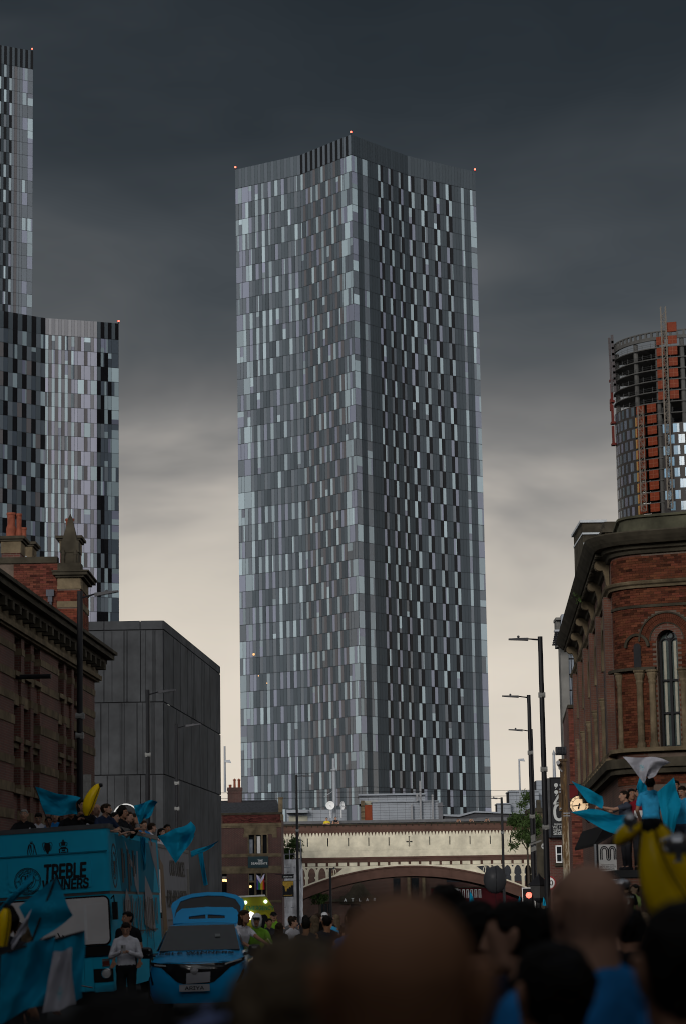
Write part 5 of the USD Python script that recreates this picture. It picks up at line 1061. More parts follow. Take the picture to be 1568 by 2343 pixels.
for i in range(9):
    z1 = at(1398, 772, 655)[2] - i * 1.72
    for j in range(2): b.box(WF(655 - .5 * j), sxp(1391.5 + j * 6.2 + i * .35), sxp(1397.2 + j * 6.2 + i * .35), -.2, 0, z1 - 1.68, z1 + j * .7)
each(b, 'safety_screen', scr, ct)
b = MB(); rd = M('red_frame', (.09, .016, .012), .6)
for i in range(4): z1 = zt_(800) - i * 6; a = ang(1410); patch(b, a - .01, a + .10, RT + .3, RT + 1.4, z1 - 5, z1 - 4.4, T(1), 1); patch(b, a + .03, a + .08, RT + .6, RT + 1.2, z1 - 5, z1 + .4, T(1), 1)
for i in range(4): a = ang(1404) - .1 + i * .05; patch(b, a, a + .02, RT + .9, RT + 1.3, zt_(905), zt_(880), T(1), 1)
each(b, 'red_climbing_frame', rd, ct)
# ------------------------------------------------------------------ trees and shrub
def tree(label, px, y0, y1, Y, wpx, n, seed, name='street_tree'):
    base = at(px, 2060, Y) * V(1, 1, 0); zt2 = at(px, y0, Y)[2]; zb = at(px, y1, Y)[2]; w = wpx * Y / F / 2; t = thing(name, label, 'tree' if name == 'street_tree' else 'shrub', loc=base); r = np.random.default_rng(seed)
    b = MB(); b.tube([base, base + V(.05, 0, zb * .6), base + V(0, 0, (zb + zt2) / 2)], [.13, .1, .05], 8)
    br_ = []
    for k in range(10): a = r.uniform(0, 6.28); e = base + V(w * .8 * math.cos(a), w * .8 * math.sin(a), zb + (zt2 - zb) * r.uniform(.25, .95)); s = base + V(0, 0, zb + (e[2] - zb) * .4); b.tube([s, (s + e) / 2 + V(0, 0, .2), e], [.05, .03, .012], 5); br_.append(e)
    b.build('trunk', M('bark', (.05, .04, .03), .9), t)
    pts = []
    for e in br_:
        for _ in range(3):
            c = e + r.normal(0, .22 * w, 3); pts.append(c + r.normal(0, .2 * w, (n // 30, 3)) * V(1, 1, .8))
    b = MB(); leaf_cloud(b, np.vstack(pts), .11, seed); b.build('crown', leafm, t)
    return t
tree('small dark green street tree in front of the right end of the bridge', 1208, 1828, 1965, 180, 62, 5200, 3)
tree('dark green shrub growing between the pub and the cream bridge', 663, 1925, 1975, 189, 42, 2600, 5, 'shrub')
tree('low shrub at the foot of the scaffold sheeting', 730, 2040, 2075, 196, 34, 1500, 8, 'shrub')
# ------------------------------------------------------------------ street lamps
def street_lamp(label, px, pyt, Y, arms, pybase_px, extras=(), group='black street lamps along the road'):
    top = at(px, pyt, Y); base = V(top[0], Y, ground_z(Y)); t = thing('street_lamp', label, 'street lamp', group, loc=base)
    b = MB(); b.tube([base, base + V(0, 0, 1.4), base + V(0, 0, 1.5), V(top[0], Y, top[2])], [.14, .14, .105, .085], 12); b.build('pole', blackm, t)
    for (px2, py2, dz) in arms:
        e = at(px2, py2, Y); s = 1 if e[0] > top[0] else -1; z = top[2] - .12 - dz; hl = min(.95, abs(e[0] - top[0]) * .62)
        b = MB(); b.tube([V(top[0], Y, z), V(e[0] - s * hl, Y, (z + e[2]) / 2 + .02)], [.035, .028], 6); b.build('arm', blackm, t)
        b = MB(); x0 = e[0] - s * hl; zc_ = (z + e[2]) / 2
        b.hexa([V(x0, Y - .06, zc_ - .05), V(e[0], Y - .1, e[2] - .03), V(e[0], Y + .1, e[2] - .03), V(x0, Y + .06, zc_ - .05), V(x0, Y - .05, zc_ + .06), V(e[0], Y - .09, e[2] + .02), V(e[0], Y + .09, e[2] + .02), V(x0, Y + .05, zc_ + .06)])
        b.mesh(trimesh.creation.icosphere(1, .05).apply_translation(V((x0 + e[0]) / 2, Y, zc_ + .1))); b.build('lamp_head', M('lamp_grey', (.05, .05, .055), .5), t)
    b = MB()
    for (dpy, side) in extras:
        z = at(px, dpy, Y)[2]; b.box(Fr((top[0] + side * .11, Y - .05, z), (1, 0, 0), (0, -1, 0)), -.045, .045, -.04, .06, -.09, .07); b.tube([V(top[0] - .12, Y - .02, z), V(top[0] + .12, Y - .02, z)], .1, 10)
    each(b, 'clamp_box', M('clamp_grey', (.16, .16, .155), .5), t)
    return t
street_lamp('tallest black lamp post at the left, standing before the brick building', 183, 1352, 72, [(271, 1352, .1)], 182, [(1638, 1), (1683, .6)])
street_lamp('black lamp post in front of the concrete building face, second from left', 338, 1578, 104, [(402, 1578, .1)], 340, [(1727, -.6), (1850, .5)])
street_lamp('black lamp post before the slotted side of the concrete building', 404, 1656, 124, [(459, 1656, .1)], 401, [(1792, -.3), (1850, .5)])
street_lamp('slim black lamp post beside the scaffold in front of the bridge', 678, 1772, 174, [(717, 1775, .0)], 681, [(1900, .2)])
street_lamp('tallest black lamp post on the right, next to the banner', 1234, 1456, 86, [(1162, 1462, .0)], 1253, [(1590, -.4), (1760, -.6), (1893, 0)])
street_lamp('black lamp post on the right with a double height pole clamp, left of the tallest', 1208, 1590, 110, [(1147, 1592, .0)], 1220, [(1722, -.4), (1868, 0)])
street_lamp('rear black lamp post nearly hidden behind its right-hand neighbour', 1213.5, 1668, 132, [(1162, 1669, .0)], 1221, [])
street_lamp('distant thin black lamp post in front of the cream bridge plate', 1146, 1824, 178, [(1120, 1826, .0)], 1152, [(1905, .0)])
street_lamp('small black lamp post under the left half of the bridge arch', 755, 1986, 192, [(768, 1986, .0)], 757, [])
# ------------------------------------------------------------------ signs
tl = thing('traffic_light', 'traffic light showing red beside the right lamp posts', 'traffic light', loc=at(1209, 2050, 100)); TL = Fr(at(1208, 2048, 100), (1, 0, 0), (0, -1, 0)); u_ = 100 / F
b = MB(); b.box(TL, -14 * u_, 14 * u_, -.05, -.02, -30 * u_, 16 * u_); b.build('backboard', blackm, tl)
b = MB(); b.prism(sbox(-15 * u_, -30 * u_, 15 * u_, 17 * u_).difference(sbox(-13 * u_, -30 * u_, 13 * u_, 15 * u_)), TL, -.019, .01); b.build('white_border', whitem, tl)
b = MB(); b.box(TL, -7 * u_, 7 * u_, -.019, .12, -28 * u_, 9 * u_); b.build('signal_box', blackm, tl)
b = MB(); b.mesh(trimesh.creation.icosphere(2, .125).apply_translation(TL.p(0, .12, 0))); b.build('red_lens', M('red_signal', (.5, .02, .02), .3, emit=((1, .12, .08), 3.2)), tl)
b = MB()
for z in (-.3,): b.lathe([(.1, .12), (.09, .14)], Fr(TL.p(0, 0, z), (1, 0, 0), (0, 0, 1), (0, -1, 0)), 14)
b.build('dark_lens', panem, tl)
b = MB()
for k in range(9): t0 = k / 9 * math.pi; b.hexa([TL.p(.14 * math.cos(t), n, .14 * math.sin(t)) for n in (.12, .26) for t in (t0, t0 + math.pi / 9)][:2] + [TL.p(.14 * math.cos(t), .26, .14 * math.sin(t)) for t in (t0 + math.pi / 9, t0)] + [TL.p(.15 * math.cos(t), n, .15 * math.sin(t)) for n, t in ((.12, t0), (.12, t0 + math.pi / 9), (.26, t0 + math.pi / 9), (.26, t0))])
b.build('hood', blackm, tl)
b = MB(); b.cyl(TL.p(.05, -.1, -2.4), TL.p(.05, -.1, .2), .05); b.build('pole', blackm, tl)
s20 = thing('speed_sign', 'round white 20 speed limit sign with a red ring', 'road sign', loc=at(1255, 2020, 98)); SG = Fr(at(1255, 2020, 98), (1, 0, 0), (0, -1, 0)); r_ = 15.5 * 98 / F
b = MB(); b.prism(Point(0, 0).buffer(r_, 24), SG, -.01, .01); b.build('plate', whitem, s20)
b = MB(); b.prism(Point(0, 0).buffer(r_ * 1.0, 24).difference(Point(0, 0).buffer(r_ * .8, 24)), SG, .0101, .016); b.build('red_ring', M('sign_ring', (.28, .02, .025), .5), s20)
b = MB(); b.text('20', r_ * .68, SG, 0, -r_ * .33, .0101, .006); each(b, 'numerals', blackm, s20)
b = MB(); b.cyl(SG.p(0, -.06, -2.5), SG.p(0, -.06, .1), .045); b.build('pole', blackm, s20)
rn = thing('round_sign', 'small round pale road sign seen between the two lamp posts', 'road sign', loc=at(1244, 1936, 105)); RG = Fr(at(1244, 1936, 105), (1, 0, 0), (0, -1, 0)); b = MB(); b.prism(Point(0, 0).buffer(7 * 105 / F, 20), RG, -.01, .01); b.build('plate', M('sign_grey', (.42, .42, .42), .5), rn)
b = MB(); b.box(RG, -.1, .1, .011, .014, -.02, .02); b.build('bar', blackm, rn); b = MB(); b.cyl(RG.p(.03, -.05, -4.5), RG.p(.03, -.05, .1), .035); b.build('pole', blackm, rn)
ww = thing('wall_floodlight', 'white floodlight cluster clamped beside the street tree', 'floodlight', loc=at(1224, 1925, 109)); b = MB()
for px, py, w, h in ((1218, 1918, .10, .3), (1223, 1928, .3, .08), (1219, 1942, .12, .2)): p = at(px, py, 108.5); b.box(Fr(p, (.9, .2, .3), (0, -1, 0)), -w, w, -.1, .1, -h / 2, h / 2)
each(b, 'lamp_box', M('clamp_grey', (.16, .16, .155), .5), ww); b = MB(); b.cyl(at(1221, 1950, 108.6), at(1221, 1912, 108.6), .03); b.build('bracket', steelm, ww)
lant = thing('old_lantern', 'black four-sided lantern on a short post left of the speed sign', 'lantern', loc=at(1232, 2040, 95)); LG = Fr(at(1232, 2030, 95), (1, 0, 0), (0, -1, 0)); b = MB(); b.lathe([(.0, .55), (.08, .42), (.42, .12), (.44, .08)], LG, 4); b.lathe([(.36, .08), (.2, -.5), (.06, -.6), (.05, -1.8)], LG, 4); b.build('lantern_body', blackm, lant)
b = MB(); b.lathe([(.365, .06), (.21, -.46)], Fr(LG.O, (1, 0, 0), (0, -1, 0)), 4); b.build('lantern_glass', M('dim_pane', (.05, .05, .05), .1), lant)
mt = thing('transport_sign', 'upright white transport information sign with a looping black M logo', 'sign', loc=at(1392, 1975, 58)); MF = Fr(at(1388.5, 1972, 58), (1, .12, 0), (.12, -1, 0)); k_ = .2553 * 58 / F
mm = lambda c, r: ((c - 895) * k_, -(r - 1020) * k_)
def mbox(mb, c0, c1, r0, r1, n0, n1): a, z1 = mm(c0, r0); b_, z0 = mm(c1, r1); mb.box(MF, a, b_, n0, n1, z0, z1)
b = MB(); mbox(b, 817, 978, 866, 1200, -.05, 0); b.build('board', M('sign_white', (.40, .40, .40), .5, var=.1), mt)
b = MB(); mbox(b, 780, 794, 862, 1420, -.05, .03); each(b, 'steel_edge', steelm, mt)
b = MB(); mbox(b, 796, 816, 866, 1420, -.06, -.01); mbox(b, 800, 985, 1200, 1500, -.05, -.01); b.build('dark_body', blackm, mt)
lg = [(840, 1000), (840, 930)] + [(868 - 28 * math.cos(t), 925 - 34 * math.sin(t)) for t in np.linspace(0, math.pi, 8)] + [(896, 960)] + [(906 - 10 * math.cos(t), 985 + 12 * math.sin(t)) for t in np.linspace(0, math.pi, 6)] + [(916, 930)] + [(940 - 24 * math.cos(t), 925 - 34 * math.sin(t)) for t in np.linspace(0, math.pi, 8)] + [(964, 1000)]
from shapely.geometry import LineString
ls = LineString([mm(c, r) for c, r in lg]); b = MB(); b.prism(ls.buffer(12 * k_, cap_style=2).difference(ls.buffer(2.6 * k_)), MF, .001, .006); b.build('logo', blackm, mt)
ink = M('ink_grey', (.06, .06, .065), .6); b = MB()
for r, t, h in ((1048, 'For travel information', 9), (1068, '0871 200 22 33', 14), (1087, 'www.traveline.info', 11)): a, z = mm(895, r); b.text(t, h * k_, MF, a, z, .001, .004, bold=h > 10, sx=.95)
a, z = mm(858, 1150); b.text('2001', 13 * k_, MF, a, z, .001, .004); 
for c in (843, 880, 920, 955): mbox(b, c - 10, c + 12, 1108, 1118, .001, .005)
b.build('lettering', ink, mt)
# ------------------------------------------------------------------ buses
cyan = M('cyan_wrap', (.004, .33, .52), .7, var=.06, scale=1.5, spec=.2); cyand = M('dark_cyan_wrap', (.004, .15, .24), .75, var=.1, scale=1.5, spec=.12); white_w = M('white_wrap', (.24, .24, .26), .75, var=.08); ink_ = M('print_black', (.012, .013, .016), .5)
rub = M('rubber', (.012, .012, .012), .8); chrome = M('chrome', (.6, .6, .62), .12, metal=1.0); greyt = M('rail_trim', (.07, .075, .08), .5)
def rbox(w, d, h, r):
    p = sbox(-w / 2 + r, -d / 2 + r, w / 2 - r, d / 2 - r).buffer(r, 6); return trimesh.creation.extrude_polygon(p, h, engine='earcut')
def wheel(mb_t, mb_r, c, ax, r, w):
    x = np.cross(ax, V(0, 0, 1)); fr = Fr(c, x / np.linalg.norm(x), np.cross(ax, x), ax)
    mb_t.lathe([(r * .62, -w / 2), (r * .95, -w / 2), (r, -w * .35), (r, w * .35), (r * .95, w / 2), (r * .62, w / 2)], fr, 24); mb_r.lathe([(.01, w * .25), (r * .3, w * .3), (r * .55, w * .42), (r * .63, w * .45), (r * .63, -w * .45), (.01, -w * .3)], fr, 16)
def bus(px, Y, vp, label, first, H=3.68, W=2.5, L=10.2, tilt=.05):
    O = at(px, 2066, Y) * V(1, 1, 0) + V(0, 0, ground_z(Y)); S = V((vp - 784) / F, 1, 0); N = V(1, -S[0], tilt); Z = np.cross(N, S); Z = Z if Z[2] > 0 else -Z
    bf = Fr(O, S, N, Z); t = thing('open_top_bus', label, 'bus', loc=O)
    # front frame: S to the picture's right (0 at the right corner, negative to the left), N towards us
    ff = Fr(O, N, -bf.S, Z); sf = bf
    def shell(name, s0, s1, z0, z1, inset, mat, r=.12):
        m = rbox(L - s0 if s1 is None else s1 - s0, W - 2 * inset, z1 - z0, r); m.apply_translation(((s0 + (L if s1 is None else s1)) / 2, -W / 2, z0)); b = MB(); b.mesh(m, fr=bf); b.build(name, mat, t)
    shell('lower_body', .03, None, .28, 2.3, .02, cyan if first else white_w); 
    # upper deck walls: a tray
    outer = sbox(0, -W, L, 0).buffer(-.14).buffer(.14, 6); inner = outer.buffer(-.09)
    b = MB(); m = trimesh.creation.extrude_polygon(outer.difference(inner), H - 2.36, engine='earcut'); m.apply_translation((0, 0, 2.36)); b.mesh(m, fr=bf); b.build('upper_wall', cyan if first else white_w, t)
    b = MB(); m = trimesh.creation.extrude_polygon(outer.buffer(-.02), .1, engine='earcut'); m.apply_translation((0, 0, 2.30)); b.mesh(m, fr=bf); b.build('upper_deck', greyt, t)
    b = MB(); m = trimesh.creation.extrude_polygon(outer.buffer(.02).difference(inner.buffer(-.03)), .10, engine='earcut'); m.apply_translation((0, 0, H)); b.mesh(m, fr=bf); b.build('top_rail', greyt, t)
    for k, s in enumerate((1.6, 7.4)):
        for n in (-.14, -W + .14):
            tb, rb_ = MB(), MB(); wheel(tb, rb_, bf.p(s, n, .48), N / np.linalg.norm(N), .48, .27); w = tb.build('wheel', rub, t); rb_.build('hub', chrome, w)
    if first:
        b = MB(); b.box(ff, -W + .02, -.02, .001, .03, 3.19, 3.22); b.build('front_seam', cyand, t)
        pan = sbox(-W + .35, 2.47, -.38, 3.1).buffer(-.06).buffer(.06); b = MB(); b.prism(pan, ff, .0, .025); b.build('destination_panel', cyan, t)
        b = MB()
        for q_, (dx, dz) in enumerate(((0, 0), (.009, 0), (-.009, 0), (0, .008), (0, -.008))): b.text('TREBLE', .30, ff, -.925 + dx, 2.685 + dz, .026 + .0004 * q_, .004, shear=.13, sx=.60); b.text('WINNERS', .20, ff, -.935 + dx * .8, 2.46 + dz * .7, .026 + .0004 * q_, .004, shear=.13, sx=.76)
        b.build('lettering', ink_, t)
        # club crest: rings, shield, ship and stripes
        b = MB(); cx_, cz, R = -1.74, 2.67, .285; C = Point(cx_, cz)
        for r0, r1 in ((.95, 1.0), (.87, .91), (.55, .6)): b.prism(C.buffer(R * r1, 24).difference(C.buffer(R * r0, 24)), ff, .026, .031)
        sh = Polygon([(cx_ - .13, cz + .12), (cx_ + .13, cz + .12), (cx_ + .13, cz - .02), (cx_ + .07, cz - .12), (cx_, cz - .16), (cx_ - .07, cz - .12), (cx_ - .13, cz - .02)])
        b.prism(sh.difference(sh.buffer(-.014)), ff, .026, .031)
        for k in (-1.6, -.6, .4, 1.4): b.prism(sh.buffer(-.014).intersection(Polygon([(cx_ + k * .07 - .1, cz - .17), (cx_ + k * .07 - .065, cz - .17), (cx_ + k * .07 + .105, cz), (cx_ + k * .07 + .07, cz)])).intersection(sbox(cx_ - .2, cz - .2, cx_ + .2, cz - .01)), ff, .026, .031)
        b.prism([(cx_ - .075, cz + .045), (cx_ + .08, cz + .045), (cx_ + .05, cz + .015), (cx_ - .05, cz + .015)], ff, .026, .031)
        for x, h in ((-.045, .055), (0, .09), (.045, .06)): b.prism([(cx_ + x - .02, cz + .05), (cx_ + x + .022, cz + .05), (cx_ + x + .008, cz + .05 + h), (cx_ + x - .01, cz + .05 + h)], ff, .026, .031)
        b.prism(Point(cx_, cz - .075).buffer(.026), ff, .026, .033)
        for txt, a0, st in (('MANCHESTER', math.radians(146), -math.radians(12.4)), ):
            for k, ch in enumerate(txt): a = a0 + k * st; g = Fr(ff.p(cx_ + R * .66 * math.cos(a), 0, cz + R * .66 * math.sin(a)), ff.S * math.sin(a) - ff.Z * math.cos(a), ff.N, ff.S * math.cos(a) + ff.Z * math.sin(a)); b.text(ch, .05, g, 0, 0, .026, .005)
        b.text('CITY', .05, ff, cx_, cz - R * .83, .026, .005); b.text('94', .035, ff, cx_ + R * .74, cz - .01, .026, .005); b.text('18', .035, ff, cx_ - R * .74, cz - .01, .026, .005)
        b.build('crest', ink_, t)
        # three trophies printed along the top
        b = MB(); k = .001
        def sil(x, pts): b.prism([(x + p * .001, 3.50 - q * .001) for p, q in pts] + [(x - p * .001, 3.50 - q * .001) for p, q in pts[::-1]], ff, .002, .006)
        sil(-1.29, [(45, 50), (62, 62), (55, 80), (72, 110), (70, 160), (50, 215), (22, 255), (18, 275), (32, 298), (50, 312), (0, 312)])
        for s in (-1, 1):
            arc = [(-1.29 + s * (.06 + .045 * math.sin(t_)), 3.45 - .04 + .05 * math.cos(t_)) for t_ in np.linspace(-.8, 2.2, 9)] + [(-1.29 + s * .085, 3.33), (-1.29 + s * .06, 3.28)]; b.prism(LineString(arc).buffer(.006), ff, .002, .006)
        crown = LineString([(-1.675, 3.45), (-1.685, 3.35), (-1.66, 3.24), (-1.65, 3.20), (-1.61, 3.20), (-1.60, 3.24), (-1.575, 3.35), (-1.585, 3.45), (-1.675, 3.45)]).buffer(.007)
        b.prism(unary_union([crown, sbox(-1.66, 3.19, -1.60, 3.21), Polygon([(-1.67, 3.43), (-1.62, 3.2), (-1.63, 3.43)]), LineString([(-1.69, 3.42), (-1.715, 3.3), (-1.71, 3.21)]).buffer(.01), LineString([(-1.57, 3.42), (-1.545, 3.3), (-1.53, 3.22)]).buffer(.01), Polygon([(-1.655, 3.45), (-1.66, 3.52), (-1.64, 3.47), (-1.63, 3.53), (-1.62, 3.47), (-1.60, 3.52), (-1.605, 3.45)])]), ff, .002, .006)
        x = -.95; b.prism(unary_union([sbox(x - .045, 3.37, x + .045, 3.45), Polygon([(x - .03, 3.455), (x + .03, 3.455), (x + .01, 3.5), (x - .01, 3.5)]), sbox(x - .055, 3.30, x + .055, 3.345), sbox(x - .035, 3.255, x + .035, 3.29), sbox(x - .06, 3.19, x + .06, 3.24)] + [LineString([(x + s * .05, 3.44), (x + s * .085, 3.42), (x + s * .075, 3.37), (x + s * .05, 3.36)]).buffer(.007) for s in (-1, 1)] + [LineString([(x + s * .05, 3.32), (x + s * .09, 3.29), (x + s * .085, 3.22)]).buffer(.012) for s in (-1, 1)]), ff, .002, .006)
        b.build('trophy_print', ink_, t)
        # windscreen, lamps, bumper
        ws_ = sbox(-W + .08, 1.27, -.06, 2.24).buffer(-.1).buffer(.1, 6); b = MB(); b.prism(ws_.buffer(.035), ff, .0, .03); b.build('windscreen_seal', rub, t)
        b = MB(); b.prism(ws_, ff, .031, .035); g = b.build('windscreen', M('windscreen_glass', (.55, .53, .53), .12, var=.12, scale=.8), t)  # pale base colour stands in for sky reflected in the glass
        b = MB(); b.box(ff, -.58, -.52, .0355, .038, 1.36, 2.1); b.box(ff, -1.0, -.64, .0355, .038, 2.19, 2.198); b.box(ff, -.645, -.637, .0355, .038, 2.1, 2.198); b.box(ff, -.64, -.16, .0355, .038, 2.1, 2.108); b.box(ff, -1.0, -.64, .0355, .038, 1.98, 1.986); b.box(ff, -.7, -.12, .0355, .038, 1.34, 1.348); each(b, 'reflected_light_line', M('bright_trim', (.55, .55, .56), .4), g)  # thin pale strips painted as light lines reflected in the windscreen
        b = MB(); b.tube([ff.p(-.98, .06, 1.2), ff.p(-1.15, .05, 1.55)], .012, 5); b.tube([ff.p(-.85, .06, 1.2), ff.p(-1.05, .05, 1.5)], .012, 5); each(b, 'wiper', rub, t)
        b = MB(); b.box(ff, -W + .05, -.05, -.02, .05, 1.02, 1.22); b.build('lower_grille', rub, t)
        b = MB(); b.box(ff, -.62, -.44, .0, .02, .30, .99); b.box(ff, -.435, -.03, .0, .02, .75, .99); b.box(ff, -.42, -.02, .0, .025, .27, .46); b.box(ff, -W + .03, -.63, .0, .02, .3, .99); each(b, 'front_panel', cyan, t)
        b = MB(); b.box(ff, -.43, -.02, .0, .015, .47, .74); b.build('lamp_recess', rub, t)
        b = MB(); b.box(ff, -.24, -.08, .02, .04, .79, .95); b.build('indicator_frame', chrome, t); b = MB(); b.box(ff, -.225, -.095, .041, .05, .805, .90); b.build('indicator', M('indicator_red', (.10, .015, .008), .3), t)
        b = MB(); g2 = Fr(ff.p(-.16, .02, .645), ff.S, ff.Z, ff.N); b.lathe([(.105, 0), (.11, .03), (.095, .045), (.09, .03)], g2, 18); h_ = b.build('headlight', chrome, t); b = MB(); b.lathe([(.09, .03), (.05, .05), (0.005, .055)], g2, 16); b.build('lens', M('lamp_lens', (.35, .36, .36), .1), h_)
        b = MB(); b.box(ff, .02, .12, -.2, .02, 1.75, 2.12); b.tube([ff.p(0, -.1, 2.2), ff.p(.07, .05, 2.26), ff.p(.08, 0, 2.1)], .015, 5); each(b, 'wing_mirror', rub, t)
        b = MB(); b.cyl(ff.p(-.85, .4, .48), ff.p(-.40, .5, .38), .015); b.build('tow_bar', chrome, t)
        # printed side
        b = MB(); sd_ = lambda pts, mat=None: b.prism(pts, sf, .001, .006)
        sd_([(3.0, 3.5), (4.0, 3.1), (4.9, 2.9), (5.1, 2.3), (4.6, 2.5), (4.3, 2.9), (3.6, 3.0)]); sd_([(7.9, 3.6), (9.6, 3.6), (9.8, 2.4), (9.3, 2.9), (8.6, 3.2)]); sd_([(6.2, 1.6), (6.8, 2.75), (8.2, 2.3), (8.6, 1.4)]); sd_([(2.4, 2.1), (2.9, 2.42), (3.6, 2.1), (3.2, .4), (2.2, .4)]); sd_([(5.0, 2.3), (5.25, 3.3), (5.45, 3.3), (5.3, 2.3)])
        
        each(b, 'white_print', white_w, t)
        b = MB(); b.prism([(1.2, 3.6), (4, 3.55), (9.4, 3.55), (8.5, 2.36), (2.0, 2.36)], sf, -.0, .001 - .0002); b.build('teal_print', cyand, t)
        b = MB(); b.prism(Point(.9, 2.9).buffer(.48, 20).difference(Point(.9, 2.9).buffer(.43, 20)), sf, .003, .008); b.prism(Point(.9, 2.9).buffer(.3, 16).difference(Point(.9, 2.9).buffer(.26, 16)), sf, .003, .008); b.prism([(.75, 3.0), (1.05, 3.0), (1.0, 2.75), (.9, 2.68), (.8, 2.75)], sf, .003, .008)
        for k_, (s_, h_) in enumerate(((2.2, .75), (3.3, .95), (4.3, .6))): b.box(sf, s_, s_ + .3, .007, .011, 3.3 - h_, 3.3); b.box(sf, s_ + .45, s_ + .6, .007, .011, 3.25 - h_ * .8, 3.2)
        b.build('side_lettering', ink_, t)
        str1 = M('brown_stripe_print', (.10, .075, .055), .5, var=.3, scale=2); b = MB()
        for k_ in range(22): s_ = 2.1 + k_ * .33; z_ = 2.28 - nrg.random() * .15; b.box(sf, s_, s_ + .05 + nrg.random() * .12, .008, .012, z_ - nrg.uniform(.3, 1.1), z_)
        each(b, 'stripe_print', str1, t)
        b = MB(); 
        for k_ in range(5): b.box(sf, 2.3 + k_ * 1.4, 3.4 + k_ * 1.4, .0125, .016, 1.45 - .0, 1.48); b.box(sf, 2.3 + k_ * 1.4, 2.36 + k_ * 1.4, .0125, .016, 1.0, 2.2)
        each(b, 'window_bar', ink_, t)
    else:
        b = MB(); b.prism([(0.2, 3.6), (1.2, 3.6), (2.6, 2.0), (2.2, .5), (.2, .5)], sf, .001, .005); b.build('grey_print', greyt, t)
        b = MB(); b.prism([(1.2, 3.4), (2.2, 3.2), (2.9, 1.2), (2.0, .6)], sf, .006, .009); b.build('brown_print', M('brown_print', (.12, .065, .03), .5), t)
        b = MB(); b.text('OUR OUNCEL', .42, sf, 6.3, 2.95, .006, .006, sx=1.25); b.text('FOR ANY CAREER', .46, sf, 6.0, 2.05, .006, .006, sx=1.1); each(b, 'side_lettering', ink_, t)
        b = MB(); b.box(sf, 3.2, 9.6, .001, .005, 1.66, 1.70); b.box(sf, 9.3, 9.9, .001, .005, .6, 3.2); each(b, 'side_band', greyt, t)
        b = MB(); b.box(ff, .02, .14, -.2, .02, 1.75, 2.2); b.tube([ff.p(0, -.1, 2.28), ff.p(.07, .05, 2.33), ff.p(.08, 0, 2.2)], .015, 5); each(b, 'wing_mirror', rub, t)
        b = MB(); b.prism(sbox(-W + .08, 1.27, -.06, 2.24).buffer(-.1).buffer(.1, 6), ff, .0, .03); b.build('windscreen', panem, t)
        b = MB(); b.box(ff, -.02, .16, .1, .4, 1.9, 3.05); b.build('white_post_banner', whitem, t)
    return t, bf
bus1, BF1 = bus(265, 52, 940, 'sky blue open-top bus with TREBLE WINNERS across its front, full of people', True)
bus2, BF2 = bus(362, 66.5, 940, 'second open-top bus behind the first, its side white with black lettering', False, tilt=.03)
# ------------------------------------------------------------------ car
car = thing('car', 'sky blue electric car facing us with its tailgate raised and ARIYA plate', 'car', loc=at(449.5, 2070, 46) * V(1, 1, 0)); CO_ = at(449.5, 2070, 46) * V(1, 1, 0)
CF = Fr(CO_, (1, 0, .0116), (-.0034, 1, 0), (-.0116, 0, 1)); carp = M('car_paint', (.003, .29, .62), .28, var=.04, spec=.3, coat=.2)
gloss = M('gloss_black', (.008, .009, .011), .08); tint = M('tinted_glass', (.018, .020, .022), .04, var=.2)
fy = lambda x, z: .42 * np.abs(np.asarray(x) / .93) ** 2.6 + .10 * ((np.asarray(z) - .72) / .4) ** 2
st_ = []   # (y, half width, shoulder z, centre z, bottom z)
for y, hw_, zs, zc_, z0 in ((.30, .885, .93, .97, .24), (.5, .91, .96, 1.01, .2), (.8, .925, .99, 1.06, .2), (1.2, .93, 1.03, 1.13, .2), (1.7, .93, 1.06, 1.15, .2), (2.6, .93, 1.07, 1.1, .2), (3.6, .93, 1.08, 1.1, .2), (4.2, .91, 1.1, 1.1, .25), (4.55, .84, 1.05, 1.05, .4)):
    st_.append([(-hw_ * .9, z0), (-hw_, z0 + .18), (-hw_ * .985, .62), (-hw_, zs - .14), (-hw_ * .95, zs - .03), (-hw_ * .84, zs + .01), (-hw_ * .5, (zs + zc_ * 2) / 3), (0, zc_), (hw_ * .5, (zs + zc_ * 2) / 3), (hw_ * .84, zs + .01), (hw_ * .95, zs - .03), (hw_, zs - .14), (hw_ * .985, .62), (hw_, z0 + .18), (hw_ * .9, z0)]); st_[-1] = [(x, y, z) for x, z in st_[-1]]
P = np.array(st_); n_, m_ = P.shape[:2]; b = MB(); b.add(CF.tr(P.reshape(-1, 3)), grid_faces(n_, m_)); b.build('body', carp, car, smooth=True)
gx_, gz_ = np.meshgrid(np.linspace(-.9, .9, 25), np.linspace(.22, .965, 12), indexing='ij'); gx2 = gx_ * np.clip(1 - .10 * ((gz_ - .6) / .4) ** 2, .8, 1)
P = np.stack([gx2, fy(gx2, gz_), gz_], -1).reshape(-1, 3); b = MB(); b.add(CF.tr(P), grid_faces(25, 12)); b.build('front_bumper', carp, car, smooth=True)
hx_ = np.linspace(-.88, .88, 21); hy_ = np.linspace(0, 1, 8); HX, HT = np.meshgrid(hx_, hy_, indexing='ij'); HY = fy(HX, .96) * (1 - HT) + 1.22 * HT + .02; HX2 = HX * (1 - .08 * HT); HZ = .955 + (1.155 - .955) * HT ** .8 + .03 * (1 - (HX / .88) ** 2) - .04 * (np.abs(HX) / .88) ** 4 + .012 * np.sin(np.clip((np.abs(HX) - .45) / .12, -1, 1) * 1.5)
b = MB(); b.add(CF.tr(np.stack([HX2, HY, HZ], -1).reshape(-1, 3)), grid_faces(21, 8)); b.build('bonnet', carp, car, smooth=True)
c2 = lambda c: (c - 597) * .2735 * 46.1 / F
z2 = lambda r: 2.0 - (1944.3 + r * .2735 - 2073.6) * 46.1 / F
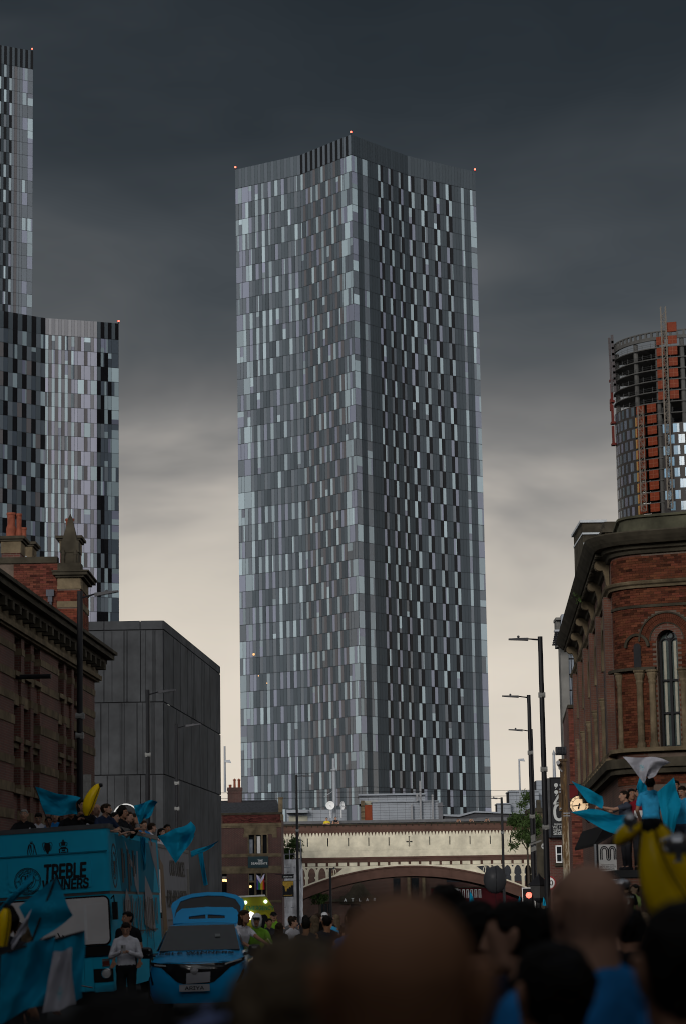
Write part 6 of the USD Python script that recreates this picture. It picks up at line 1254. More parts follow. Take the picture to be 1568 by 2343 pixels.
fr_patch = lambda name, pts, off, mat, th=.02: (lambda b: b.build(name, mat, car))(MB().prism([(c2(c), z2(r)) for c, r in pts], CF, -off, -off + th, sub=.1, fy=fy))
fr_patch('light_strip', [(205, 918), (300, 930), (597, 940), (890, 930), (990, 892), (985, 925), (900, 962), (820, 972), (380, 972), (300, 965), (215, 950)], .018, gloss)
fr_patch('grille', [(300, 962), (400, 970), (800, 970), (890, 960), (745, 1085), (690, 1100), (490, 1100), (440, 1085)], .014, gloss)
for nm, pts in (('air_intake', [(207, 985), (235, 1100), (222, 1112), (205, 1030)]), ('air_intake', [(985, 960), (980, 1020), (950, 1100), (915, 1105), (955, 1030)])): fr_patch(nm, pts, .012, gloss)
for pts in ([(240, 935), (345, 945), (345, 957), (245, 950)], [(830, 940), (965, 905), (965, 918), (830, 952)]): fr_patch('headlight', pts, .026, M('head_lamp', (.30, .32, .33), .1))
fr_patch('sticker', [(515, 1012), (712, 1005), (708, 1088), (511, 1098)], .02, white_w)
fr_patch('badge', [(548, 985), (570, 973), (592, 973), (612, 985), (608, 1010), (592, 1025), (570, 1025), (552, 1010)], .028, M('badge_metal', (.12, .12, .13), .3, metal=.8))
b = MB(); b.box(CF, c2(456), c2(705), -.045, -.02, z2(1160), z2(1104)); b.build('number_plate', M('plate_white', (.26, .27, .29), .5), car)
b = MB(); b.text('ARIYA', .062, Fr(CF.O, CF.S, -CF.N, CF.Z), c2(580), z2(1146), .046, .004, sx=1.35); b.build('plate_lettering', ink_, car)
b = MB()
for txt, h, y0 in (('TREBLE WINNERS', .14, .72), ('22/23', .07, .56)):
    m = meshkit.text_mesh(txt, h, .003, True); v = np.array(m.vertices); v[:, 0] = (v[:, 0] - v[:, 0].mean()) * 1.0; yy_ = y0 + v[:, 1] * 1.6; tt_ = yy_ / 1.24; P = np.stack([v[:, 0] - .05, yy_, .985 + .2 * np.clip(tt_, 0, 1) ** .8 + .03 * (1 - (v[:, 0] / .88) ** 2) - .018 + v[:, 2]], 1); b.add(CF.tr(P), np.array(m.faces))
b.build('bonnet_lettering', ink_, car)
# greenhouse
gh = []
for y, wb, wt, zb, zt in ((1.15, .84, .80, 1.10, 1.14), (1.55, .85, .74, 1.10, 1.29), (2.1, .86, .665, 1.10, 1.575), (2.7, .86, .66, 1.10, 1.66), (3.4, .86, .65, 1.10, 1.655), (3.95, .84, .62, 1.10, 1.60)): gh.append([(-wb, y, zb), (-wt - .03, y, zt - .07), (-wt, y, zt - .02), (-wt * .6, y, zt + .015), (0, y, zt + .03), (wt * .6, y, zt + .015), (wt, y, zt - .02), (wt + .03, y, zt - .07), (wb, y, zb)])
P = np.array(gh); b = MB(); b.add(CF.tr(P.reshape(-1, 3)), grid_faces(*P.shape[:2])); b.build('roof', carp, car, smooth=40)
def quadp(name, pts, mat, d=.02): b = MB(); P = [CF.p(*q) for q in pts]; n = np.cross(P[1] - P[0], P[3] - P[0]); n /= np.linalg.norm(n); n = n if n[1] < 0 or n[2] > 0 else -n; b.hexa(P + [p + n * d for p in P]); return b.build(name, mat, car)
quadp('windscreen', [(-.77, 1.18, 1.145), (.77, 1.18, 1.145), (.635, 2.06, 1.605), (-.635, 2.06, 1.605)], tint, .035)
quadp('windscreen_sticker', [(.28, 1.62 - .034, 1.375 + .036), (.38, 1.62 - .034, 1.375 + .036), (.37, 1.72 - .034, 1.427 + .036), (.27, 1.72 - .034, 1.427 + .036)], M('sticker_grey', (.16, .17, .17), .5), .004)
for s in (-1, 1):
    quadp('side_window', [(s * .845, 1.5, 1.16), (s * .855, 3.7, 1.16), (s * .69, 3.5, 1.55), (s * .70, 2.2, 1.53)], tint, .012)
    b = MB(); mh = Manifold.batch_hull([Manifold.sphere(.07, 12).translate((s * (1.0 + dx), 1.45 + dy, 1.13 + dz)) for dx, dy, dz in ((-.02, 0, -.03), (.10, .02, -.03), (-.01, 0, .05), (.09, .02, .05))]); b.mesh(mh, fr=CF); b.cyl(CF.p(s * .84, 1.5, 1.08), CF.p(s * 1.0, 1.47, 1.1), .03); b.build('wing_mirror', gloss, car)
    for y in (.85, 3.7): tb, rb_ = MB(), MB(); wheel(tb, rb_, CF.p(s * .82, y, .36), CF.S * s, .36, .24); w = tb.build('wheel', rub, car); rb_.build('rim', chrome, w)
# raised tailgate
TG = Fr(CF.p(0, 3.98, 1.66), CF.S, np.cross(V(0, .55, .83), V(1, 0, 0)), V(0, .55, .83)); tgx = 27 / 120.5 * 0
zt2 = lambda r: (605 - r) / 120 * .30 / .83
cxt = lambda c: (c - 692) * .2735 * 50 / F
if TG.N[1] > 0: TG.N = -TG.N
spo = Polygon([(cxt(c), zt2(r)) for c, r in ((412, 608), (420, 570), (440, 520), (480, 490), (690, 482), (900, 490), (940, 520), (965, 575), (972, 620), (690, 605))])
slots = unary_union([Polygon([(cxt(c), zt2(r)) for c, r in q]).buffer(.012) for q in (((545, 558), (672, 545), (674, 570), (545, 572)), ((700, 545), (832, 556), (834, 572), (700, 570)))])
b = MB(); b.prism(spo.difference(slots), TG, -.04, .03); tg = b.build('tailgate_spoiler', carp, car)
b = MB(); b.prism(slots, TG, -.03, .01); each(b, 'spoiler_slot', gloss, tg)
out_ = Polygon([(cxt(c), zt2(r)) for c, r in ((412, 608), (408, 540), (390, 470), (400, 440), (470, 395), (560, 370), (690, 360), (830, 366), (930, 390), (985, 425), (1000, 455), (985, 500), (972, 620), (900, 490), (690, 482), (480, 490))])
gls = Polygon([(cxt(c), zt2(r)) for c, r in ((418, 575), (430, 500), (465, 430), (560, 400), (690, 388), (820, 394), (920, 420), (965, 480), (968, 560), (930, 505), (690, 478), (460, 500))])
b = MB(); b.prism(out_.buffer(0).difference(gls.buffer(0)), TG, -.05, .02); b.build('tailgate_rim', carp, car)
b = MB(); b.prism(gls.buffer(.005), TG, -.03, .005); b.build('rear_window', tint, car)
b = MB(); b.cyl(CF.p(-.55, 4.0, 1.2), TG.p(-.6, -.05, .5), .015); b.cyl(CF.p(.55, 4.0, 1.2), TG.p(.6, -.05, .5), .015); each(b, 'tailgate_strut', steelm, car)
# ------------------------------------------------------------------ ambulance
amb = thing('ambulance', 'yellow ambulance with bright lamps partly hidden behind the raised tailgate', 'ambulance', loc=at(585, 2070, 80) * V(1, 1, 0)); AG = ground_z(80)
ay = M('ambulance_yellow', (.26, .25, .02), .35, var=.05, coat=.3); agn = M('ambulance_green', (.02, .16, .08), .4)
AF = Fr(at(633, 2070, 80) * V(1, 1, 0) + V(0, 0, AG), (1, .12, 0), (.12, -1, 0)); za = lambda py: at(590, py, 80)[2] - AG; xa = lambda px: (px - 633) * 80 / F
b = MB(); b.prism([(xa(535), .35), (xa(640), .35), (xa(636), za(2120)), (xa(626), za(2078)), (xa(612), za(2055)), (xa(606), za(2050.5)), (xa(535), za(2053))], AF, -4.5, 0); b.build('box_body', ay, amb)
b = MB(); b.prism([(xa(545), za(2053)), (xa(608), za(2050.5)), (xa(606), za(2047)), (xa(548), za(2049))], AF, -1.2, .03); b.build('light_bar', whitem, amb)
b = MB(); b.prism([(xa(590), za(2130)), (xa(614), za(2130)), (xa(612), za(2098)), (xa(606), za(2092)), (xa(592), za(2095))], AF, .001, .03); b.build('windscreen', panem, amb)
b = MB(); b.prism(LineString([(xa(572), za(2090)), (xa(590), za(2092)), (xa(608), za(2089)), (xa(615), za(2098)), (xa(617), za(2150))]).buffer(.035), AF, .03, .07); b.build('pillar', M('bright_yellow', (.34, .32, .02), .4), amb)
b = MB(); b.text('EMERGENCY', .14, AF, xa(595.5), za(2082.5), .001, .01, sx=.75); b.build('lettering', agn, amb)
b = MB(); b.box(AF, xa(616), xa(640), .001, .012, .9, 1.1); b.box(AF, xa(614), xa(628), .001, .012, .5, .75); each(b, 'green_check', agn, amb)
hl = M('lamp_on', (.8, .8, .7), .3, emit=((1, .97, .85), 4)); gl2 = M('lamp_on_green', (.6, .8, .5), .3, emit=((.75, 1, .6), 2))
for (px, py, r, mt_) in ((573.5, 2095, .13, hl), (562, 2064.5, .06, gl2), (607.5, 2063, .06, gl2)):
    b = MB(); b.mesh(trimesh.creation.icosphere(2, r).apply_translation(AF.p(xa(px), .06, za(py)))); b.build('lamp', mt_, amb)
for x in (-.35, -1.75): tb, rb_ = MB(), MB(); wheel(tb, rb_, AF.p(x, -.9, .38), V(-.12, 1, 0), .38, .22); w = tb.build('wheel', rub, amb); rb_.build('hub', steelm, w)
# ------------------------------------------------------------------ police motorbike
mb_ = thing('motorcycle', 'police motorcycle with yellow fairing and lit headlamp facing us', 'motorcycle', loc=at(608, 2070, 51) * V(1, 1, 0)); KF2 = Fr(at(606, 2070, 51) * V(1, 1, 0) + V(0, 0, ground_z(51)), (1, 0, 0), (0, 1, 0)); kx = lambda c: (c - 1150) * .2735 * 51 / F; kz = lambda r: 2.0 - (1944.3 + r * .2735 - 2071) * 51 / F
hiv = M('hi_vis', (.15, .33, .03), .6)
b = MB(); b.prism([(kx(c), kz(r)) for c, r in ((1075, 860), (1115, 760), (1165, 735), (1205, 790), (1240, 840), (1235, 900), (1180, 930), (1100, 905))], KF2, -.1, .5); b.build('fairing', M('moto_yellow', (.24, .32, .02), .3, coat=.4), mb_)
b = MB(); b.prism([(kx(c), kz(r)) for c, r in ((1120, 830), (1150, 770), (1175, 770), (1140, 840))], KF2, -.13, -.101); b.prism([(kx(c), kz(r)) for c, r in ((1100, 960), (1200, 880), (1210, 895), (1110, 985))], KF2, -.13, -.101); each(b, 'dark_decal', ink_, mb_)
b = MB(); b.prism([(kx(c), kz(r)) for c, r in ((1120, 895), (1150, 868), (1185, 868), (1180, 905), (1135, 918))], KF2, -.14, -.102); b.build('headlamp_cluster', gloss, mb_)
b = MB(); b.mesh(trimesh.creation.icosphere(2, .035).apply_translation(KF2.p(kx(1162), -.14, kz(873)))); b.build('lit_headlamp', M('lamp_warm', (.8, .6, .5), .3, emit=((1, .75, .55), 7)), mb_)
b = MB(); b.prism([(kx(c), kz(r)) for c, r in ((1030, 930), (1080, 870), (1120, 870), (1090, 1000), (1050, 1010))], KF2, -.05, .5); b.prism([(kx(c), kz(r)) for c, r in ((1180, 930), (1225, 900), (1222, 980), (1190, 1010))], KF2, -.05, .5); each(b, 'engine_guard', chrome, mb_)
tb, rb_ = MB(), MB(); wheel(tb, rb_, KF2.p(0, .05, .31), V(1, 0, 0), .31, .13); w = tb.build('wheel', rub, mb_); rb_.build('rim', steelm, w); tb, rb_ = MB(), MB(); wheel(tb, rb_, KF2.p(0, 1.5, .31), V(1, 0, 0), .31, .16); w = tb.build('wheel', rub, mb_); rb_.build('rim', steelm, w)
b = MB(); b.prism([(kx(1090), kz(870)), (kx(1200), kz(870)), (kx(1190), kz(800)), (kx(1110), kz(800))], KF2, .5, 1.7); b.build('seat_and_tank', rub, mb_)
b = MB()
for s in (-1, 1): b.tube([KF2.p(0, .3, 1.05), KF2.p(s * .3, .35, 1.1), KF2.p(s * .4, .3, 1.08)], .018); b.box(KF2, s * .42 - .05, s * .42 + .05, .2, .26, 1.12, 1.22)
each(b, 'handlebar', rub, mb_)
# ------------------------------------------------------------------ people
def skinm(k): return M('skin_' + 'abcd'[k], [(.40, .23, .16), (.32, .17, .11), (.27, .135, .075), (.44, .26, .19)][k], .55, var=.06, scale=12)
CL = {'black': (.012, .012, .014), 'navy': (.018, .028, .06), 'white': (.55, .55, .60), 'blue': (.02, .20, .52), 'sky': (.03, .30, .55), 'grey': (.11, .11, .12), 'red': (.20, .012, .02), 'dark': (.025, .025, .03), 'yellow': (.55, .42, .03), 'hivis': (.16, .34, .03), 'jean': (.03, .045, .08), 'slate': (.05, .06, .085), 'lime': (.40, .45, .16), 'lavender': (.14, .18, .36)}
def clo(c): return M('cloth_' + c, CL[c], .85, var=.18, scale=7, bump=.25)
HC = {'black': (.008, .007, .006), 'brown': (.028, .017, .010), 'grey': (.25, .24, .22), 'fair': (.11, .08, .05), 'dkbrown': (.015, .010, .007)}
def hairm(c): return M('hair_' + c, HC[c], .6, var=.4, scale=30, bump=.5)
def S_(c, r, n): return Manifold.sphere(r, n).translate([float(x) for x in c])
def HUL(*bs): return Manifold.batch_hull(list(bs))
def bone(a, ra, b_, rb, n): return HUL(S_(a, ra, n), S_(b_, rb, n))
def norm(v): v = np.array(v, float); return v / (np.linalg.norm(v) + 1e-9)
def hand(parts, w, e, n, r0=.9, curl=.5):
    d = norm(w - e); sd_ = norm(np.cross(d, V(0, 0, 1) if abs(d[2]) < .85 else V(0, 1, 0))); nn = np.cross(sd_, d)
    if nn[2] > 0 and abs(d[2]) < .85: nn = -nn
    k = w + d * .085
    parts.append(HUL(S_(w, .026, n), S_(k + sd_ * .032, .013, n), S_(k - sd_ * .032, .013, n)))
    for i, (o, L) in enumerate(((-.033, .062), (-.011, .075), (.011, .08), (.033, .07))):
        a = k + sd_ * o; d1 = norm(d * math.cos(curl * .6) + nn * math.sin(curl * .6)); m = a + d1 * L * .5; d2 = norm(d * math.cos(curl * 1.7) + nn * math.sin(curl * 1.7)); parts += [bone(a, .011, m, .0095, n), bone(m, .0095, m + d2 * L * .5, .008, n)]
    t0 = w + d * .03 + sd_ * -.026; t1 = t0 + norm(d * .6 - sd_ * .75 + nn * .2) * .042; parts += [bone(t0, .015, t1, .012, n), bone(t1, .012, t1 + norm(d * .8 - sd_ * .2 + nn * .4) * .035, .009, n)]
def person(label, head, Y, yaw=180, feet=None, shirt='black', legs='dark', skin=0, hair='brown', style='short', arms=None, lean=0.0, face=True, sleeves='short', look=None, n=8, group=None, cap=None, sc=None, nod=0.0, detail=False, bare=False, number=None, beard=False):
    """head: picture position of the head's centre at depth Y; yaw: facing, degrees from +y towards +x (180 = towards the camera)."""
    hc = at(head[0], head[1], Y); fz = ground_z(Y) if feet is None else feet
    s = (hc[2] - fz) / (1.64 - .30 * math.sin(max(lean, 0)) ** 2) if sc is None else sc
    base = V(hc[0], hc[1], hc[2] - 1.64 * s if sc is not None else fz)
    ya = math.radians(yaw); Rf = V(math.sin(ya), math.cos(ya), 0); Rr = V(math.cos(ya), -math.sin(ya), 0)
    def ln(p):
        p = np.array(p, float)
        if lean and p[2] > .95: q = p - V(0, 0, .95); p = V(q[0], q[1] * math.cos(lean) + q[2] * math.sin(lean), .95 + q[2] * math.cos(lean) - q[1] * math.sin(lean))
        return p
    H = ln((0, .025, 1.64)); off = V(H[0], H[1], 0)
    def wp(P): P = np.asarray(P, float) - off; return base + s * (P[:, :1] * Rr + P[:, 1:2] * Rf + P[:, 2:3] * V(0, 0, 1))
    t = thing('person', label, 'person', group, loc=base)
    B = []; n2 = max(6, n - 2)
    pel = [(-.085, 0, .93), (.085, 0, .93)]; wst = [(-.065, 0, 1.1), (.065, 0, 1.1)]; che = [(-.085, .01, 1.29), (.085, .01, 1.29)]; sho = [(-.165, -.005, 1.425), (.165, -.005, 1.425)]
    lv = lambda L, r: [S_(ln(p), r, n) for p in L]
    def torso(e): return [HUL(*lv(pel, .105 + e), *lv(wst, .098 + e)), HUL(*lv(wst, .098 + e), *lv(che, .108 + e)), HUL(*lv(che, .108 + e), *lv(sho, .052 + e)), HUL(*lv(sho, .05 + e), S_(ln((0, -.016, 1.475)), .07 + e, n)), HUL(*lv(che, .09 + e), S_(ln((0, -.016, 1.45)), .078 + e, n))]
    B += torso(-.014); B.append(bone(ln((0, -.015, 1.45)), .066, H + V(0, -.028, -.04), .060, n))
    lk = math.radians(look - yaw) if look is not None else 0.0
    def hp(p):
        x, y, z = p; y, z = y * math.cos(nod) + z * math.sin(nod) * 1.0, z * math.cos(nod) - y * math.sin(nod)
        return H + V(x * math.cos(lk) + y * math.sin(lk), -x * math.sin(lk) + y * math.cos(lk), z)
    hs = lambda p, r, k=n: S_(hp(p), r, k)
    B += [HUL(hs((0, -.018, .038), .081), hs((0, .03, .032), .07), hs((0, -.046, .03), .074), hs((0, -.03, -.03), .066)), HUL(hs((0, .02, .02), .075), hs((0, .062, -.088), .028), hs((-.035, .02, -.07), .034), hs((.035, .02, -.07), .034))]
    B += [HUL(hs((0, .096, .022), .011), hs((0, .112, -.022), .014), hs((-.014, .096, -.028), .009), hs((.014, .096, -.028), .009))]
    for sx_ in (-1, 1): B.append(HUL(hs((sx_ * .078, -.008, .018), .014), hs((sx_ * .094, -.026, .03), .012), hs((sx_ * .09, -.024, .005), .012), hs((sx_ * .079, -.008, -.026), .010)))
    arms = arms or {}
    AR_ = []
    for sx_, key in ((-1, 'l'), (1, 'r')):
        sh_ = ln((sx_ * .185, -.005, 1.415)); a = arms.get(key)
        if a is None: el, wr = ln((sx_ * .25, -.03, 1.13)), ln((sx_ * .26, .05, .89))
        else: el, wr = V(*a[0]), V(*a[1])
        AR_.append((sh_, el, wr)); B += [bone(sh_, .05, el, .038, n), bone(el, .038, wr, .026, n)]; hand(B, wr, el, n2, curl=.9 if a is not None else .5)
    LG_ = []
    for sx_ in (-1, 1):
        hp_, kn, an_ = V(sx_ * .092, 0, .9), V(sx_ * .105, .02, .49), V(sx_ * .11, -.01, .09); LG_.append((hp_, kn, an_)); B += [bone(hp_, .085, kn, .055, n), bone(kn, .055, an_, .038, n), HUL(S_(an_, .038, n2), S_(an_ + V(0, .12, -.045), .03, n2), S_(an_ + V(0, -.04, -.05), .035, n2))]
    body = Manifold.batch_boolean(B, OpType.Add)
    def put(man, name, mat, ref=.03, it=3, disp=0.0, parent=None, dec=True):
        if ref: man = man.refine_to_length(ref)
        mm = man.to_mesh(); m = trimesh.Trimesh(np.array(mm.vert_properties[:, :3]), np.array(mm.tri_verts), process=False)
        if it: trimesh.smoothing.filter_taubin(m, iterations=it)
        v = np.array(m.vertices)
        if disp: v = v + m.vertex_normals * disp * (meshkit.fbm(v * (28 if name == 'hair' else 9), 3, 3)[:, None] - .45)
        b = MB(); b.add(wp(v), np.array(m.faces)); return b.build(name, mat, t if parent is None else parent, smooth=True)
    rr = .018 if detail else (.03 if n >= 8 else 0)
    bo = put(body, 'body', skinm(skin), rr, 4 if rr else 0)
    sh_parts = torso(.0)
    for (a, e, w) in AR_:
        if sleeves == 'short': sh_parts.append(bone(a, .062, a + (e - a) * .62, .056, n))
        elif sleeves == 'long': sh_parts += [bone(a, .062, e, .05, n), bone(e, .05, e + (w - e) * .93, .038, n)]
        else: sh_parts.append(S_(a, .055, n))
    shirt_m = Manifold.batch_boolean(sh_parts, OpType.Add)
    so = put(shirt_m, 'shirt', clo(shirt), rr and rr * 1.2, 3, .028 if rr else 0)
    lg_parts = [HUL(*[S_(p, .115, n) for p in pel], S_(V(-.09, 0, .86), .1, n), S_(V(.09, 0, .86), .1, n))]
    for (h_, k_, a_) in LG_: lg_parts += [bone(h_, .098, k_, .068, n), bone(k_, .068, a_, .056, n)]
    put(Manifold.batch_boolean(lg_parts, OpType.Add), 'trousers', clo(legs), rr and .04, 2, .02 if rr else 0)
    for (_, _, a_) in LG_: put(HUL(S_(a_ + V(0, 0, -.02), .045, n2), S_(a_ + V(0, .13, -.052), .036, n2), S_(a_ + V(0, -.05, -.055), .036, n2)), 'shoe', clo('dark' if legs != 'slate' else 'white'), 0, 0)
    nh = max(n, 10)
    skull = HUL(hs((0, -.02, .046), .089, nh), hs((0, .022, .052), .078, nh), hs((0, -.05, .036), .083, nh), hs((0, -.048, -.012), .070, nh))
    def cutbox(x0, x1, y0, y1, z0, z1): return HUL(*[S_(hp((x, y, z)), .002, 4) for x in (x0, x1) for y in (y0, y1) for z in (z0, z1)])
    if style in ('short', 'long', 'curly', 'buzz', 'bun'):
        h_ = skull - cutbox(-.2, .2, .045, .3, -.3, .075) - cutbox(-.2, .2, .0, .3, -.3, .035) - cutbox(-.2, .2, -.3, .3, -.3, -.075)
        if style == 'long': h_ = h_ + HUL(hs((-.06, -.045, .03), .05), hs((.06, -.045, .03), .05), hs((-.075, -.06, -.2), .045), hs((.075, -.06, -.2), .045), hs((0, -.085, -.26), .05))
        if style == 'curly': h_ = h_ + HUL(hs((0, -.03, .09), .1), hs((-.06, -.03, .03), .09), hs((.06, -.03, .03), .09), hs((0, -.07, -.02), .09)) - cutbox(-.2, .2, .03, .3, -.3, .07)
        if style == 'buzz': pass
        put(h_, 'hair', hairm(hair), .012 if detail else (.022 if n >= 8 else 0), 2, .03 if style != 'buzz' else .008)
    if cap:
        c_ = skull - cutbox(-.2, .2, -.3, .3, -.3, .035) + HUL(hs((-.06, .07, .042), .012), hs((.06, .07, .042), .012), hs((-.045, .15, .03), .01), hs((.045, .15, .03), .01)); put(c_, 'cap', clo(cap), .02, 2)
    if style == 'helmet':
        h_ = HUL(hs((0, -.02, .06), .115, 14), hs((0, .01, .03), .118, 14), hs((0, -.03, -.05), .105, 14)) - cutbox(-.085, .085, .06, .4, -.085, .055); put(h_, 'helmet', M('helmet_white', (.6, .6, .62), .25, coat=.4), .02, 1)
        put(HUL(hs((-.06, .128, .075), .012), hs((.06, .128, .075), .012), hs((-.06, .13, .05), .012), hs((.06, .13, .05), .012)), 'visor', panem, 0, 0)
    if face:
        fr_ = Fr((0, 0, 0), (1, 0, 0), (0, 1, 0))
        for sx_ in (-1, 1):
            e = put(hs((sx_ * .031, .079, .012), .0125, 8), 'eye', M('eye_white', (.5, .48, .45), .3), 0, 0); put(hs((sx_ * .031, .0875, .012), .0065, 8), 'iris', ink_, 0, 0, parent=e)
            put(HUL(hs((sx_ * .018, .09, .033), .005, 6), hs((sx_ * .045, .083, .035), .005, 6)), 'eyebrow', hairm(hair), 0, 0)
        put(HUL(hs((-.021, .084, -.055), .006, 6), hs((.021, .084, -.055), .006, 6), hs((0, .09, -.053), .007, 6)), 'mouth', M('lips', (.16, .05, .045), .5), 0, 0)
        if beard: put(HUL(hs((0, .066, -.092), .03), hs((-.05, .02, -.06), .026), hs((.05, .02, -.06), .026), hs((0, .05, -.07), .04)), 'beard', hairm(hair), .02, 1)
    if number:
        for txt, h_, z_ in ((number, .26, 1.12), (('HAALAND', .06, 1.37))[0:0] or (number, .26, 1.12)):
            pass
        m = meshkit.text_mesh(number, .24, .02, True); v = np.array(m.vertices); v[:, 0] -= v[:, 0].mean(); P = np.stack([-v[:, 0], -.118 - v[:, 2], v[:, 1] + 1.12], 1); b = MB(); b.add(wp(P), np.array(m.faces)); b.build('number', M('print_white', (.6, .6, .6), .6), so)
        m = meshkit.text_mesh('HAALAND', .055, .02, True); v = np.array(m.vertices); v[:, 0] -= v[:, 0].mean(); P = np.stack([-v[:, 0], -.118 - v[:, 2] + .35 * v[:, 0] ** 2, v[:, 1] + 1.385 - .5 * v[:, 0] ** 2], 1); b = MB(); b.add(wp(P), np.array(m.faces)); b.build('name_lettering', MATS['print_white'], so)
    return t, (lambda p: wp([p])[0])
RAIL = {'l': ((-.26, .18, 1.2), (-.10, .42, 1.28)), 'r': ((.26, .18, 1.2), (.10, .42, 1.28))}
DECK = 2.42
RAILW = {'l': ((-.30, .2, 1.22), (-.26, .44, 1.27)), 'r': ((.30, .2, 1.22), (.2, .44, 1.27))}
PH = {'l': ((-.27, .1, 1.13), (-.06, .33, 1.27)), 'r': ((.27, .1, 1.13), (.06, .33, 1.27))}
UP = {'l': ((-.27, .2, 1.35), (-.16, .3, 1.62)), 'r': ((.27, .2, 1.35), (.08, .34, 1.6))}
BUS = [
 ('grey-haired man in a black polo shirt leaning on the front rail of the bus', (55, 1865), 52.75, 180, 'black', 'grey', 'short', 0, RAILW, {}),
 ('dark-haired man in a white shirt bowing his head beside the grey-haired man on the bus', (88, 1872), 52.75, 175, 'white', 'black', 'short', 0, RAIL, {'nod': .45}),
 ('child in a pale blue shirt holding the flag stick at the bus rail', (111, 1880), 52.7, 170, 'blue', 'black', 'short', 1, {'l': ((-.26, .15, 1.15), (-.1, .4, 1.3)), 'r': ((.26, .12, 1.1), (.08, .35, 1.42))}, {}),
 ('woman in a blue shirt half hidden under the large flag on the bus', (126, 1868), 53.2, 182, 'blue', 'dkbrown', 'long', 0, RAIL, {}),
 ('person in a black shirt on the bus whose head the large flag covers', (163, 1857), 52.8, 165, 'black', 'black', 'short', 1, RAILW, {}),
 ('dark-haired person in a black jacket holding up the yellow banana on the bus', (191, 1844), 53.2, 175, 'black', 'black', 'short', 3, {'l': ((-.26, .2, 1.25), (-.02, .38, 1.36)), 'r': ((.26, .2, 1.25), (.1, .38, 1.44))}, {'sleeves': 'long'}),
 ('bald man in a white T-shirt behind the banana on the bus', (222, 1852), 53.3, 150, 'white', 'fair', 'bald', 3, RAIL, {}),
 ('bearded man in a navy patterned shirt leaning on the bus corner rail and looking right', (244, 1852), 52.8, 140, 'navy', 'brown', 'short', 0, {'l': ((-.3, .2, 1.2), (-.05, .45, 1.2)), 'r': ((.3, .2, 1.2), (.02, .5, 1.16))}, {'look': 100, 'beard': True, 'lean': .2}),
 ('dark-haired girl with a serious face at the corner of the bus', (263, 1871), 52.9, 120, 'black', 'black', 'long', 3, RAIL, {'look': 110}),
 ('person with a bush of dark curly hair on the bus side', (282, 1860), 53.9, 110, 'black', 'black', 'curly', 1, PH, {'sleeves': 'long'}),
 ('smiling man in dark clothes looking down from the bus side', (295, 1869), 54.3, 115, 'dark', 'brown', 'short', 3, PH, {'sleeves': 'long', 'lean': .25}),
 ('long brown-haired person leaning over the bus side', (309, 1873), 55.5, 100, 'dark', 'brown', 'long', 0, PH, {'sleeves': 'long', 'lean': .25}),
 ('man in a bright blue top under the small waving flag on the bus', (329, 1888), 57.2, 140, 'blue', 'brown', 'short', 0, PH, {'lean': .2}),
 ('short-haired boy in a white shirt on the bus side turned away', (348, 1893), 58.8, 60, 'white', 'brown', 'short', 3, PH, {'lean': .3, 'face': False}),
 ('dark-haired woman peeping over the bus side beside the big flag', (370, 1905), 61.0, 120, 'white', 'black', 'long', 3, PH, {'lean': .2}),
 ('dark head behind the woman near the rear of the first bus', (383, 1897), 61.6, 150, 'dark', 'black', 'short', 1, PH, {'lean': .1}),
]
for (lab, hd, Y, yaw, sh_, hr, stl, sk, ar, kw) in BUS:
    if hd[0] > 340: Y = 578 * 66.5 / (940 - hd[0] - 34)
    elif hd[0] > 255: Y = 675 * 52 / (940 - hd[0] - 30)
    person(lab, hd, Y, yaw, DECK, sh_, 'dark', sk, hr, stl, ar, n=8, **kw)
# people in the street around the car
_, wpp = person('bald man in a white shirt reading his phone in front of the bus', (288, 2126), 45.5, 180, None, 'white', 'black', 0, 'dkbrown', 'buzz', {'l': ((-.28, .08, 1.13), (-.07, .3, 1.22)), 'r': ((.28, .08, 1.13), (.07, .3, 1.22))}, sleeves='long', nod=.5, n=10, detail=True)
q = wpp((0, .40, 1.28)); ph = thing('phone', 'mobile phone held by the man in the white shirt', 'phone', loc=q); b = MB(); b.box(Fr(q, (1, 0, 0), (0, -1, 0)), -.06, .03, -.005, .005, -.07, .07); b.build('case', M('phone_case', (.3, .3, .31), .3), ph); b = MB(); b.prism(Point(-.035, .05).buffer(.012).union(Point(-.035, .022).buffer(.012)), Fr(q, (1, 0, 0), (0, -1, 0)), .0051, .008); b.build('camera_lens', ink_, ph)
person('dark-haired man in black standing behind the man with the phone', (291, 2102), 48.5, 200, None, 'black', 'dark', 1, 'black', 'short', n=8, look=230)
person('person in a white T-shirt reaching towards the car window', (560, 2098), 48.3, 120, None, 'white', 'dark', 1, 'brown', 'long', {'l': ((-.1, .35, 1.25), (.0, .6, 1.15)), 'r': ((.28, .2, 1.2), (.2, .5, 1.05))}, lean=.15, face=False, n=8)
person('police motorcyclist in a white helmet and hi-vis jacket', (587, 2108), 52, 180, None, 'hivis', 'black', 1, 'black', 'helmet', {'l': ((-.3, .2, 1.15), (-.34, .5, 1.02)), 'r': ((.3, .2, 1.15), (.34, .5, 1.02))}, n=10, sleeves='long')
person('woman with long brown hair in black seen from behind near the motorcycle', (639, 2122), 58, 10, None, 'black', 'dark', 0, 'brown', 'long', n=8, sleeves='long', face=False)
person('man in a white T-shirt looking right between the motorcycle and the big bald head', (671, 2112), 60, 130, None, 'white', 'dark', 0, 'dkbrown', 'short', n=8, look=90)
person('police officer in a hi-vis jacket in the crowd by the ambulance', (626, 2097), 72, 170, None, 'hivis', 'dark', 0, 'black', 'short', n=8, cap='black')
person('second helmeted police officer far in the crowd under the arch', (742, 2100), 76, 180, None, 'hivis', 'dark', 0, 'black', 'helmet', n=8)
person('person in dark clothes beside the ambulance door', (616, 2112), 66, 160, None, 'dark', 'dark', 1, 'black', 'short', n=8)
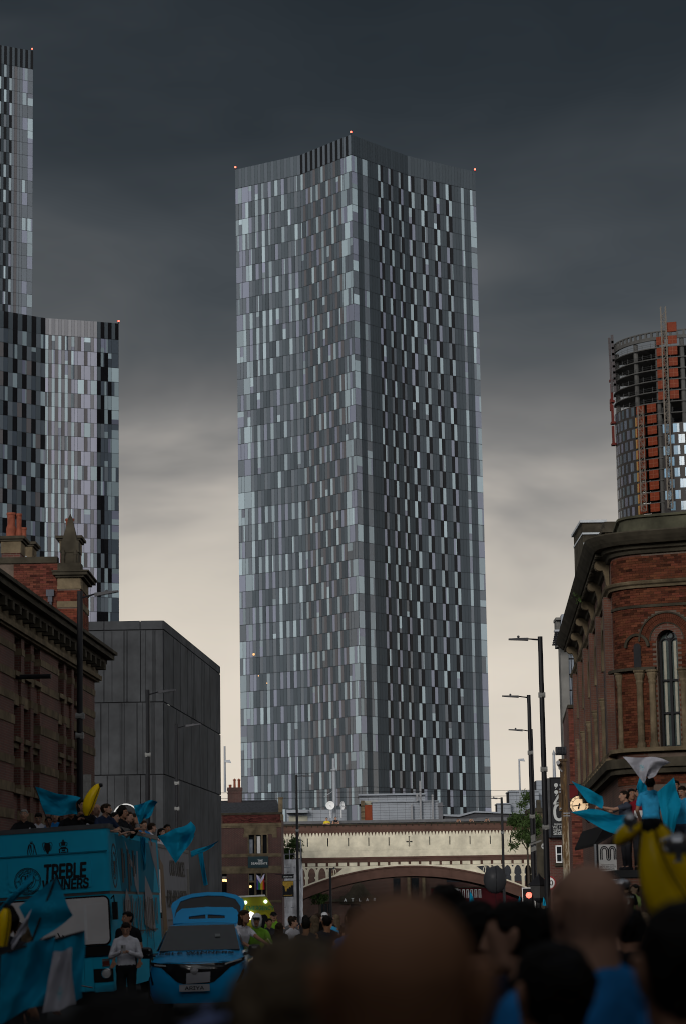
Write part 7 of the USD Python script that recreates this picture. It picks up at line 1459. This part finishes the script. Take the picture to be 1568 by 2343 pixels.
# the group on the shelter roof at the right
SH = 47.0; shz = at(1500, 1990, SH)[2]
shl = thing('shelter', 'dark flat-roofed shelter that people are standing on at the right', 'shelter', loc=at(1500, 2060, SH) * V(1, 1, 0)); x0, x1 = at(1396, 2000, SH)[0], at(1700, 2000, SH)[0]
b = MB(); b.box(WF(SH), x0, x1, -2.2, .6, shz - .14, shz); b.build('roof', M('shelter_dark', (.02, .021, .023), .6), shl)
b = MB()
for x in (x0 + .15, x0 + 1.3, x1 - .2): b.box(WF(SH), x - .05, x + .05, .3, .4, 0, shz - .14); b.box(WF(SH), x - .05, x + .05, -2, -1.9, 0, shz - .14)
each(b, 'post', blackm, shl)
b = MB(); b.box(WF(SH), x0 + .2, x1, -1.95, -1.92, .4, shz - .3); b.build('glass_wall', pane_mat('shelter_glass', (.5, .55, .55)), shl)
GR = [
 ('short-haired man in slate grey pointing left from the shelter roof', (1426, 1822), 47.3, 250, 'slate', 'dkbrown', 'buzz', 0, {'l': ((-.1, .35, 1.35), (-.0, .6, 1.4)), 'r': ((.25, .3, 1.3), (.12, .55, 1.42))}, {'look': 265}),
 ('bearded man in a red shirt with a white chest panel on the shelter roof', (1461, 1815), 47.2, 200, 'red', 'black', 'short', 0, {'l': ((-.27, .1, 1.13), (-.1, .3, 1.1)), 'r': ((.27, .1, 1.13), (.08, .3, 1.1))}, {'look': 190, 'beard': True}),
 ('tall man in a sky blue shirt with his back to us on the shelter roof', (1486, 1793), 46.4, 5, 'sky', 'black', 'short', 1, {'l': ((-.27, -.02, 1.13), (-.2, .2, .95)), 'r': ((.28, .0, 1.13), (.24, .15, .9))}, {'face': False}),
 ('dark-haired person half hidden behind the tall flag with the crest', (1543, 1800), 47.6, 190, 'dark', 'black', 'short', 1, None, {}),
 ('man in a blue shirt at the right edge of the picture on the shelter roof', (1559, 1812), 46.8, 215, 'sky', 'dkbrown', 'short', 0, None, {'nod': .3}),
 ('dark figure behind the bearded man on the shelter roof', (1444, 1818), 48.2, 170, 'black', 'black', 'short', 1, None, {}),
]
for (lab, hd, Y, yaw, sh_, hr, stl, sk, ar, kw) in GR:
    pr, w_ = person(lab, hd, Y, yaw, shz, sh_, 'dark' if 'edge' not in lab else 'slate', sk, hr, stl, ar, n=8, **kw)
    if sh_ == 'red': P = [w_((x, .135, z)) for x, z in ((-.1, 1.1), (.1, 1.1), (.1, 1.27), (-.1, 1.27))]; b = MB(); b.hexa(P + [p + V(0, -.012, 0) for p in P]); b.build('chest_panel', whitem, pr)
# people on the bridge
BD = at(780, 1895, 197)[2]
for lab, hd, sh_, hr, stl in (('man in a yellow T-shirt with folded arms behind the bridge parapet', (747, 1874), 'yellow', 'dkbrown', 'short'), ('person in a black vest looking at a phone on the bridge', (767.5, 1872), 'black', 'black', 'short'), ('head of a person taking a photo over the bridge parapet, leftmost of three', (1046, 1877), 'dark', 'dkbrown', 'short'), ('bald head above the bridge parapet, middle of three', (1075, 1876.5), 'dark', 'fair', 'bald'), ('dark-haired person with raised arms above the parapet, rightmost of three', (1111.5, 1875.5), 'dark', 'black', 'short')):
    z = at(hd[0], hd[1], 197)[2]; person(lab, hd, 197, 180, z - 1.64, sh_, 'dark', 0, hr, stl, {'l': ((-.27, .15, 1.2), (.1, .25, 1.25)), 'r': ((.27, .15, 1.2), (-.1, .25, 1.3))} if sh_ in ('yellow', 'black') else UP, n=8, sleeves='short' if sh_ == 'yellow' else 'none')
# crowd to the right
person('supporter in a black shirt lettered HAALAND 9 seen from behind', (1431, 2030), 62, 8, at(1431, 2030, 62)[2] - 1.68, 'black', 'dark', 1, 'black', 'short', n=8, face=False, number='9')
person('person in a yellow-green shirt beside the HAALAND shirt', (1451, 2035), 63, 60, at(1451, 2035, 63)[2] - 1.68, 'lime', 'dark', 0, 'black', 'short', n=8, look=250)
stp = thing('raised_step', 'low dark platform under the people by the transport sign', 'platform', loc=V(7, 62, 0)); b = MB(); z_ = at(1440, 2033, 62)[2] - 1.68; b.box(WF(61), at(1405, 2060, 61)[0], at(1500, 2060, 61)[0], -4, 0, 0, z_); b.build('block', M('shelter_dark', (.02, .021, .023), .6), stp); b = MB(); b.box(WF(61), at(1405, 2060, 61)[0] - .03, at(1500, 2060, 61)[0], -.3, .04, z_ - .06, z_ - .002); b.build('edge', steelm, stp)
# crowd between us and the bridge
protos = []
cg = [('black', 'black', 'short', 0), ('navy', 'dkbrown', 'short', 3), ('blue', 'brown', 'short', 0), ('dark', 'black', 'long', 1), ('grey', 'brown', 'short', 0), ('black', 'fair', 'long', 3), ('sky', 'black', 'short', 1), ('dark', 'black', 'short', 2)]
def crowd_pos(px, Y, sc): return at(px, 2060, Y) * V(1, 1, 0) + V(0, 0, ground_z(Y))
spots = []
cr = np.random.default_rng(21)
for k in range(64):
    Y = cr.uniform(24, 90); px = cr.uniform(720, 1330) if k % 5 else cr.uniform(640, 760)
    if Y < 45 and px < 760: px += 150
    spots.append((px, Y, cr.uniform(.95, 1.06), cr.normal(0, 25)))
for k in range(10): spots.append((cr.uniform(1330, 1480), cr.uniform(14, 40), cr.uniform(.92, 1.0), cr.normal(0, 25)))
for k in range(12): spots.append((cr.uniform(-40, 90), cr.uniform(25, 46), cr.uniform(.95, 1.0), cr.normal(0, 30)))
desc = ['spectator in a black top with short black hair', 'spectator in a navy top with dark short hair', 'spectator in a blue shirt with brown hair', 'long-haired spectator in dark clothes', 'spectator in a grey top with brown hair', 'fair long-haired spectator in black', 'spectator in a sky blue shirt with black hair', 'dark-skinned spectator in dark clothes']
for k, (px, Y, s, yw) in enumerate(spots):
    i = k % 8; pos = crowd_pos(px, Y, s); gname = 'crowd in the street, ' + desc[i].split(' ', 1)[1][:40]
    lab = desc[i] + ' in the dim crowd before the bridge'
    if k < 8:
        h_, hr, stl, sk = cg[i]; hd_w = pos + V(0, 0, 1.64); t = thing('person', None, None)
        # build the prototype around the origin of its own Xform, then move it
        stage.RemovePrim(t.GetPath()); COUNT['/World/person'] -= 1
        d = pos + V(0, 0, 1.64) - CAM; xx_, yy_, zz_ = d @ rt, d @ fw, d @ up
        pr, _ = person(lab, (784 + F * xx_ / yy_, 1171 - F * zz_ / yy_), Y, yw, None, h_, 'dark', sk, hr, stl, None, n=6, face=False, group=gname); protos.append((pr, yw, pos))
    else:
        pr, yw0, _ = protos[i]; copy_of(pr, lab, pos, -math.radians(yw - yw0), s, group=gname, name='person')
# foreground figures
FG = dict(n=16, detail=True, face=False)
person('large bald brown-skinned head close in front of the camera, wearing a white shirt', (925, 2290), 2.75, 8, None, 'white', 'dark', 2, 'black', 'bald', **FG)
person('person with tousled fair-brown hair left of the large bald head', (672, 2340), 3.7, -10, None, 'dark', 'dark', 0, 'fair', 'long', **FG)
person('person in a pale blue cap low in front of the car', (505, 2462), 4.2, 20, None, 'sky', 'dark', 0, 'black', 'short', cap='lavender', **FG)
person('dark head in black at the bottom left in front of the car', (285, 2490), 3.2, 0, None, 'black', 'dark', 1, 'black', 'short', **FG)
person('dark head at the bottom between the flags and the first black head', (120, 2510), 3.8, 10, None, 'black', 'dark', 1, 'black', 'short', **FG)
person('man with cropped dark hair turned left showing his ear, right of the bald head', (1178, 2152), 8.3, -70, None, 'navy', 'dark', 0, 'black', 'short', **FG)
person('person in a black cap in front of the man with the cropped hair', (1262, 2285), 5.6, -20, None, 'black', 'dark', 1, 'black', 'short', cap='black', **FG)
person('bald man in a royal blue shirt with his back to us on the right', (1338, 2093), 6.1, -22, None, 'blue', 'dark', 0, 'black', 'bald', **FG)
person('black-haired person at the bottom right corner in front of the yellow banana', (1572, 2235), 4.3, -8, None, 'grey', 'dark', 1, 'black', 'short', **FG)
person('dark-haired person directly right behind the large bald head', (1085, 2140), 9.5, 0, None, 'navy', 'dark', 1, 'black', 'short', **FG)
person('person with a black cap between the bald man in blue and the yellow banana', (1441, 2130), 15, 5, None, 'black', 'dark', 1, 'black', 'short', cap='black', **FG)
person('person with dark wavy hair low between the bald heads', (1020, 2105), 14, 5, None, 'black', 'dark', 1, 'black', 'curly', **FG)
person('person with dark hair behind the blue flags at the left edge', (12, 2112), 24, 10, None, 'dark', 'dark', 1, 'black', 'curly', n=8, face=False)
# ------------------------------------------------------------------ flags
flagm = M('flag_blue', (.005, .30, .50), .75, var=.05, tone=True, trans=.25); flagw = M('flag_white', (.50, .50, .56), .75, var=.05, tone=True, trans=.25)
def flag(label, pts, Y, amp=.08, wav=2.2, seed=0, mat=None, crest=None, pole=None, dY=None, name='flag', bow=0.0):
    """pts: four picture corners (top left, top right, bottom right, bottom left) at depth Y (+ dY each)."""
    dY = dY or (0, 0, 0, 0); C = [at(p[0], p[1], Y + d) for p, d in zip(pts, dY)]; nu, nv = 44, 34
    u, v = np.meshgrid(np.linspace(0, 1, nu), np.linspace(0, 1, nv), indexing='ij'); u_, v_ = u[..., None], v[..., None]
    P = (1 - v_) * ((1 - u_) * C[0] + u_ * C[1]) + v_ * ((1 - u_) * C[3] + u_ * C[2])
    nr = norm(np.cross(C[1] - C[0], C[3] - C[0])); dg = norm(C[2] - C[0]); size = np.linalg.norm(C[1] - C[0]) + np.linalg.norm(C[3] - C[0])
    ph = seed * 1.7; w = np.sin((u * 1.0 + v * .55) * wav * 2 * np.pi + ph) * (.35 + .65 * u) + .5 * np.sin((u * .7 - v * 1.3) * wav * 3.1 + ph * 2) * (.3 + u) + 1.1 * (meshkit.fbm(np.stack([u * 3 + seed, v * 3, u * 0], -1), 3) - .5)
    edge = .35 * np.sin(u * 7 + ph) * amp
    P = P + nr * (w * amp)[..., None] + V(0, 0, 1) * (edge * (.2 + u) + bow * 4 * u * (1 - u) * (1 - 0 * v))[..., None] + dg * (np.sin(v * 6 + ph) * amp * .35 * u)[..., None]
    tone = np.ones((nu, nv, 3))
    if crest:
        cu, cv, r, k = crest; d = np.hypot((u - cu) * 1.15, v - cv); ring = ((d < r) & (d > r * .86)) | ((d < r * .6) & (d > r * .5)); inn = (d < r * .45) & (meshkit.noise(np.stack([u * 26, v * 26, u * 0], -1), 3) > .5); tone[ring | inn] = (1 + k * 3, 1 + k * .5, 1 + k * .35)
    t = thing(name, label, 'flag', loc=C[0]); Q = P.reshape(-1, 3); th = nr * .004; b = MB(); f = grid_faces(nu, nv); n = nu * nv
    b.add(np.vstack([Q, Q + th]), np.vstack([f[:, ::-1], f + n]), np.vstack([tone.reshape(-1, 3)] * 2)); b.build('cloth', mat or flagm, t, smooth=True)
    if pole: b = MB(); b.cyl(at(*pole[0], Y), at(*pole[1], Y), .012 if Y > 30 else .01, k=6); b.build('stick', M('stick', (.03, .03, .03), .6), t)
    return t
flag('large sky blue flag waving above the front of the bus', [(80, 1800), (182, 1826), (172, 1864), (103, 1863)], 52.0, .09, 1.3, 1, crest=(.62, .35, .13, .5), pole=((80, 1800), (114, 1893)))
flag('small blue flag waving over the bus side in front of the concrete building', [(306, 1843), (362, 1832), (336, 1872), (318, 1886)], 56.5, .10, 1.5, 2, bow=.02)
flag('big blue flag hanging out over the side of the buses', [(362, 1912), (440, 1876), (449, 1910), (402, 1974)], 60.5, .13, 1.4, 3, crest=(.45, .55, .1, .4), bow=-.05)
flag('torn blue flag tail stretched out right of the big flag', [(436, 1948), (498, 1926), (490, 1936), (438, 1962)], 62, .05, 1.0, 4)
flag('narrow blue flag strip hanging down beside the second bus', [(453, 1952), (464, 1950), (475, 2024), (466, 2026)], 63, .05, 1.2, 5)
flag('thin shiny blue cloth hanging from the rail down the bus side', [(321, 1915), (334, 1918), (333, 1990), (328, 1992)], 58.2, .06, 2.0, 6)
flag('tall blue flag with a faint round crest in front of the bus', [(128, 2008), (166, 2096), (80, 2160), (43, 2074)], 22, .03, 1.2, 7, crest=(.50, .40, .17, .45), pole=((128, 2006), (40, 2240)))
flag('narrow blue flag sweeping down the left edge over the crest', [(80, 1988), (68, 2030), (-8, 2107), (-4, 2082)], 23, .05, 1.0, 8, crest=(.55, .5, .2, .3))
flag('small white flag strip between the blue flags at the left', [(72, 2080), (58, 2130), (30, 2172), (24, 2158)], 21, .05, 1.0, 9, mat=flagw)
flag('wide blue flag hanging at the bottom left corner', [(4, 2184), (128, 2142), (118, 2290), (-6, 2346)], 18, .05, 1.6, 10, crest=(.45, .35, .16, .35), pole=((-4, 2186), (128, 2141)))
flag('dark blue banner right of the wide flag at the bottom left', [(120, 2150), (192, 2131), (190, 2285), (118, 2300)], 20, .035, 1.2, 11, crest=(.8, .4, .2, .25), pole=((118, 2152), (192, 2131)))
flag('white banner hanging between the blue flags at the bottom left', [(122, 2178), (163, 2168), (171, 2298), (98, 2318)], 17.6, .03, 1.2, 12, mat=flagw, crest=(.5, .72, .1, -.3))
flag('white flag flying above the people on the shelter roof', [(1424, 1731), (1532, 1742), (1480, 1778), (1472, 1792)], 45.5, .10, 1.4, 13, mat=flagw, bow=.03, crest=(.35, .45, .1, -.25))
flag('upper blue flag lobe flying left of the shelter group, across the clock', [(1306, 1786), (1378, 1822), (1378, 1850), (1343, 1836)], 45.8, .035, 1.3, 14)
flag('broad blue flag streaming left below the clock', [(1352, 1850), (1432, 1866), (1424, 1918), (1304, 1858)], 45.2, .08, 1.3, 15)
flag('narrow upright blue flag between two men on the shelter roof', [(1466, 1765), (1480, 1784), (1474, 1868), (1455, 1800)], 46.9, .05, 1.0, 16)
flag('tall blue flag with a faint crest hanging at the right of the shelter roof', [(1540, 1778), (1555, 1840), (1528, 1962), (1502, 1812)], 45.9, .07, 1.2, 17, crest=(.42, .52, .16, .5))
flag('small blue pennant above the crowd left of the traffic light', [(1073, 2037), (1080, 2050), (1088, 2075), (1072, 2074)], 70, .03, 1.0, 18)
flag('small blue pennant right of the traffic light', [(1241, 2052), (1246, 2060), (1248, 2072), (1240, 2072)], 80, .02, 1.0, 19)
flag('slim blue pennant just left of the traffic light post', [(1187, 2050), (1190, 2056), (1186, 2074), (1180, 2073)], 80, .02, 1.0, 20)
# ------------------------------------------------------------------ inflatables and other held things
yel = M('inflatable_yellow', (.78, .52, .004), .38, var=.06, coat=.15); silv = M('foil_silver', (.40, .41, .43), .22, metal=.85, var=.1, scale=6)
def banana(label, pts, rad, Y, stub=True, dY=None):
    P = [at(p[0], p[1], Y + (dY[i] if dY else 0)) for i, p in enumerate(pts)]; t_ = np.linspace(0, 1, len(P)); tt_ = np.linspace(0, 1, 28)
    from scipy.interpolate import CubicSpline
    Q = CubicSpline(t_, np.array(P))(tt_); R = np.maximum(CubicSpline(t_, np.array(rad))(tt_), .004); t = thing('inflatable_banana', label, 'inflatable banana', loc=P[0])
    b = MB(); k = 20; tg = np.gradient(Q, axis=0); tg /= np.linalg.norm(tg, axis=1, keepdims=True); a = np.cross(tg, V(0, 1, 0)); a /= np.linalg.norm(a, axis=1, keepdims=True); c = np.cross(tg, a); an = np.arange(k) * 2 * np.pi / k; rr = 1 + .07 * np.cos(an * 5)
    v = Q[:, None] + R[:, None, None] * rr[None, :, None] * (np.cos(an)[None, :, None] * a[:, None] + np.sin(an)[None, :, None] * c[:, None]); i, j = np.meshgrid(np.arange(27), np.arange(k), indexing='ij'); f = np.stack([i * k + j, i * k + (j + 1) % k, (i + 1) * k + (j + 1) % k, (i + 1) * k + j], -1).reshape(-1, 4)
    b.add(v.reshape(-1, 3), f); b.build('skin', yel, t, smooth=True)
    b = MB(); b.tube(Q - c * 0 + (np.cos(.6) * a + np.sin(-.95) * c * np.sign((c[10] @ V(0, 1, 0)) or 1)) * R[:, None] * 1.0, .006 * Y / 50 + .002, 5); b.build('seam', M('seam_brown', (.08, .05, .01), .6), t)
    b = MB(); b.tube([Q[0] + tg[0] * R[0] * .3, Q[0] - tg[0] * R.max() * .25, Q[0] - tg[0] * R.max() * .6], [R[0] * 1.04, R[0] * 1.15, R[0] * .8], 10); b.build('stalk', ink_, t)
    return t
banana('yellow inflatable banana held up on the bus', [(227, 1797), (219, 1806), (208, 1826), (201, 1846), (198, 1866)], [.04, .09, .125, .12, .05], 52.6)
banana('large yellow inflatable banana at the right edge, stalk upwards', [(1483, 1900), (1487, 1950), (1500, 2010), (1530, 2075), (1572, 2128)], [.03, .05, .075, .092, .09], 10.5)
banana('second lobe of yellow inflatable bananas behind the large one', [(1506, 1890), (1528, 1930), (1558, 1990), (1596, 2045), (1640, 2085)], [.022, .042, .06, .07, .065], 10.8)
banana('small yellow inflatable banana pointing left above the transport sign', [(1465, 1893), (1445, 1897), (1425, 1911), (1407, 1932)], [.02, .035, .035, .012], 10.6)
banana('yellow inflatable banana at the left edge among the flags', [(14, 2078), (10, 2100), (4, 2130), (0, 2165)], [.02, .05, .06, .05], 19)
def foil(label, px, py, r, Y, sq=(1, 1, 1), ears=True):
    c = at(px, py, Y); t = thing('foil_trophy', label, 'inflatable trophy', loc=c); m = trimesh.creation.icosphere(3, r); v = m.vertices * np.array(sq); v = v * (1 + .03 * np.sin(v[:, :1] / r * 9)); b = MB(); b.add(v + c, m.faces); b.build('bowl', silv, t, smooth=True)
    if ears:
        for s in (-1, 1): b = MB(); b.tube([c + V(s * r * .7, 0, r * .5), c + V(s * r * 1.3, 0, r * .3), c + V(s * r * 1.1, 0, -r * .5), c + V(s * r * .5, 0, -r * .8)], r * .16, 6); b.build('handle', silv, t, smooth=True)
    b = MB(); b.tube([c + V(0, 0, -r * .8), c + V(0, 0, -r * 1.3), c + V(0, 0, -r * 1.5)], [r * .35, r * .25, r * .5], 10); b.build('foot', silv, t)
foil('silver inflatable trophy above the small banana', 1441, 1876, .033, 10.4, (1.05, .8, .95), False); foil('silver inflatable trophy right of the large banana', 1550, 1930, .052, 10.3, (1.1, .8, .85))
foil('dull grey inflatable trophy lying above the crowd before the transport sign', 1418, 2022, .07, 20, (1.3, .8, .6), False)
gb = thing('grey_balloon', 'dark grey oval balloon with a vertical seam floating over the crowd under the arch', 'balloon', loc=at(1131, 2013, 60)); c = at(1131, 2013, 60); m = trimesh.creation.icosphere(3, 1.0); v = m.vertices * V(26 * 60 / F, .2, 31 * 60 / F); b = MB(); b.add(v + c, m.faces); b.build('skin', M('balloon_grey', (.05, .052, .058), .35), gb, smooth=True)
b = MB(); b.tube([c + V(.02, -.2 * math.sin(t), .335 * math.cos(t)) for t in np.linspace(.05, math.pi - .05, 12)], .008, 5); b.build('seam', ink_, gb); b = MB(); b.cyl(c + V(0, 0, -.33), c + V(.05, 0, -1.2), .006, k=4); b.build('string', ink_, gb)
